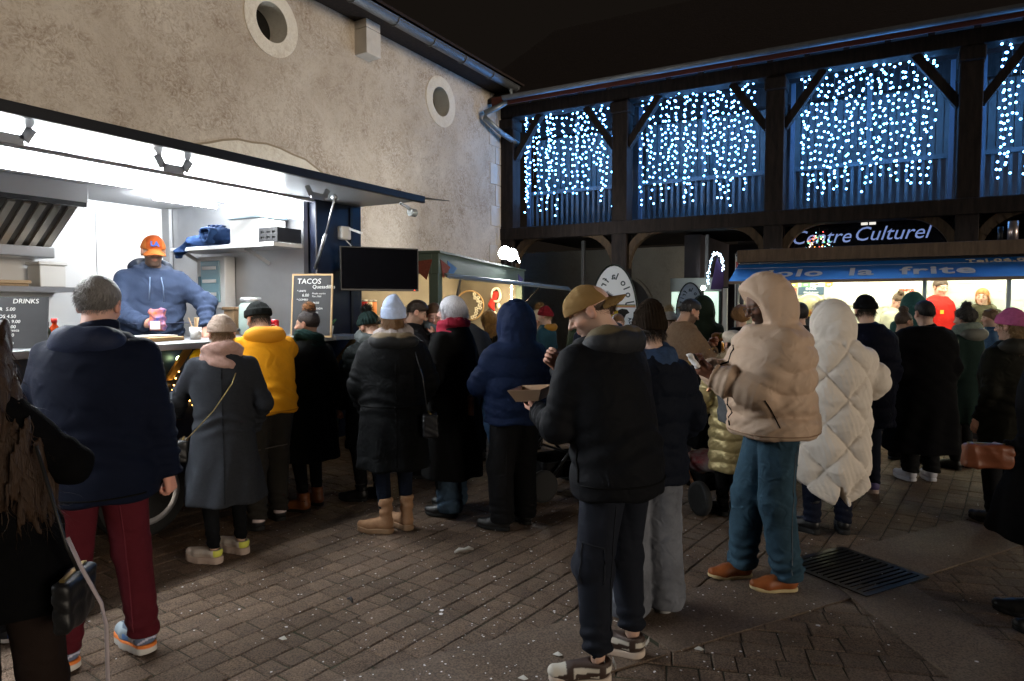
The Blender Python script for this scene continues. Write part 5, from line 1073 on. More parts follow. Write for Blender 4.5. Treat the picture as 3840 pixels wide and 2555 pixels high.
# things in the kiosk
def kp(x, y, z): p = np.array(KO) + KD * x + np.array((-KD[1], KD[0])) * y; return (p[0], p[1], z)
e = empty('wreath_hoop', kp(KL - .1, .92, 1.62), KA - PI / 2, 'wooden hoop wreath with white flowers on the kiosk wall', 'wreath'); MB().tube([(.25 * math.cos(a), 0, .25 * math.sin(a)) for a in np.linspace(0, 2 * PI, 33)[:-1]], .014, 8, True).build('hoop', PINE, e, True); rs = random.Random(6)
for k in range(12):
    a = -1.3 + k * .22; m = MB(); r_ = .2 + rs.uniform(-.06, .03)
    for j in range(5): m.sph((r_ * math.cos(a) + .022 * math.cos(j * 1.26), -.025, r_ * math.sin(a) + .022 * math.sin(j * 1.26)), .017, 1, (1, .5, 1))
    m.build('flower', mat('felt_white', (0.7, 0.66, 0.55), 0.9), e, True)
e = empty('santa_hat', kp(KL - .1, .5, 1.68), KA - PI / 2, 'red and white felt santa hat pinned to the kiosk wall', 'hat'); sdf_obj('cone', lambda P: smin(rc(P, (.05, 0, .13), (-.03, -.01, -.05), .055, .05)[0], rc(P, (-.03, -.01, -.05), (.03, -.01, -.16), .05, .012)[0], .03), (-.12, -.1, -.22), (.15, .1, .24), .011, mat('red_felt', (0.45, 0.025, 0.02), 0.9), e)
sdf_obj('brim', lambda P: np.abs(ell2(P[:, 0] - .06, P[:, 2] - .12, .075 + 0 * P[:, 0], .11 + 0 * P[:, 0])) - .018 + np.maximum(np.abs(P[:, 1]) - .04, 0), (-.05, -.08, -.02), (.18, .08, .27), .011, mat('felt_white'), e); MB().sph((.03, -.01, -.19), .035, 2).sph((.1, -.02, -.06), .035, 2, (1, 1, 1.5)).build('bobble', mat('felt_white'), e, True)
e = empty('red_bowl', kp(1.5, .05, 1.06), KA, 'red bowl standing on the kiosk counter', 'bowl'); MB().lathe([(.05, 0), (.09, .03), (.11, .085), (.105, .087), (.08, .035), (.0, .01)], n=24).build('bowl', RED, e, True); MB().lathe([(.106, .07), (.0, .085)], n=20, caps=False).build('filling', mat('batter', (0.6, 0.5, 0.3), 0.6), e, True)
e = empty('tea_towel', kp(1.2, .1, 1.06), KA, 'crumpled white and blue cloth on the kiosk counter', 'cloth'); sdf_obj('towel', lambda P: smax(ell(P, (0, 0, .02), (.14, .1, .06)) - .012 * folds(P, 3, (40, 40, 40)), -P[:, 2], .01), (-.2, -.2, -.02), (.2, .2, .12), .012, mat('towel', (0.6, 0.62, 0.6), 0.9, col2=(0.1, 0.25, 0.5), vscale=9), e)
for i, (x, z, c, l) in enumerate(((.25, 1.49, RED, 'red tin on the kiosk back shelf'), (.38, 1.49, mat('cream_tin', (0.6, 0.5, 0.3), .5), 'cream tin on the kiosk back shelf'), (.5, 1.49, mat('orange_tin', (0.6, 0.2, 0.05), .5), 'orange tin on the kiosk back shelf'))):
    e = empty('tin', kp(x, KDP - .11, z), KA, l, 'tin'); MB().lathe([(.045, 0), (.047, .005), (.047, .17)], n=16).build('body', c, e, True); MB().lathe([(.049, .17), (.049, .19), (.02, .195)], n=16).build('lid', ALU, e, True)

# ================================================================== chip stall with blue awning
FE = empty('chip_stall', (-.4, 9.9, 0), 0, 'chip stall with a blue lettered awning in front of the hall', 'stall')
def Fp(mb, name, mt, smooth=False): o = mb.build(name, mt, FE, smooth); o.location = (.4, -9.9, 0); return o
FX0, FX1 = -1.98, 3.2; CREAM = mat('cream_panel', (0.66, 0.66, 0.55), 0.5, var=0.05)
BLUEA = mat('awning_blue', (0.012, 0.15, 0.5), 0.35, var=0.1, vscale=3)
Fp(MB().box(FX0, FX1, 9.9, 9.95, 0, 1.12), 'front_panel', mat('dark_panel', (0.03, 0.03, 0.035), 0.5)); Fp(MB().box(FX0, FX1, 11.25, 11.3, 0, 2.3), 'back_wall', CREAM); Fp(MB().box(FX0, FX0 + .05, 9.951, 11.249, 0, 2.3), 'side_wall', BLACKM); Fp(MB().box(FX1 - .05, FX1, 9.951, 11.249, 0, 2.3), 'side_wall', CREAM)
Fp(MB().box(FX0 - .05, FX1 + .05, 9.86, 11.35, 2.3, 2.36), 'roof', BLACKM); Fp(MB().box(FX0 - .02, FX1 + .05, 9.8, 9.88, 2.21, 2.38, .008), 'roof_fascia', wood('fascia_timber', (0.1, 0.068, 0.045), (0.16, 0.11, 0.07))); Fp(MB().box(FX0 + .06, FX1 - .06, 9.96, 11.24, 2.25, 2.29), 'ceiling', CREAM)
Fp(MB().box(FX0, FX1, 9.881, 9.93, 2.1, 2.24), 'lintel', BLACKM)
Fp(MB().box(FX0 + .02, FX1, 9.6, 10.3, 1.12, 1.16, .005), 'counter', STEEL)
for x in (.24, 1.09, 2.3): Fp(MB().box(x - .022, x + .022, 9.9, 9.95, 1.16, 2.1), 'window_post', mat('white_post', (0.6, 0.62, 0.58), 0.5))
for y in (10.1, 11.0): Fp(MB().box(FX0 + .2, FX1 - .2, y - .02, y + .02, 2.225, 2.248), 'tube_light', mat('stall_tube', (1, 1, .85), .5, emit=(1.0, 0.95, 0.68), estr=95.0))
aw = MB(); A0, A1 = (9.9, 2.19), (9.2, 1.93); aw.prism([(FX0 - .02, A0[0], A0[1]), (FX1, A0[0], A0[1]), (FX1, A1[0], A1[1]), (FX0 + .0, A1[0], A1[1])], (0, .004, -.016)); Fp(aw, 'awning', BLUEA)
Fp(MB().box(FX0, FX1, A1[0] - .012, A1[0] + .012, A1[1] - .035, A1[1] + .002), 'awning_bar', mat('awning_bar', (0.22, 0.16, 0.12), 0.5)); n_ = Vector((0, -(A0[1] - A1[1]), A0[0] - A1[0])).normalized(); ta = math.atan2(A0[1] - A1[1], A0[0] - A1[0])
LT = mat('awning_letters', (0.7, 0.6, 0.48), 0.6)
for s_, x, f_, sz in (('Jolo  la  frite', -.42, .36, .4), ('Tel.06.02.04 85', 1.2, .8, .16)):
    y = A1[0] + f_ * (A0[0] - A1[0]); z = A1[1] + f_ * (A0[1] - A1[1]); o = text_mesh('lettering', s_, sz, LT, FE, (x + .4, y - 9.9 + n_[1] * .005, z + n_[2] * .005), (ta, 0, 0), .001, bold=.01 if sz > .2 else .004, spacing=1.1); o.scale = (1.0, 1.0, 1.0)
o = MB().beam((FX0, A1[0] + .5, A1[1] + .186 + .004), (FX1, A1[0] + .5, A1[1] + .186 + .004), .012, .003).build('awning_line', LT, FE); o.location = (.4, -9.9, 0)
# on the stall wall: posters, price boards, shelf goods
def poster(label, x, z, w, hh, c, txt=None, tc=None, y=11.24):
    e = empty('poster', (x, y, z), 0, label, 'poster'); MB().box(-w / 2, w / 2, -.006, 0, 0, hh).build('sheet', mat('sheet_' + '_'.join(str(int(q * 99)) for q in c), c, 0.6), e)
    for s_, px, pz, sz in (txt or []): text_mesh('print', s_, sz, mat('print_' + '_'.join(str(int(q * 99)) for q in tc), tc, 0.6), e, (px, -.0075, pz), (PI / 2, 0, 0), .0006, bold=.003)
poster('plain white notice pinned inside the chip stall', -.76, 1.62, .36, .3, (0.75, 0.75, 0.7)); poster('white menu sheet beside the red poster', -.27, 1.6, .34, .32, (0.72, 0.74, 0.74))
poster('cream poster printed with red shapes in the chip stall', .05, 1.52, .24, .36, (0.7, 0.62, 0.5), [('TEMPOS', 0, .31, .05), ('A', 0, .18, .2), ('MENU', 0, .05, .06)], (0.6, 0.04, 0.02))
poster('dark price list above the bottles in the chip stall', -1.2, 1.78, .36, .12, (0.04, 0.08, 0.13), [('SNACK', 0, .09, .045), ('frites boissons', 0, .035, .035)], (0.5, 0.55, 0.6)); poster('red and white sticker board in the chip stall', -1.5, 1.66, .2, .22, (0.5, 0.1, 0.07), [('HOT', 0, .15, .06)], (0.7, 0.7, 0.6))
poster('bright menu strip with blue border under the stall roof', .55, 2.02, .8, .12, (0.3, 0.4, 0.75), [('MENU', -.2, .06, .06), ('PRIX', .2, .06, .06)], (0.75, 0.75, 0.65), 10.7)
for i in range(9):
    Fp(MB().box(.2, 3.1, 11.242, 11.249, 1.2 + i * .12, 1.312 + i * .12), 'wall_tile_row', mat('tile_%d' % (i % 2), (0.5 - .05 * (i % 2), 0.55, 0.5), 0.3))
e = empty('chip_warmer', (-1.12, 10.5, 1.16), 0, 'glass domed food warmer on the chip stall counter', 'warmer'); MB().lathe([(.2, .3), (.2, .45), (.17, .55), (.1, .61), (.0, .63)], n=24).build('dome', mat('warm_glass', (0.7, 0.65, 0.4), 0.1, trans=0.4), e, True); MB().box(-.22, .22, -.2, .2, 0, .3, .01).build('base', BLACKM, e); MB().box(-.12, .12, -.207, -.2, .31, .4).build('label_plate', mat('yellow_label', (0.6, 0.4, 0.05), .5), e); text_mesh('lettering', 'OASIS', .06, RED, e, (0, -.21, .355), (PI / 2, 0, 0), .001)
for i in range(3): MB().box(.08, .2, -.208, -.2, .05 + i * .08, .07 + i * .08).build('label_strip', WHITEPL, e)
bottle('orange syrup bottle with red top in the chip stall', (-1.45, 10.6, 1.16), .34, .045, mat('syrup', (0.65, 0.2, 0.02), 0.2), RED); bottle('sauce bottle with white top in the chip stall', (-1.58, 10.62, 1.16), .3, .04, mat('mustard', (0.6, 0.4, 0.05), 0.3), WHITEPL)
e = empty('chimney_pipe', (1.13, 10.1, 2.36), 0, 'short steel chimney pipe on the chip stall roof', 'chimney'); MB().cyl((0, 0, 0), (0, 0, .26), .055).build('pipe', mat('steel_pipe', (0.5, 0.42, 0.4), 0.3, metal=0.8), e, True); MB().cyl((-.12, 0, .0), (-.12, 0, .2), .03).build('side_pipe', BLACKM, e, True)
# white marquee poles and railing
for i, (x, y, z1, l) in enumerate(((-2.17, 9.9, 1.86, 'white slim pole at the corner of the chip stall'), (-2.02, 9.95, 2.33, 'tall white pole with a red tag behind the chip stall corner'))):
    e = empty('pole', (x, y, 0), 0, l, 'pole'); MB().box(-.03, .03, -.03, .03, 0, z1, .006).build('shaft', mat('white_post'), e); MB().box(-.04, .04, -.04, .04, z1, z1 + .02).build('cap', BLACKP, e)
    if i: MB().box(-.016, .016, -.036, -.031, z1 - .22, z1 - .1).build('tag', RED, e); MB().box(-.006, .006, -.036, -.031, .2, z1 - .3).build('groove', BLACKP, e)
e = empty('railing', (-2.9, 10.4, 0), 0, 'black metal crowd barrier beside the chip stall', 'barrier')
for z in (.15, 1.05): MB().cyl((-.7, 0, z), (.7, 0, z), .018).build('rail', BLACKM, e)
for k in range(11): MB().cyl((-.65 + k * .13, 0, .15), (-.65 + k * .13, 0, 1.05), .007, n=8).build('bar', BLACKM, e)
for x in (-.7, .7): MB().cyl((x, 0, 0), (x, 0, 1.08), .018).build('post', BLACKM, e)
# lit things under the hall, behind the crowd
e = empty('stall_reflection', (-3.1, 12.4, 0), 0, 'tall glowing white panels under the hall standing in for a reflected stall', 'display')  # glowing panels added for the reflection of a lit stall
for x, w in ((-.5, .18), (.12, .27)): MB().box(x - w / 2, x + w / 2, 0, .04, 1.25, 1.87).build('panel', mat('reflection_panel', (.8, .9, .8), .5, emit=(0.72, 1.0, 0.82), estr=0.85), e)
MB().box(-.62, .3, .01, .06, 1.88, 2.12).build('header', mat('grey_header', (0.3, 0.33, 0.32), .6), e); MB().box(-.62, .3, .05, .09, 0, 1.87).build('stand', BLACKM, e)
e = empty('round_lamp', (-3.0, 12.2, 0), 0, 'small round white lamp beside the glowing panels', 'lamp'); MB().sph((-.06, 0, 1.93), .045, 2).build('globe', mat('white_globe', (1, 1, 1), .5, emit=(0.9, 1.0, 0.95), estr=12.0), e, True); MB().cyl((-.06, 0, 0), (-.06, 0, 1.89), .012).build('stem', BLACKM, e)
e = empty('light_arch', (-2.8, 12.0, 0), 0, 'arch of icy white string lights hanging in the passage', 'lights'); m = MB(); rs = random.Random(3)
for i in range(150):
    a = PI * i / 149; x = -.12 * math.cos(a) * (1.0 if a > PI / 2 else 1.1) + rs.gauss(0, .012); z = 2.28 + .24 * math.sin(a) - (.3 * max(0, 1 - a / 1.2) if a < 1.2 else 0) - .08 * max(0, (a - 2.4)) + rs.gauss(0, .012); m.sph((x, rs.gauss(0, .01), z), .0075, 1)
o = m.build('bulbs', mat('icy_bulb', (1, 1, 1), .5, emit=(0.55, 0.8, 1.0), estr=9.0), e); o['kind'] = 'stuff'; MB().tube([(-.12, 0, 1.9), (-.12, 0, 2.2), (0, 0, 2.5), (.12, 0, 2.3)], .004, 4).build('wire', WIRE, e)
MB().prism([(-.1, .05, 1.9), (.12, .05, 1.9), (.12, .05, 2.2), (0, .05, 2.45)], (0, .02, 0)).build('violet_cloth', mat('violet_cloth', (0.06, 0.03, 0.1), .9), e)
# two feather banners, seen from behind: their print is mirrored
def banner_mat():
    m = mat('banner_cloth', (0.85, 0.87, 0.87), 0.7)
    if not m.get('tr'):
        m['tr'] = 1; n = m.node_tree.nodes; l = m.node_tree.links; t = n.new('ShaderNodeBsdfTranslucent'); t.inputs['Color'].default_value = (.85, .87, .87, 1); x = n.new('ShaderNodeMixShader'); x.inputs[0].default_value = .5; l.new(n['Principled BSDF'].outputs[0], x.inputs[1]); l.new(t.outputs[0], x.inputs[2]); l.new(x.outputs[0], n['Material Output'].inputs['Surface'])
    return m
def banner(label, u, t, w, hh, zc, tilt, full=True):
    p = at(u, t, 0); e = empty('flag_banner', (p[0], p[1], 0), YAW - R(6), label, 'banner', None); N = 40
    el = [(w / 2 * math.cos(a), zc + hh / 2 * math.sin(a)) for a in np.linspace(0, 2 * PI, N + 1)[:-1]]; b = bpy.data.objects.new('cloth', None)
    bpy.data.objects.remove(b); cl = MB().prism([(x, -.004, z) for x, z in el], (0, .008, 0)).build('cloth', banner_mat(), e)
    MB().tube([(x * 1.02, 0, zc + (z - zc) * 1.02) for x, z in el], .012, 6, True).build('rim', mat('banner_rim', (0.01, 0.02, 0.015), .6), e, True); MB().cyl((w / 2 * .9, 0, 0), (w / 2, 0, zc), .012).build('pole', BLACKM, e); MB().box(w / 2 * .9 - .2, w / 2 * .9 + .2, -.15, .15, 0, .03).build('base', BLACKM, e)
    pr = mat('banner_print', (0.06, 0.08, 0.09), .7); k = w / .56
    word = 'Jolo la frite'
    for i, ch in enumerate(word):
        if ch == ' ': continue
        f_ = i / (len(word) - 1); a = R(22 + 140 * f_) ; rx_, rz_ = w / 2 * .76, hh / 2 * .80; x, z = rx_ * math.cos(a), zc + rz_ * math.sin(a); nx, nz = math.cos(a) / rx_, math.sin(a) / rz_; text_mesh('letter', ch, .115 * k, pr, e, (x, -.0065, z), (PI / 2, -(math.atan2(nx, nz)) * -1, 0), .001, mirror=True, bold=.0025)
    z0 = zc + hh * .12
    for j, c in enumerate(((0.02, 0.02, 0.02), (0.6, 0.42, 0.02), (0.45, 0.03, 0.02))): MB().box(-w / 2 * .93, w / 2 * .93, -.008, -.0045, z0 - j * .012 * k, z0 + .010 * k - j * .012 * k).build('band', mat('belg_%d' % j, c, .7), e)
    # the emblem: a long-haired beast in black, yellow and red
    def blob(pts, c): MB().prism([(x * k, -.0062, z0 - .03 * k + z * k) for x, z in pts], (0, -.002, 0)).build('emblem', mat('belg_%d' % c), e)
    blob([(.05, -.03), (.1, -.01), (.16, -.02), (.19, -.06), (.15, -.08), (.13, -.12), (.1, -.2), (.06, -.2)], 0); blob([(-.1, -.03), (-.06, -.01), (-.02, -.02), (.05, -.03), (.06, -.2), (-.06, -.21), (-.08, -.12)], 1); blob([(-.1, -.03), (-.08, -.12), (-.06, -.21), (-.11, -.24), (-.16, -.22), (-.15, -.12)], 2)
    text_mesh('letter', 'Friterie', .07 * k, pr, e, (0, -.0095, z0 - .15 * k), (PI / 2, 0, 0), .001, mirror=True, bold=.002); text_mesh('letter', 'A2.A', .05 * k, pr, e, (.2 * k, -.0065, z0 - .2 * k), (PI / 2, R(80), 0), .001, mirror=True, bold=.002)
banner('large round white flag banner with mirrored Jolo la frite print', 2298, 8.6, .58, 1.3, 1.46, 0)
banner('small round white flag banner by the glowing panels', 2582, 10.9, .42, 1.0, 1.47, 0)

rs = random.Random(31); pc = [((.6, .1, .06), 'red'), ((.08, .2, .5), 'blue'), ((.65, .5, .1), 'yellow'), ((.12, .35, .15), 'green'), ((.7, .68, .6), 'white'), ((.55, .25, .05), 'orange')]
for i in range(12):
    c, cn = pc[i % 6]; x = -1.75 + (i % 6) * .155 + rs.uniform(-.02, .02); z = 1.9 if i < 6 else 1.36 + rs.uniform(0, .03)
    if i >= 6: x = .42 + (i - 6) * .2
    poster('small %s price card %s' % (cn, 'high on the left wall of the chip stall' if i < 6 else 'on the tiled wall of the chip stall'), x, z, rs.uniform(.1, .14), rs.uniform(.09, .13), c, [('FRITES', 0, .07, .024), ('4.50', 0, .03, .03)], (.75, .73, .65) if cn != 'white' else (.05, .05, .05))
# ================================================================== people, roughly from left to right
BLK = (0.009, 0.009, 0.010); DKN = (0.008, 0.013, 0.034)
def held(name, label, cat, parent_info, q): return empty(name, parent_info['w'](q), 0, label, cat)
BOOTB = dict(kind='ankleboot', col=(0.008, 0.008, 0.008), sole=(0.01, 0.01, 0.01)); SNKB = dict(kind='sneaker', col=(0.012, 0.012, 0.013), sole=(0.05, 0.05, 0.05), mk='cotton')
far = dict(h=0.019)

# far left, cut by the frame: long curly hair, raised elbow
w1 = person('person with long curly brown hair and black jacket, elbow raised beside the navy jacket', 30, 1.92, 1.64, -12, fem=True, roll=-21, hp=12, hy=-15, hr=-15, seed=3, h=.013,
   arms=(dict(w=(-.3, .3, 1.2), hint=(-.6, -.3, -.8), hand=None), dict(w=(-.02, .17, 1.27), hint=(1.0, -.1, -.7), hand=None)), top=dict(name='jacket', col=BLK, kind='fleece', hem=.78, th=.03, fold=.009, flare=.05), legs=dict(col=(0.03, 0.018, 0.014), w=.006), shoes=BOOTB,
   hair=dict(type='long', col=(0.036, 0.019, 0.010), vol=.02, curl=.004, len=.68, wid=.15, thk=.085, wave=.02, back=-.06, side=.06, dx=.2))
person('small child in dark clothes and blue sneakers hidden behind the curly haired person', 40, 3.25, 1.05, 70, hs=1.2, seed=4, h=.02, top=dict(name='jacket', col=DKN, kind='cotton', hem=.8), legs=dict(col=(0.015, 0.015, 0.02)), shoes=dict(kind='sneaker', col=(0, 0, 0), pat='blue', sole=(.5, .5, .5)), hair=dict(type='short', col=(0.04, 0.025, 0.015)))
# grey haired man in navy
w2 = person('grey haired person in navy jacket and maroon trousers at the truck counter', 392, 2.98, 1.74, -8, hp=14, seed=5, h=.011, lean=3, brow=(.1, .1, .1),
   arms=(dict(w=(-.20, .33, 1.08), hint=(-.7, -.6, -.5)), dict(w=(.27, .06, .84), hint=(.5, -.9, -.1), hand='fist', n=(-1, .2, .1))),
   top=dict(name='jacket', col=(0.007, 0.012, 0.034), kind='cotton', hem=.765, th=.055, w=1.1, wy=1.18, fold=.008, sl=(.085, .075, .06), collar=1.535), hood_dn=dict(col=(0.008, 0.014, 0.04), w=.95),
   legs=dict(col=(0.075, 0.0085, 0.0145), w=.022, kw=.02, aw=.022, hem=.085), feet=((-.15, -.02, 62), (.13, .10, 50)), shoes=dict(kind='runner', col=(0, 0, 0), pat='runner', sole=(.6, .6, .6)), hair=dict(type='short', col=(0.2, 0.19, 0.185), vol=.002, n=4500), skin='pink')
# beige beanie, grey wool coat
w3 = person('person in beige ribbed beanie and long grey wool coat with chain strap bag', 850, 4.25, 1.55, -22, fem=True, hp=14, hy=-8, seed=6, h=.011, arms=(dict(w=(-.32, .34, 1.02), hint=(-.8, -.5, -.8), hand='pinch', n=(0, 0, 1)), dict(w=(.2, .12, .93), hint=(.6, -.8, 0), hand=None)),
   top=dict(name='coat', col=(0.05, 0.056, 0.068), kind='wool', hem=.43, th=.035, flare=.13, fold=.008, sl=(.07, .062, .052), collar=1.5, w=1.05), legs=dict(col=(0.007, 0.008, 0.01), w=.002, kw=.0, aw=.0, hem=.11), feet=((-.08, -.03, 58), (.10, .1, 45)),
   shoes=dict(kind='chunky', col=(1, 1, 1), pat='cream', sole=(0.42, 0.33, 0.28)), hat=dict(type='beanie', col=(0.42, 0.33, 0.27), tall=.012, rib=44, ramp=.003, cuff=.06), scarf=dict(col=(0.42, 0.27, 0.23), r=.058, R=.088, z=1.46, kind='wool'), hair=dict(type='low', col=(0.2, 0.12, 0.06), under=.0))
# yellow hoodie
w4 = person('person in bright yellow hoodie and black beanie leaning on the truck counter', 1010, 4.95, 1.66, -40, hp=22, hy=-10, lean=13, seed=7, h=.012, arms=(dict(w=(-.22, .46, 1.32), hint=(-1, 0, -.3), hand='relax'), dict(w=(.2, .46, 1.3), hint=(1, 0, -.5), hand='relax')),
   top=dict(name='hoodie', col=(0.60, 0.255, 0.008), kind='cotton', hem=.87, th=.045, w=1.1, wy=1.1, fold=.009, sl=(.085, .075, .055)), hood_dn=dict(col=(0.58, 0.24, 0.008), w=1.0), legs=dict(col=(0.05, 0.045, 0.037), kind='cotton', w=.035, kw=.035, aw=.028, fold=.008), feet=((-.12, -.08, 25), (.1, .05, 5)),
   shoes=dict(kind='sneaker', col=(0, 0, 0), pat='blackwhite', sole=(.03, .03, .03)), hat=dict(type='beanie', col=(0.012, 0.014, 0.013), tall=.01, ramp=.0008), hair=dict(type='low', col=(0.02, 0.015, 0.01), under=.0))
# bun
w5 = person('person with ginger hair bun, dark green scarf and long black coat at the counter', 1165, 5.35, 1.58, -48, skin='tan', fem=True, hp=4, hy=-32, seed=8, h=.012, arms=(dict(w=(-.16, .33, 1.05), hint=(-.6, -.5, -.8)), dict(w=(.22, .1, .9), hint=(.5, -1, 0), hand=None)),
   top=dict(name='coat', col=(0.010, 0.011, 0.011), kind='wool', hem=.44, th=.04, flare=.1, fold=.009, w=1.08), legs=dict(col=BLK, w=.006, aw=.0), feet=((-.09, -.04, 30), (.1, .05, 20)), shoes=dict(kind='ankleboot', col=(0.17, 0.055, 0.018), sole=(.02, .015, .01)),
   hair=dict(type='bun', col=(0.022, 0.015, 0.012), buncol=(0.26, 0.11, 0.035)), scarf=dict(col=(0.012, 0.035, 0.03), r=.05, kind='knit', end=-1))
# green pompom beanie
w6 = person('person in dark green pompom beanie and black puffer carrying a teal mug', 1392, 5.6, 1.56, -28, fem=True, hp=20, hy=-25, seed=9, h=.013, arms=(dict(w=(-.27, .12, .80), hint=(-.4, -.9, 0), hand='fist'), None),
   top=dict(name='coat', col=(0.010, 0.014, 0.014), kind='nylon', hem=.5, th=.05, puff=(.12, .018), w=1.05, fold=.005), legs=dict(col=BLK, w=.01), feet=((-.09, .0, 60), (.09, .02, 40)), shoes=BOOTB, hat=dict(type='beanie', col=(0.012, 0.026, 0.024), tall=.02, pom=(0.012, 0.012, 0.012), pr=.055, rib=22, ramp=.005), hair=dict(type='long', col=(0.12, 0.06, 0.025), curl=.003, len=.22, wid=.08, wave=.015, under=.02, back=.0, dy=.03), scarf=dict(col=(0.08, 0.09, 0.09), kind='wool', r=.05))
# pale blue beanie
w7 = person('person in pale blue beanie, grey scarf and long black parka with tan boots', 1482, 4.78, 1.64, -14, fem=True, hp=6, hy=4, seed=10, h=.011, arms=(dict(w=(-.2, .2, .92), hint=(-.7, -.7, 0), hand=None), dict(w=(.2, .22, .95), hint=(.7, -.7, 0), hand=None)),
   top=dict(name='parka', col=(0.009, 0.010, 0.011), kind='nylon', hem=.5, th=.06, w=1.16, wy=1.12, puff=(.3, .01), fold=.009, sl=(.088, .08, .06), flare=.03), hood_dn=dict(col=(0.01, 0.011, 0.012), lining=(0.17, 0.13, 0.08), w=1.12), legs=dict(col=(0.012, 0.018, 0.035), kind='denim', w=.004, aw=.0, hem=.18), feet=((-.07, .0, 72), (.09, .05, 30)),
   shoes=dict(kind='boot', col=(0.36, 0.21, 0.12), sole=(0.3, 0.19, 0.11), mk='suede'), hat=dict(type='beanie', col=(0.42, 0.5, 0.68), tall=.055, rib=40, ramp=.0012, cuff=.075), scarf=dict(col=(0.33, 0.29, 0.28), r=.058, R=.09, z=1.47, kind='fleece'), hair=dict(type='long', col=(0.16, 0.085, 0.035), len=.16, wid=.075, under=.0, thk=.045))
# two men behind them
w8 = person('dark haired person in black jacket eating in front of the kiosk post', 1553, 6.4, 1.67, 78, hp=24, seed=11, h=.014, arms=(dict(w=(-.05, .28, 1.2), hint=(-.8, -.2, -.8)), dict(w=(.04, .2, 1.40), hint=(.8, .1, -.8), hand='pinch', n=(-.6, -.8, 0))), top=dict(name='jacket', col=(0.012, 0.012, 0.014), kind='cotton', hem=.85, th=.04), legs=dict(col=(.015, .017, .025)), shoes=SNKB, hair=dict(type='fade', col=(0.03, 0.018, 0.012), vol=.006), beard=(.1, .06, .04), stubble=True)
w9 = person('person in pale grey jacket and scarf behind the white haired person', 1626, 6.55, 1.64, 148, hp=18, hy=20, seed=12, h=.014, top=dict(name='jacket', col=(0.26, 0.3, 0.33), kind='cotton', hem=.85, th=.04), legs=dict(col=(.02, .025, .04), kind='denim'), shoes=SNKB, hair=dict(type='short', col=(0.1, 0.055, 0.03)), scarf=dict(col=(0.14, 0.18, 0.21)), skin='pink')
# white bob
w10 = person('person with white bobbed hair, crimson scarf and long black coat', 1700, 5.24, 1.69, -62, fem=True, hp=2, hy=-14, seed=13, h=.011, brow=(.3, .28, .26), arms=(dict(w=(-.2, .18, .98), hint=(-.6, -.8, 0), hand=None), dict(w=(.2, .16, .98), hint=(.6, -.8, 0), hand=None)),
   top=dict(name='coat', col=(0.011, 0.011, 0.011), kind='wool', hem=.31, th=.045, flare=.07, w=1.1, wy=1.15, fold=.008, sl=(.08, .072, .056), collar=1.5), legs=dict(col=(0.05, 0.085, 0.13), kind='denim', w=.03, kw=.04, aw=.06, hem=.035), feet=((-.1, -.04, 15), (.1, .05, 5)), shoes=dict(kind='ankleboot', col=(0.008, 0.008, 0.008)),
   hair=dict(type='bob', col=(0.62, 0.62, 0.66), vol=.006, n=3500), scarf=dict(col=(0.28, 0.018, 0.04), r=.05, R=.09, z=1.475, kind='cotton'), skin='pink')
w11 = person('person in dark grey jacket and jeans stooping towards the kiosk counter', 1800, 6.3, 1.72, -35, lean=32, hp=40, seed=14, h=.014, arms=(dict(w=(-.15, .5, 1.1), hint=(-.8, 0, -.6)), dict(w=(.15, .48, 1.12), hint=(.8, 0, -.6))), top=dict(name='jacket', col=(0.045, 0.047, 0.052), kind='cotton', hem=.85, th=.045, w=1.08), legs=dict(col=(0.03, 0.06, 0.11), kind='denim', w=.025, aw=.02), feet=((-.13, .1, 10), (.12, -.22, -10)), shoes=dict(kind='ankleboot', col=(0.015, 0.015, 0.017)), hair=dict(type='short', col=(.03, .02, .015)))
w12 = person('person with long wavy blond hair and olive jacket at the kiosk counter', 1836, 7.1, 1.56, -22, fem=True, hp=10, seed=15, **far, top=dict(name='jacket', col=(0.03, 0.03, 0.02), kind='cotton', hem=.7, th=.035), legs=dict(col=BLK), shoes=BOOTB, hair=dict(type='long', col=(0.36, 0.2, 0.06), vol=.012, len=.3, wid=.09, curl=.003, wave=.016))
# navy hooded puffer
w13 = person('person with raised hood in navy puffer jacket and black trousers', 1935, 4.88, 1.61, -30, hp=16, seed=16, h=.011, arms=(dict(w=(-.16, .33, 1.1), hint=(-.7, -.6, -.6), hand='grip', n=(.5, -.2, -.8)), dict(w=(.18, .25, 1.02), hint=(.7, -.6, -.5), hand=None)),
   top=dict(name='puffer_jacket', col=(0.012, 0.024, 0.07), kind='nylon', hem=.84, th=.06, w=1.1, wy=1.15, puff=(.15, .022), fold=.007, sl=(.09, .084, .062), hood='up', hw=.012, hseam=.012, hk=.01), legs=dict(col=(0.007, 0.007, 0.008), w=.04, kw=.045, aw=.05, hem=.06), feet=((-.12, .0, 40), (.12, .06, 5)), shoes=BOOTB)
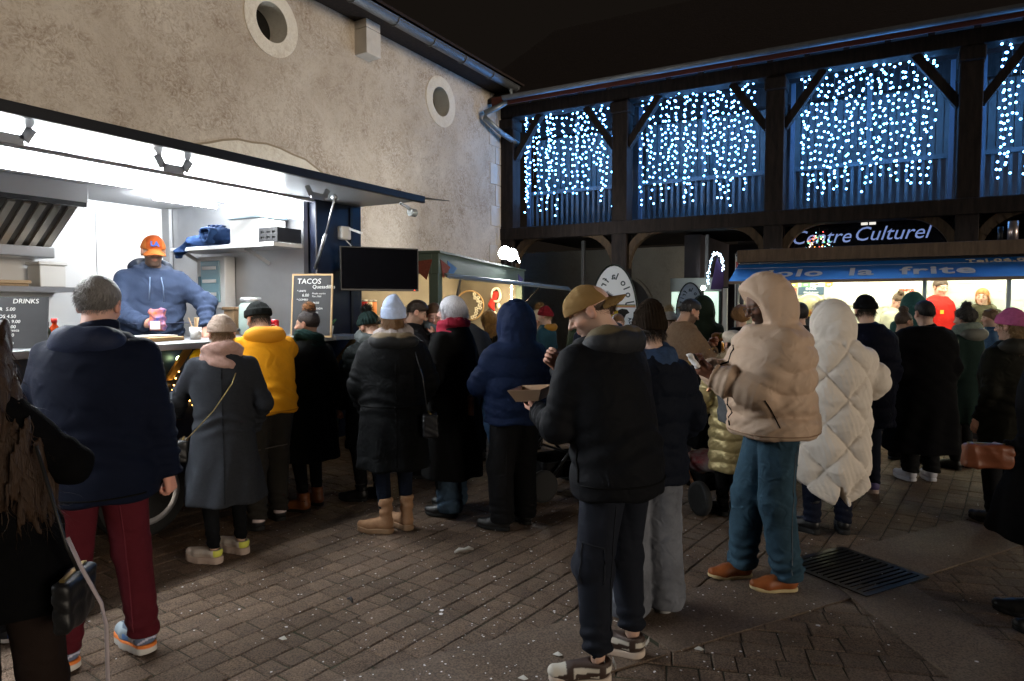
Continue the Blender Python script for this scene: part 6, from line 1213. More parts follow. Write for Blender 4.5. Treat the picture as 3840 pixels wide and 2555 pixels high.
# pompom mother and child
w14 = person('person in cream pompom beanie holding a child near the hall', 2016, 7.7, 1.56, -80, fem=True, hp=4, seed=17, h=.016, top=dict(name='coat', col=(0.012, 0.014, 0.018), kind='nylon', hem=.6, th=.04), legs=dict(col=BLK), shoes=BOOTB, hat=dict(type='beanie', col=(0.55, 0.5, 0.38), tall=.03, slouch=.25, pom=(0.3, 0.19, 0.08), pr=.06), hair=dict(type='low', col=(.25, .14, .06), under=.0), arms=(dict(w=(-.1, .3, 1.1), hint=(-.8, -.3, -.5)), dict(w=(.1, .3, 1.1), hint=(.8, -.3, -.5))))
person('child in dark red beanie, mustard hood and teal jacket carried in arms', 2046, 7.35, 1.08, -60, z0=.48, hs=1.22, hp=6, seed=18, h=.02, top=dict(name='jacket', col=(0.02, 0.06, 0.085), kind='nylon', hem=.75, th=.06), hood_dn=dict(col=(0.32, 0.16, 0.02), w=1.05), legs=dict(col=(.02, .03, .05), w=.03), shoes=SNKB, hat=dict(type='beanie', col=(0.16, 0.012, 0.018), tall=.03, rib=30), hair=dict(type='low', col=(.3, .2, .1), under=.0))
# red cap, curly hair
w16 = person('tall person in red and black cap and dark green jacket', 2192, 6.35, 1.80, -82, hp=-2, seed=19, h=.014, top=dict(name='jacket', col=(0.02, 0.032, 0.017), kind='nylon', hem=.8, th=.04), legs=dict(col=BLK), shoes=SNKB, hat=dict(type='cap', col=(0.012, 0.014, 0.016), panel=(0.6, 0.035, 0.02), pmask=lambda V: (V[:, 2] > .0) & ~((np.abs(V[:, 0]) < .035) & (V[:, 1] < .06) & (V[:, 2] > .07))), hair=dict(type='short', col=(.03, .02, .015), under=.03))
w17 = person('person with curly dark hair and navy hooded jacket behind the tan cap', 2258, 5.5, 1.70, 4, hp=14, seed=20, h=.013, top=dict(name='jacket', col=(0.012, 0.015, 0.03), kind='nylon', hem=.8, th=.05), hood_dn=dict(col=(0.014, 0.016, 0.03)), legs=dict(col=BLK), shoes=BOOTB, hair=dict(type='short', col=(0.045, 0.025, 0.014), vol=.016, curl=.005, n=3500))
# tan cap man
w18 = person('person in backwards tan cap and black jacket eating from a cardboard tray', 2312, 2.95, 1.73, -42, hp=28, hy=-40, lean=13, seed=21, h=.0095, beard=(.10, .065, .05), stubble=True, skin='fair',
   arms=(dict(w=(-.13, .36, 1.13), hint=(-.6, -.6, -.9), hand='grip', f=(.2, .9, .15), n=(.2, 0, 1)), dict(w=(-.03, .34, 1.34), hint=(.9, .0, -.8), hand='pinch', f=(-.8, .0, .6), n=(-.3, -.9, .0))),
   top=dict(name='jacket', col=(0.012, 0.013, 0.016), kind='nylon', hem=.80, th=.048, w=1.06, wy=1.12, fold=.007, sl=(.08, .068, .054), h=.0095), hood_dn=dict(col=(0.013, 0.014, 0.017), lining=(0.105, 0.08, 0.042), w=1.05),
   legs=dict(col=(0.018, 0.022, 0.034), kind='cotton', w=.028, kw=.022, aw=.014, hem=.13, fold=.009), feet=((-.15, -.02, 52), (.14, .02, 22)), shoes=dict(kind='sneaker', col=(0, 0, 0), pat='panda', sole=(0.6, 0.5, 0.42)), hat=dict(type='cap', col=(0.24, 0.145, 0.055), kind='cotton', backwards=True), hair=dict(type='fade', col=(0.07, 0.045, 0.03), under=.02, n=900))
w19 = person('person in dark brown ribbed beanie, navy puffer and wide pale jeans', 2425, 3.45, 1.60, -12, fem=True, hp=10, hy=-12, seed=22, h=.011, arms=(dict(w=(-.2, .25, 1.0), hint=(-.7, -.7, 0), hand=None), dict(w=(.21, .2, .95), hint=(.7, -.7, 0), hand=None)), top=dict(name='puffer_jacket', col=(0.012, 0.016, 0.028), kind='nylon', hem=.78, th=.05, puff=(.14, .018), w=1.08, fold=.006, sl=(.085, .078, .06)), legs=dict(col=(0.14, 0.15, 0.175), kind='denim', w=.03, kw=.06, aw=.085, hem=.04), feet=((-.12, .0, 10), (.12, .05, -5)), shoes=dict(kind='sneaker', col=(.02, .02, .02), sole=(.3, .3, .3)),
   hat=dict(type='beanie', col=(0.035, 0.023, 0.015), tall=.05, slouch=.25, rib=40, ramp=.004, cuff=0), scarf=dict(col=(0.035, 0.06, 0.12), r=.06, z=1.45, kind='fleece'), hair=dict(type='low', col=(.03, .02, .015), under=.0))
# brown fleece
w20 = person('bearded person in brown fleece jacket eating a filled bread', 2535, 6.3, 1.69, 72, hp=24, lean=9, seed=23, h=.013, skin='tan', beard=(.012, .009, .007), arms=(dict(w=(-.05, .38, 1.28), hint=(-.9, -.2, -.7), hand='pinch', n=(.6, -.4, .4)), dict(w=(.05, .36, 1.24), hint=(.9, -.3, -.7), hand='pinch', n=(-.6, -.4, .4))), top=dict(name='fleece_jacket', col=(0.19, 0.125, 0.08), kind='fleece', hem=.85, th=.045, w=1.08), legs=dict(col=(.02, .02, .03)), shoes=SNKB, hair=dict(type='fade', col=(0.014, 0.011, 0.01), vol=.004))
person('person in raised dark green hood beyond the bearded person', 2628, 7.9, 1.70, 6, hp=8, seed=24, **far, top=dict(name='parka', col=(0.018, 0.03, 0.018), kind='cotton', hem=.7, th=.05, hood='up', hw=.01), legs=dict(col=BLK), shoes=BOOTB)
person('person in black coat and knitted hat with a pale fur pompom', 2505, 8.2, 1.56, -5, fem=True, hp=8, seed=25, **far, top=dict(name='coat', col=BLK, kind='wool', hem=.6, th=.04), legs=dict(col=BLK), shoes=BOOTB, hat=dict(type='beanie', col=(0.4, 0.38, 0.35), tall=.0, pom=(0.5, 0.38, 0.22), pr=.07), hair=dict(type='low', col=(.1, .06, .03), under=.0))
person('person with brown fringe facing out below the large round banner', 2312, 7.8, 1.53, 175, fem=True, hp=14, seed=26, **far, top=dict(name='jacket', col=(0.05, 0.08, 0.16), kind='nylon', hem=.8, th=.04), legs=dict(col=BLK), shoes=SNKB, hair=dict(type='long', col=(.14, .07, .03), len=.2))
# gold coat
w23 = person('person in cream beret and long shiny gold puffer coat', 2745, 5.2, 1.42, -15, fem=True, hp=10, seed=27, h=.0115, arms=(dict(w=(-.19, .22, .98), hint=(-.7, -.6, 0), hand=None), dict(w=(.19, .22, .98), hint=(.7, -.6, 0), hand=None)), top=dict(name='puffer_coat', col=(0.62, 0.5, 0.24), kind='shiny', hem=.43, th=.055, puff=(.105, .028), w=1.02, wy=1.1, fold=.004, sl=(.08, .075, .058)), legs=dict(col=BLK, w=.01), shoes=dict(kind='boot', col=(.006, .006, .006), mk='fleece'), hat=dict(type='beret', col=(0.62, 0.53, 0.42), kind='wool'), hair=dict(type='low', col=(.03, .02, .015), under=.02))
V_, N_ = [], []
# beige hooded puffer
w24 = person('person with raised hood in beige puffer jacket and blue jeans reading a paper', 2885, 3.88, 1.755, -92, hp=24, lean=3, seed=28, h=.0095, skin='brown', beard=(.012, .010, .009), glasses=True,
   arms=(dict(w=(-.05, .36, 1.205), hint=(-.55, -.7, -.8), hand='pinch', f=(.2, .9, .4), n=(.5, -.2, .8)), dict(w=(.05, .36, 1.24), hint=(.55, -.5, -.8), hand='grip', f=(-.25, .9, .3), n=(-.4, -.4, .8))),
   top=dict(name='puffer_jacket', col=(0.52, 0.375, 0.27), kind='nylon', hem=.87, th=.075, w=1.12, wy=1.28, puff=(.125, .026), fold=.008, sl=(.105, .098, .066), hood='up', hw=.014, hseam=.009, hk=.012, hf=.052, h=.0095), legs=dict(col=(0.03, 0.062, 0.09), kind='denim', w=.034, kw=.036, aw=.042, hem=.06, fold=.008), feet=((-.1, -.06, 2), (.1, .12, 8)), shoes=dict(kind='derby', col=(0.26, 0.075, 0.02), sole=(0.5, 0.4, 0.22)))
# white quilted coat
w25 = person('person in long white diamond quilted coat seen from behind', 3105, 4.75, 1.60, 6, fem=True, hp=14, seed=29, h=.0105, arms=(None, dict(w=(.23, .24, 1.06), hint=(1, -.5, -.35), hand=None)),
   top=dict(name='quilted_coat', col=(0.70, 0.63, 0.55), kind='nylon', hem=.27, th=.085, w=1.2, wy=1.2, quilt=(.285, .05), fold=.004, sl=(.105, .098, .07), curve=.2, slit=.17, collar=1.5, h=.0105, hood='up', hw=.02, hseam=.016, hk=.008), legs=dict(col=(0.008, 0.012, 0.03), w=.02, aw=.02), feet=((-.12, .0, 45), (.12, .02, -10)), shoes=dict(kind='boot', col=(.008, .008, .009)), hair=dict(type='low', col=(0.6, 0.55, 0.5), under=.0))
person('person in grey anorak with black hair between the beige and white coats', 2985, 6.7, 1.64, 6, hp=10, seed=30, **far, top=dict(name='anorak', col=(0.1, 0.125, 0.12), kind='nylon', hem=.8, th=.05), hood_dn=dict(col=(.01, .01, .01)), legs=dict(col=BLK), shoes=BOOTB, hair=dict(type='short', col=(.012, .010, .009), vol=.008))
w27 = person('person in black beanie and navy puffer beside the white quilted coat', 3230, 5.8, 1.70, 4, hp=12, seed=31, h=.014, top=dict(name='puffer_jacket', col=(0.007, 0.009, 0.022), kind='nylon', hem=.6, th=.06, puff=(.13, .02), w=1.1), legs=dict(col=(0.01, 0.014, 0.03)), shoes=dict(kind='sneaker', col=(0, 0, 0), pat='stripe', sole=(.4, .3, .25)), hat=dict(type='beanie', col=(0.008, 0.008, 0.009), tall=.015, ramp=.0006), hair=dict(type='low', col=(.02, .015, .01), under=.0))
person('person with swept back brown hair smiling to the side', 3372, 7.0, 1.56, 78, fem=True, hp=4, seed=32, **far, skin='tan', top=dict(name='jacket', col=(0.02, 0.02, 0.03), kind='nylon', hem=.7, th=.04), legs=dict(col=BLK), shoes=SNKB, hair=dict(type='bun', col=(.05, .03, .018)))
person('person in raised teal hood in front of the red jacket', 3408, 7.9, 1.74, 2, hp=8, seed=33, **far, top=dict(name='hoodie', col=(0.035, 0.10, 0.095), kind='cotton', hem=.8, th=.04, hood='up'), legs=dict(col=BLK), shoes=SNKB)
w29 = person('person with cropped dark hair in long wide black coat', 3452, 6.2, 1.66, 0, hp=4, seed=34, h=.0125, top=dict(name='coat', col=(0.006, 0.006, 0.007), kind='wool', hem=.3, th=.07, flare=.1, w=1.22, wy=1.2, sl=(.1, .09, .066), fold=.007, collar=1.51), legs=dict(col=BLK, w=.03), shoes=dict(kind='sneaker', col=(.5, .5, .55), sole=(.5, .5, .55), mk='cotton'), hair=dict(type='fade', col=(.012, .010, .009), vol=.004))
# chip stall staff
person('stall worker in pale hooded top looking down behind the chip counter', 3350, 9.75, 1.62, 172, z0=.18, fem=True, hp=32, seed=35, **far, skin='pink', top=dict(name='hoodie', col=(0.45, 0.45, 0.36), kind='cotton', hem=.85, th=.04), hood_dn=dict(col=(.45, .45, .36)), legs=dict(col=BLK), shoes=SNKB, hair=dict(type='bun', col=(.06, .035, .02)))
w31 = person('stall worker in bright red fleece with a yellow badge', 3508, 9.55, 1.78, 176, z0=.22, hp=12, seed=36, **far, top=dict(name='fleece_jacket', col=(0.5, 0.018, 0.014), kind='cotton', hem=.85, th=.05, w=1.08), legs=dict(col=BLK), shoes=SNKB, hair=dict(type='short', col=(.05, .03, .02)))
person('stall worker with auburn hair and dark olive jacket', 3668, 9.2, 1.68, -138, z0=.18, fem=True, hp=6, seed=37, **far, top=dict(name='jacket', col=(0.06, 0.055, 0.032), kind='cotton', hem=.8, th=.045), hood_dn=dict(col=(.06, .055, .032)), legs=dict(col=BLK), shoes=SNKB, hair=dict(type='long', col=(.3, .13, .04), len=.16))
person('person with dark curly top knot and green coat with pale plaid scarf', 3605, 6.7, 1.60, -25, fem=True, hp=6, seed=38, h=.015, top=dict(name='coat', col=(0.025, 0.05, 0.042), kind='wool', hem=.5, th=.045), legs=dict(col=BLK), shoes=BOOTB, hair=dict(type='bun', col=(.03, .025, .02), vol=.014, curl=.004), scarf=dict(col=(0.2, 0.24, 0.2), r=.055, kind='fleece', end=1), hood_dn=dict(col=(.13, .13, .11)))
person('child with curly brown hair and blue jacket held up at the stall', 3700, 7.3, 1.08, -60, z0=.46, hs=1.2, seed=39, h=.02, top=dict(name='jacket', col=(0.03, 0.08, 0.16), kind='nylon', hem=.8, th=.05), legs=dict(col=BLK), shoes=SNKB, hair=dict(type='short', col=(.14, .08, .04), vol=.012, curl=.005))
person('little girl in pink beanie, black coat and pink leggings', 3598, 6.75, 1.06, -20, hs=1.2, fem=True, hp=10, seed=40, h=.016, top=dict(name='coat', col=(0.012, 0.012, 0.014), kind='wool', hem=.72, th=.05, flare=.1), legs=dict(col=(0.42, 0.22, 0.2), w=.012), shoes=dict(kind='ankleboot', col=(.4, .13, .13), sole=(.3, .2, .2)), hat=dict(type='beanie', col=(0.45, 0.1, 0.2), tall=.02), hair=dict(type='low', col=(.2, .12, .05), under=.0), feet=((-.1, 0, 20), (.1, .0, -10)))
w35 = person('person in bright pink beanie with very long hair and dark olive parka', 3768, 4.95, 1.58, -8, fem=True, hp=6, hy=-20, seed=41, h=.0125, top=dict(name='parka', col=(0.022, 0.021, 0.014), kind='nylon', hem=.55, th=.055, w=1.12, fold=.009), hood_dn=dict(col=(0.022, 0.021, 0.015), w=1.1), legs=dict(col=(.012, .012, .015)), shoes=BOOTB, hat=dict(type='beanie', col=(0.42, 0.1, 0.22), tall=.02, ramp=.0006, cuff=.07), hair=dict(type='long', col=(0.2, 0.115, 0.045), len=.46, wid=.075, thk=.06, wave=.012, dx=-.03))
w36 = person('person in flared black coat at the edge of the square with a tan clutch', 3925, 3.35, 1.60, -75, fem=True, hp=10, seed=42, h=.0125, arms=(dict(w=(-.17, .28, 1.0), hint=(-.7, -.6, -.4), hand='grip', n=(1, 0, 0)), None), top=dict(name='coat', col=BLK, kind='wool', hem=.5, th=.04, flare=.3, fold=.008), legs=dict(col=(0.16, 0.07, 0.06), w=-.01, kw=-.008, aw=-.006), shoes=BOOTB, hair=dict(type='long', col=(0.13, 0.06, 0.025), len=.3))
person('person in black coat with a brown fur trimmed hood near the white poles', 2772, 7.6, 1.60, 10, fem=True, hp=6, seed=43, **far, top=dict(name='coat', col=BLK, kind='nylon', hem=.6, th=.05), legs=dict(col=BLK), shoes=BOOTB, hair=dict(type='short', col=(0.22, 0.11, 0.04), vol=.03, curl=.005))
# the cook
chef = person('cook in orange cap and blue hoodie working inside the food truck', pos=(-5.25, 3.33), H=1.72, face=143, z0=.47, hp=9, hy=4, lean=19, seed=44, h=.011, beard=(.012, .01, .008), skin='fair', belly=.1, arms=(dict(w=(-.34, .40, .98), hint=(-1, -.4, .1), hand='relax', f=(0, .5, -.8), n=(0, -.8, -.5)), dict(w=(.1, .42, 1.02), hint=(.9, -.3, -.6), hand='grip', f=(-.7, .6, 0), n=(-.5, -.6, .3))),
   top=dict(name='hoodie', col=(0.032, 0.047, 0.088), kind='cotton', hem=.82, th=.05, w=1.12, wy=1.12, fold=.009, sl=(.088, .08, .056)), hood_dn=dict(col=(0.016, 0.024, 0.044), w=1.02), legs=dict(col=(.02, .02, .025)), shoes=SNKB, hat=dict(type='cap', col=(0.42, 0.12, 0.025), panel=(0.3, 0.055, 0.008), kind='cotton'), hair=dict(type='fade', col=(.02, .015, .012), under=.02))
lg = text_mesh('cap_logo', 'LA', .05, mat('blue_stitch', (0.02, 0.07, 0.3), 0.8), chef['E'], depth=.002, bold=.003); lg.matrix_local = chef['hmat'] @ Matrix.Translation((0, .106, .068)) @ Matrix.Rotation(PI, 4, 'Z') @ Matrix.Rotation(R(72), 4, 'X')
MB().tube([chef['UP'](q) for q in ((-.04, .13, 1.45), (-.05, .17, 1.38), (-.055, .185, 1.26))], .005, 5).build('drawstring', cloth((0.2, 0.27, 0.4), 'cotton'), chef['E'], True); MB().tube([chef['UP'](q) for q in ((.04, .13, 1.45), (.045, .17, 1.38), (.05, .185, 1.28))], .005, 5).build('drawstring', cloth((0.2, 0.27, 0.4), 'cotton'), chef['E'], True)
MB().box(.05, .1, .0, .004, 0, .05).build('badge', mat('yellow_badge', (0.6, 0.4, 0.03), .7), w31['E'], loc=(.02, .19, 1.26))
# fur collars and trims
def fur(info, name, q, rad, col, n, L, up=True, sq=(1, 1, .6)):
    rs = np.random.RandomState(3); d = rs.normal(size=(n, 3)); d /= ln(d)[:, None]; c = np.array(info['UP'](q)); rt = c + d * np.array(rad); V, Q = _blades(rt, d + rs.normal(size=d.shape) * .4, L, .003, 5, .25, 3); link(name, np_mesh(name, V, Q), cloth(col, 'fur'), info['E']); sdf_obj(name + '_pad', lambda P: ell(P, c, rad), c - np.array(rad) - .02, c + np.array(rad) + .02, .014, cloth(col, 'fur'), info['E'])
fur(w23, 'fur_collar', (0, -.02, 1.46), (.165, .13, .075), (0.5, 0.41, 0.28), 5000, .05)
fur(w35, 'fur_trim', (.05, -.1, 1.44), (.17, .08, .06), (0.16, 0.11, 0.06), 3500, .04)
fur(w25, 'hood_fur', tuple(np.array(w25['hc']) + (0, .03, .1)), (.1, .1, .075), (0.66, 0.6, 0.55), 4000, .05)
# extra bits of clothing
text_mesh('print', 'HUNDRED', .04, mat('white_print', (.6, .6, .6), .8), w20['E'], (-.0, -.178, 1.3), (PI / 2, 0, 0), .001)
text_mesh('heel_mark', 'NIKE', .028, mat('white_print'), w18['E'], (.14 + .075 * math.sin(R(22)), .02 - .068 * math.cos(R(22)), .079), (PI / 2, 0, R(22)), .001, bold=.001)
text_mesh('heel_mark', 'NIKE', .028, mat('white_print'), w18['E'], (-.15 + .075 * math.sin(R(52)), -.02 - .068 * math.cos(R(52)), .079), (PI / 2, 0, R(52)), .001, bold=.001)
MB().sph(tuple(w10['hmat'] @ Vector((-.086, -.0, -.045))), .007, 2).build('earring', mat('pearl', (.7, .68, .62), .2), w10['E'], True)

# ================================================================== things that people carry
# cardboard tray
def wmat(info, q, rz=0.0): return info['M'] @ Matrix.Translation(q) @ Matrix.Rotation(rz, 4, 'Z')
def place(e, M): e.matrix_world = Matrix.Translation(M.to_translation()) @ M.to_quaternion().to_matrix().to_4x4(); return e
CARD = mat('tray_card', (0.44, 0.29, 0.18), 0.75, var=0.06)
e = place(empty('food_tray', label='open brown cardboard food tray held by the person in the tan cap', cat='tray'), wmat(w18, (-.10, .45, 1.175), R(30)) @ Matrix.Rotation(R(-4), 4, 'X')); a, b, c, d_, z = .075, .055, .11, .08, .055
MB().box(-a, a, -b, b, 0, .003).build('base', CARD, e)
for pts in ([(-a, -b, .001), (a, -b, .001), (c, -d_, z), (-c, -d_, z)], [(-a, b, .001), (a, b, .001), (c, d_, z), (-c, d_, z)], [(-a, -b, .001), (-a, b, .001), (-c, d_, z), (-c, -d_, z)], [(a, -b, .001), (a, b, .001), (c, d_, z), (c, -d_, z)]): MB().prism(pts, (0, 0, .0025)).build('side', CARD, e)
MB().sph((0, 0, .02), .04, 2, (1.4, 1, .5)).build('food', mat('taco_fill', (0.4, 0.22, 0.07), .7, bump=.8, bscale=60), e, True)
# printed paper packet
e = place(empty('paper_packet', label='crumpled white printed packet held by the beige hooded person', cat='packet'), wmat(w24, (-.02, .47, 1.295), R(-8)) @ Matrix.Rotation(R(-35), 4, 'X'))
sdf_obj('paper', lambda P: rbox(P, (0, 0, 0), (.055, .012, .045), .008) - .006 * folds(P, 4, (45, 45, 45)), (-.08, -.04, -.07), (.08, .04, .07), .007, mat('packet_paper', (.62, .6, .58), .7), e); MB().cyl((-.02, -.025, .005), (-.02, -.021, .005), .026, n=20).build('round_print', mat('print_black', (.02, .02, .02), .7), e); 
for k in range(3): MB().box(.018, .042, -.024, -.021, -.02 + k * .016, -.012 + k * .016).build('print_line', mat('print_black'), e)
# phone, mug, clutch, chain bag, crossbody bag
e = place(empty('phone', label='phone held low by the person in the grey wool coat', cat='phone'), wmat(w3, (-.33, .43, 1.08), R(20)) @ Matrix.Rotation(R(50), 4, 'X')); MB().box(-.037, .037, -.075, .075, 0, .008, .003).build('case', mat('phone_case', (.3, .16, .06), .5), e); MB().box(-.034, .034, -.071, .071, .0082, .009).build('screen', BLACKP, e)
e = empty('thermos_mug', w6['w']((-.30, .18, .66)), 0, 'teal insulated mug dangling from the gloved hand of the pompom beanie person', 'mug'); MB().lathe([(.035, 0), (.042, .02), (.044, .1), (.05, .12), (.05, .14), (.0, .145)], n=20).build('body', mat('teal_plastic', (.09, .2, .21), .4), e, True); MB().tube([(.04, 0, .11), (.07, 0, .1), (.07, 0, .05), (.042, 0, .04)], .006, 6).build('handle', BLACKP, e, True); MB().cyl((.0, 0, .14), (.005, .0, .23), .004, n=6).build('straw', RED, e)
def bag(label, info, path, q, sz, col, kind='leather', strap=(0.02, 0.02, 0.02), sr=.005, studs=False):
    e = empty('handbag', info['M'].to_translation(), info['M'].to_euler().z, label, 'bag', None, info['M'].to_scale()[0]); MB().tube(path, sr, 6).build('strap', cloth(strap, 'leather') if strap != 'gold' else mat('gold_chain', (.5, .38, .16), .3, metal=.9, bump=1.0, bscale=300), e, True)
    sdf_obj('pouch', lambda P: rbox(P, q, sz, .02) - .004 * folds(P, 6, (25, 25, 25)), np.array(q) - np.array(sz) - .03, np.array(q) + np.array(sz) + .03, .009, cloth(col, kind), e); MB().box(q[0] - .007, q[0] + .007, q[1] - sz[1] * .8, q[1] + sz[1] * .8, q[2] + sz[2] - .006, q[2] + sz[2] + .005).build('clasp', mat('brass', (.5, .35, .13), .3, metal=.9), e); return e
bag('small black handbag on a thin gold chain across the grey wool coat', w3, [(.0, .13, 1.40), (.09, .06, 1.475), (.12, -.08, 1.44), (.06, -.175, 1.28), (-.06, -.185, 1.1), (-.19, -.12, .95), (-.245, .0, .88)], (-.265, .06, .80), (.035, .1, .08), (.01, .01, .01), strap='gold', sr=.004)
bag('black studded crossbody bag on the long black parka', w7, [(.05, .17, 1.35), (.10, .05, 1.5), (.13, -.12, 1.43), (.19, -.215, 1.2), (.22, -.19, 1.0), (.23, -.14, .93)], (.25, -.12, .83), (.06, .09, .09), (.01, .01, .011))
bag('tan leather clutch held by the person in the flared black coat', w36, [(-.2, .34, 1.02), (-.22, .36, .97)], (-.19, .38, .96), (.04, .12, .065), (.2, .06, .025), strap=(.15, .05, .02))
bag('brown leather wallet bag held in front of the navy hooded puffer', w13, [(-.14, .4, 1.1), (-.17, .44, 1.05), (-.19, .45, .99)], (-.2, .44, .93), (.025, .085, .085), (.17, .07, .03), strap=(.15, .06, .03))
bag('black bag with pale cord edging on the curly haired person', w1, [(.16, -.1, 1.3), (.24, -.12, 1.0), (.26, -.1, .92)], (.24, -.08, .83), (.03, .1, .08), (.008, .008, .009))
e = place(empty('drawcord', label='long pale cord hanging from the curly haired person', cat='cord'), wmat(w1, (0, 0, 0))); MB().tube([(.25, -.17, .98), (.29, -.19, .9), (.335, -.19, .80), (.345, -.19, .74), (.345, -.19, .3), (.35, -.19, .03)], .0052, 8).build('cord', mat('pale_cord', (.42, .36, .38), .7), e, True)
MB().sph((.345, -.19, .55), .012, 2).build('knot', mat('pale_cord'), e, True)
# snack bag in the cook's hand
e = empty('snack_bag', chef['w'](chef['AR'][1][2] + np.array((-.07, .07, .03))), R(35), 'orange and blue crisp packet in the hand of the cook', 'packet'); sdf_obj('packet', lambda P: rbox(P, (0, 0, 0), (.06, .022, .085), .015) - .005 * folds(P, 2, (40, 40, 40)), (-.1, -.06, -.12), (.1, .06, .12), .007, mat('crisp_bag', (.65, .17, .02), .35, col2=(.03, .07, .3), vscale=14), e); MB().box(-.04, .03, -.03, -.026, -.07, -.01).build('white_label', WHITEPL, e)
e = empty('filled_bread', w20['w']((0, .5, 1.34)), 0, 'golden filled bread in the hands of the bearded person', 'food'); sdf_obj('bread', lambda P: smin(ell(P, (.05, 0, 0), (.08, .05, .035)), ell(P, (-.05, .02, .02), (.06, .05, .045)), .02) - .004 * folds(P, 3, (50, 50, 50)), (-.15, -.1, -.08), (.16, .1, .1), .01, mat('bread', (.38, .2, .06), .7, var=.3, vscale=20), e)
MB().sph((.0, -.02, .03), .03, 1).build('filling', mat('lettuce', (.2, .25, .08), .7), e, True)
# standing table with food
tp = at(2655, 6.25); e = empty('standing_table', (tp[0], tp[1], 0), 0, 'small standing table with a crumpled yellow cover in front of the barrier', 'table'); MB().cyl((0, 0, 0), (0, 0, .03), .25, n=24).build('foot', BLACKM, e); MB().cyl((0, 0, .03), (0, 0, 1.08), .03).build('column', BLACKM, e); MB().cyl((0, 0, 1.08), (0, 0, 1.11), .32, n=32).build('table_top', BLACKM, e)
sdf_obj('cover', lambda P: smax(np.abs(np.sqrt(P[:, 0] ** 2 + P[:, 1] ** 2) - .335 - .012 * np.sin(np.arctan2(P[:, 1], P[:, 0]) * 9 + P[:, 2] * 6)) - .008, np.maximum(P[:, 2] - 1.125, .93 + .03 * np.sin(np.arctan2(P[:, 1], P[:, 0]) * 5) - P[:, 2]), .006), (-.38, -.38, .88), (.38, .38, 1.14), .014, mat('yellow_cover', (.28, .16, .03), .6), e); MB().cyl((0, 0, 1.111), (0, 0, 1.121), .335, n=32).build('cover_top', mat('yellow_cover'), e)
e = empty('chip_tray', (tp[0] - .05, tp[1] - .08, 1.122), 0, 'white paper tray of chips on the standing table', 'tray'); MB().lathe([(.07, 0), (.11, .07), (.106, .07), (.068, .006)], n=20).build('tray', WHITEPL, e, True); rs = random.Random(5)
for k in range(26): MB().beam((rs.uniform(-.06, .06), rs.uniform(-.06, .06), .03), (rs.uniform(-.09, .09), rs.uniform(-.09, .09), .1), .011, .011).build('chip', mat('chips', (.55, .32, .06), .6), e)
e = empty('drink_can', (tp[0] + .14, tp[1] - .02, 1.122), 0, 'amber drinks can on the standing table', 'can'); MB().lathe([(.026, 0), (.033, .008), (.033, .15), (.027, .162), (.0, .163)], n=18).build('can_body', mat('amber_can', (.5, .22, .03), .25, metal=.6), e, True); MB().lathe([(.027, .163), (.026, .166), (.0, .165)], n=18, caps=False).build('lid', ALU, e, True)
# pushchairs
def pram(label, u, t, face, frame, cloth_c, accent, hood=True):
    p = at(u, t); e = empty('pushchair', (p[0], p[1], 0), YAW - R(face), label, 'pushchair', None); fm = mat('frame_%d' % int(frame[0] * 99), frame, .3, metal=.9); cm = cloth(cloth_c, 'cotton')
    for sx in (-1, 1):
        x = sx * .25
        MB().cyl((x, -.3, .1), (x * .92, .18, .62), .014).build('rear_strut', fm, e, True); MB().cyl((x, .38, .1), (x * .92, -.12, .62), .014).build('front_strut', fm, e, True); MB().tube([(x * .92, -.12, .62), (x, -.32, .9), (x, -.42, 1.02)], .014, 8).build('handle_bar', fm, e, True)
        for y, r in ((-.32, .13), (.4, .1)):
            w = MB().lathe([(r - .03, -.022), (r, -.02), (r + .004, 0), (r, .02), (r - .03, .022)], n=24).build('wheel', RUBBER, e, True); w.rotation_euler = (0, PI / 2, 0); w.location = (x * 1.08, y, r + .004); MB().lathe([(.0, .012), (.03, .02), (r - .032, .012), (r - .032, -.012), (.03, -.02), (.0, -.012)], n=16, caps=False).build('hub', mat('dark_steel'), w, True)
    MB().tube([(-.25, -.42, 1.02), (-.2, -.46, 1.04), (.2, -.46, 1.04), (.25, -.42, 1.02)], .018, 8).build('handle', mat('foam_grip', (.02, .02, .02), .8), e, True); MB().cyl((-.25, .0, .36), (.25, .0, .36), .012).build('cross_bar', fm, e)
    sdf_obj('seat', lambda P: smin(rbox(P, (0, .1, .52), (.19, .24, .05), .04), rbox(P, (0, -.14, .74), (.19, .05, .26), .04, rx(R(14))), .04) - .005 * folds(P, 3, (18, 18, 18)), (-.25, -.35, .4), (.25, .42, 1.1), .016, cm, e)
    if hood: sdf_obj('canopy', lambda P: smax(smax(np.abs(ell(P, (0, -.02, .86), (.24, .34, .28))) - .01, .86 - P[:, 2] + .2 * P[:, 1], .01), P[:, 1] - .28, .01) - .003 * np.sin(P[:, 1] * 40), (-.3, -.42, .78), (.3, .36, 1.2), .014, cm, e)
    sdf_obj('basket', lambda P: smax(np.abs(rbox(P, (0, .02, .25), (.2, .28, .09), .03)) - .008, P[:, 2] - .31, .01), (-.25, -.32, .12), (.25, .36, .36), .016, cm, e)
    return e
S1 = pram('pushchair with copper frame and grey handle bag by the gold coat', 2640, 5.55, -20, (0.5, 0.26, 0.15), (0.012, 0.013, 0.015), None)
sdf_obj('handle_bag', lambda P: rbox(P, (0, -.47, .86), (.2, .07, .13), .03) - .006 * folds(P, 8, (16, 16, 16)), (-.26, -.6, .68), (.26, -.36, 1.03), .012, cloth((.14, .145, .155), 'cotton'), S1); MB().box(-.06, .06, -.552, -.546, .86, .91).build('leather_patch', cloth((.35, .12, .03), 'leather'), S1)
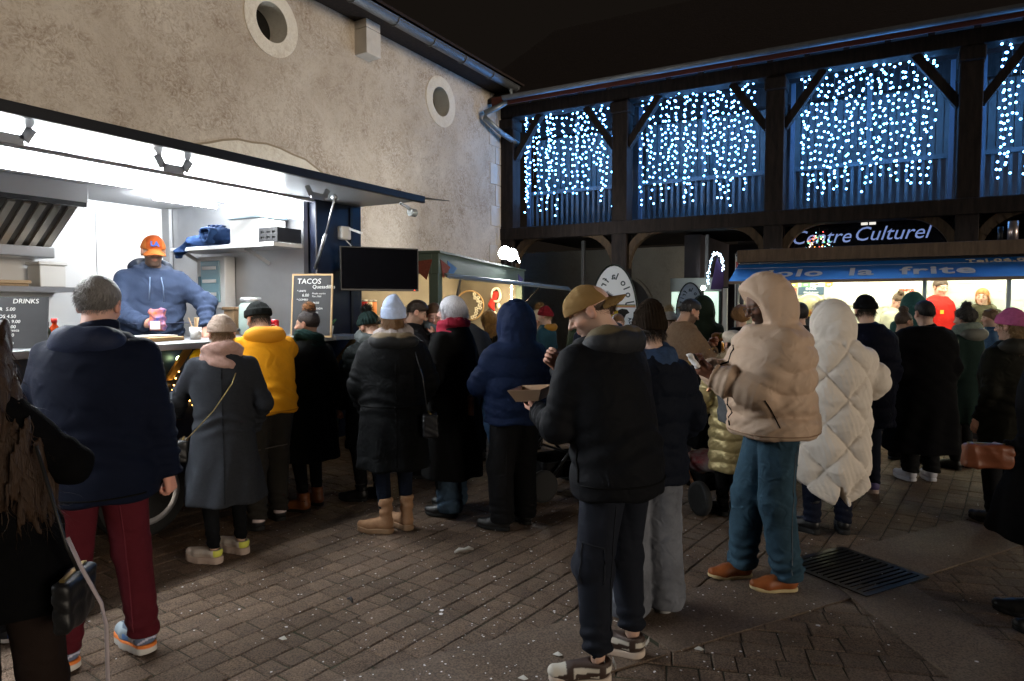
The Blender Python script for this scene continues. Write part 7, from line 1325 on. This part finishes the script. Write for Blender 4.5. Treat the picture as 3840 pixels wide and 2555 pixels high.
sdf_obj('blanket', lambda P: ell(P, (.02, .0, .33), (.16, .2, .09)) - .012 * folds(P, 4, (22, 22, 22)), (-.2, -.25, .2), (.25, .25, .48), .014, mat('red_white_blanket', (.55, .5, .48), .9, col2=(.35, .01, .02), vscale=5), S1)
pram('black pushchair with loaded basket behind the navy puffer', 2090, 5.9, 60, (.03, .03, .03), (0.012, 0.012, 0.013), None)

# ================================================================== seams, zips and pockets laid on the clothes
from mathutils.bvhtree import BVHTree
def part_of(info, *names):
    for c in info['E'].children:
        if c.name.split('.')[0] in names: return c
def seam(info, names, pts, r, m, name, out=(0, 0), flat=False):
    """lay a thin line on a garment: pts are (angle deg from local +x, height[, axis x, axis y])"""
    ob = part_of(info, *names)
    if ob is None: return
    me = ob.data; bv = BVHTree.FromPolygons([v.co.copy() for v in me.vertices], [tuple(p.vertices) for p in me.polygons]); q = []
    for p_ in pts:
        a, z = R(p_[0]), p_[1]; ax = Vector((p_[2] if len(p_) > 2 else 0, p_[3] if len(p_) > 3 else 0, z)); d = Vector((math.cos(a), math.sin(a), 0)); h_ = bv.ray_cast(ax + d * .6, -d)
        if h_[0] is not None: q.append(h_[0] + d * r * .4)
    if len(q) > 1: return MB().tube(q, r, 5).build(name, m, info['E'], True)
ZIP = mat('zip_black', (.006, .006, .006), .8, spec=.05); THR = cloth((.2, .2, .19), 'cotton')
lnz = lambda a0, z0, a1, z1, n=12, *ax: [(a0 + (a1 - a0) * k / (n - 1), z0 + (z1 - z0) * k / (n - 1), *ax) for k in range(n)]
seam(w24, ('puffer_jacket',), lnz(150, 1.10, 165, .95), .0035, ZIP, 'pocket_zip'); seam(w24, ('puffer_jacket',), lnz(90, .92, 90, 1.38, 20), .005, ZIP, 'front_zip'); seam(w24, ('puffer_jacket',), lnz(80, .9, 300, .9, 30), .004, cloth((.3, .2, .13), 'cotton'), 'hem_tape')
seam(w24, ('trousers',), lnz(195, .80, 190, .12, 24, -.1, -.03), .003, cloth((.1, .12, .14), 'cotton'), 'side_seam')
for pts in (lnz(215, .84, 255, .84, 8, -.08, 0), lnz(215, .84, 217, .72, 8, -.08, 0), lnz(255, .84, 252, .72, 8, -.08, 0), lnz(217, .72, 252, .72, 8, -.08, 0)): seam(w24, ('trousers',), pts, .0028, cloth((.1, .12, .14), 'cotton'), 'pocket_stitch')
seam(w18, ('jacket',), lnz(180, .87, 330, .87, 26), .004, ZIP, 'hem_cord'); seam(w18, ('jacket',), lnz(165, 1.05, 175, .88), .005, ZIP, 'pocket_zip')
for pts in (lnz(170, .62, 225, .60, 10, -.1, 0), lnz(170, .62, 170, .44, 8, -.1, 0), lnz(225, .60, 225, .44, 8, -.1, 0)): seam(w18, ('trousers',), pts, .004, cloth((.03, .034, .045), 'cotton'), 'pocket_flap')
seam(w18, ('trousers',), lnz(270, .78, 268, .16, 24, -.12, 0), .003, cloth((.03, .034, .045), 'cotton'), 'leg_seam')
seam(w2, ('jacket',), lnz(200, .80, 340, .80, 26), .004, ZIP, 'hem_cord'); seam(w2, ('trousers',), lnz(268, .74, 268, .12, 26, .11, .04), .003, cloth((.12, .02, .03), 'cotton'), 'leg_seam'); seam(w2, ('trousers',), lnz(250, .74, 262, .12, 26, -.12, -.01), .003, cloth((.12, .02, .03), 'cotton'), 'leg_seam')
seam(w3, ('coat',), lnz(270, .46, 268, 1.38, 30), .0035, cloth((.03, .033, .04), 'wool'), 'back_seam'); seam(w4, ('hoodie',), lnz(190, .90, 350, .90, 26), .004, cloth((.4, .16, .01), 'cotton'), 'waistband'); seam(w4, ('trousers',), lnz(300, .62, 20, .60, 10, .1, 0), .005, cloth((.08, .07, .06), 'cotton'), 'pocket_flap')
seam(w7, ('parka',), lnz(190, .98, 350, .98, 26), .006, ZIP, 'waist_cord'); seam(w7, ('parka',), lnz(270, .54, 270, 1.3, 26), .0035, ZIP, 'back_seam'); seam(w19, ('trousers',), lnz(350, .74, 350, .06, 22, .12, .05), .003, cloth((.25, .26, .28), 'cotton'), 'side_seam')
seam(w13, ('trousers',), lnz(265, .76, 265, .1, 22, -.12, 0), .003, ZIP, 'leg_seam'); seam(w10, ('coat',), lnz(285, .36, 285, 1.35, 26), .0035, ZIP, 'back_seam'); seam(chef, ('hoodie',), lnz(40, 1.02, 140, 1.02, 20), .004, cloth((.05, .06, .1), 'cotton'), 'pouch_pocket')
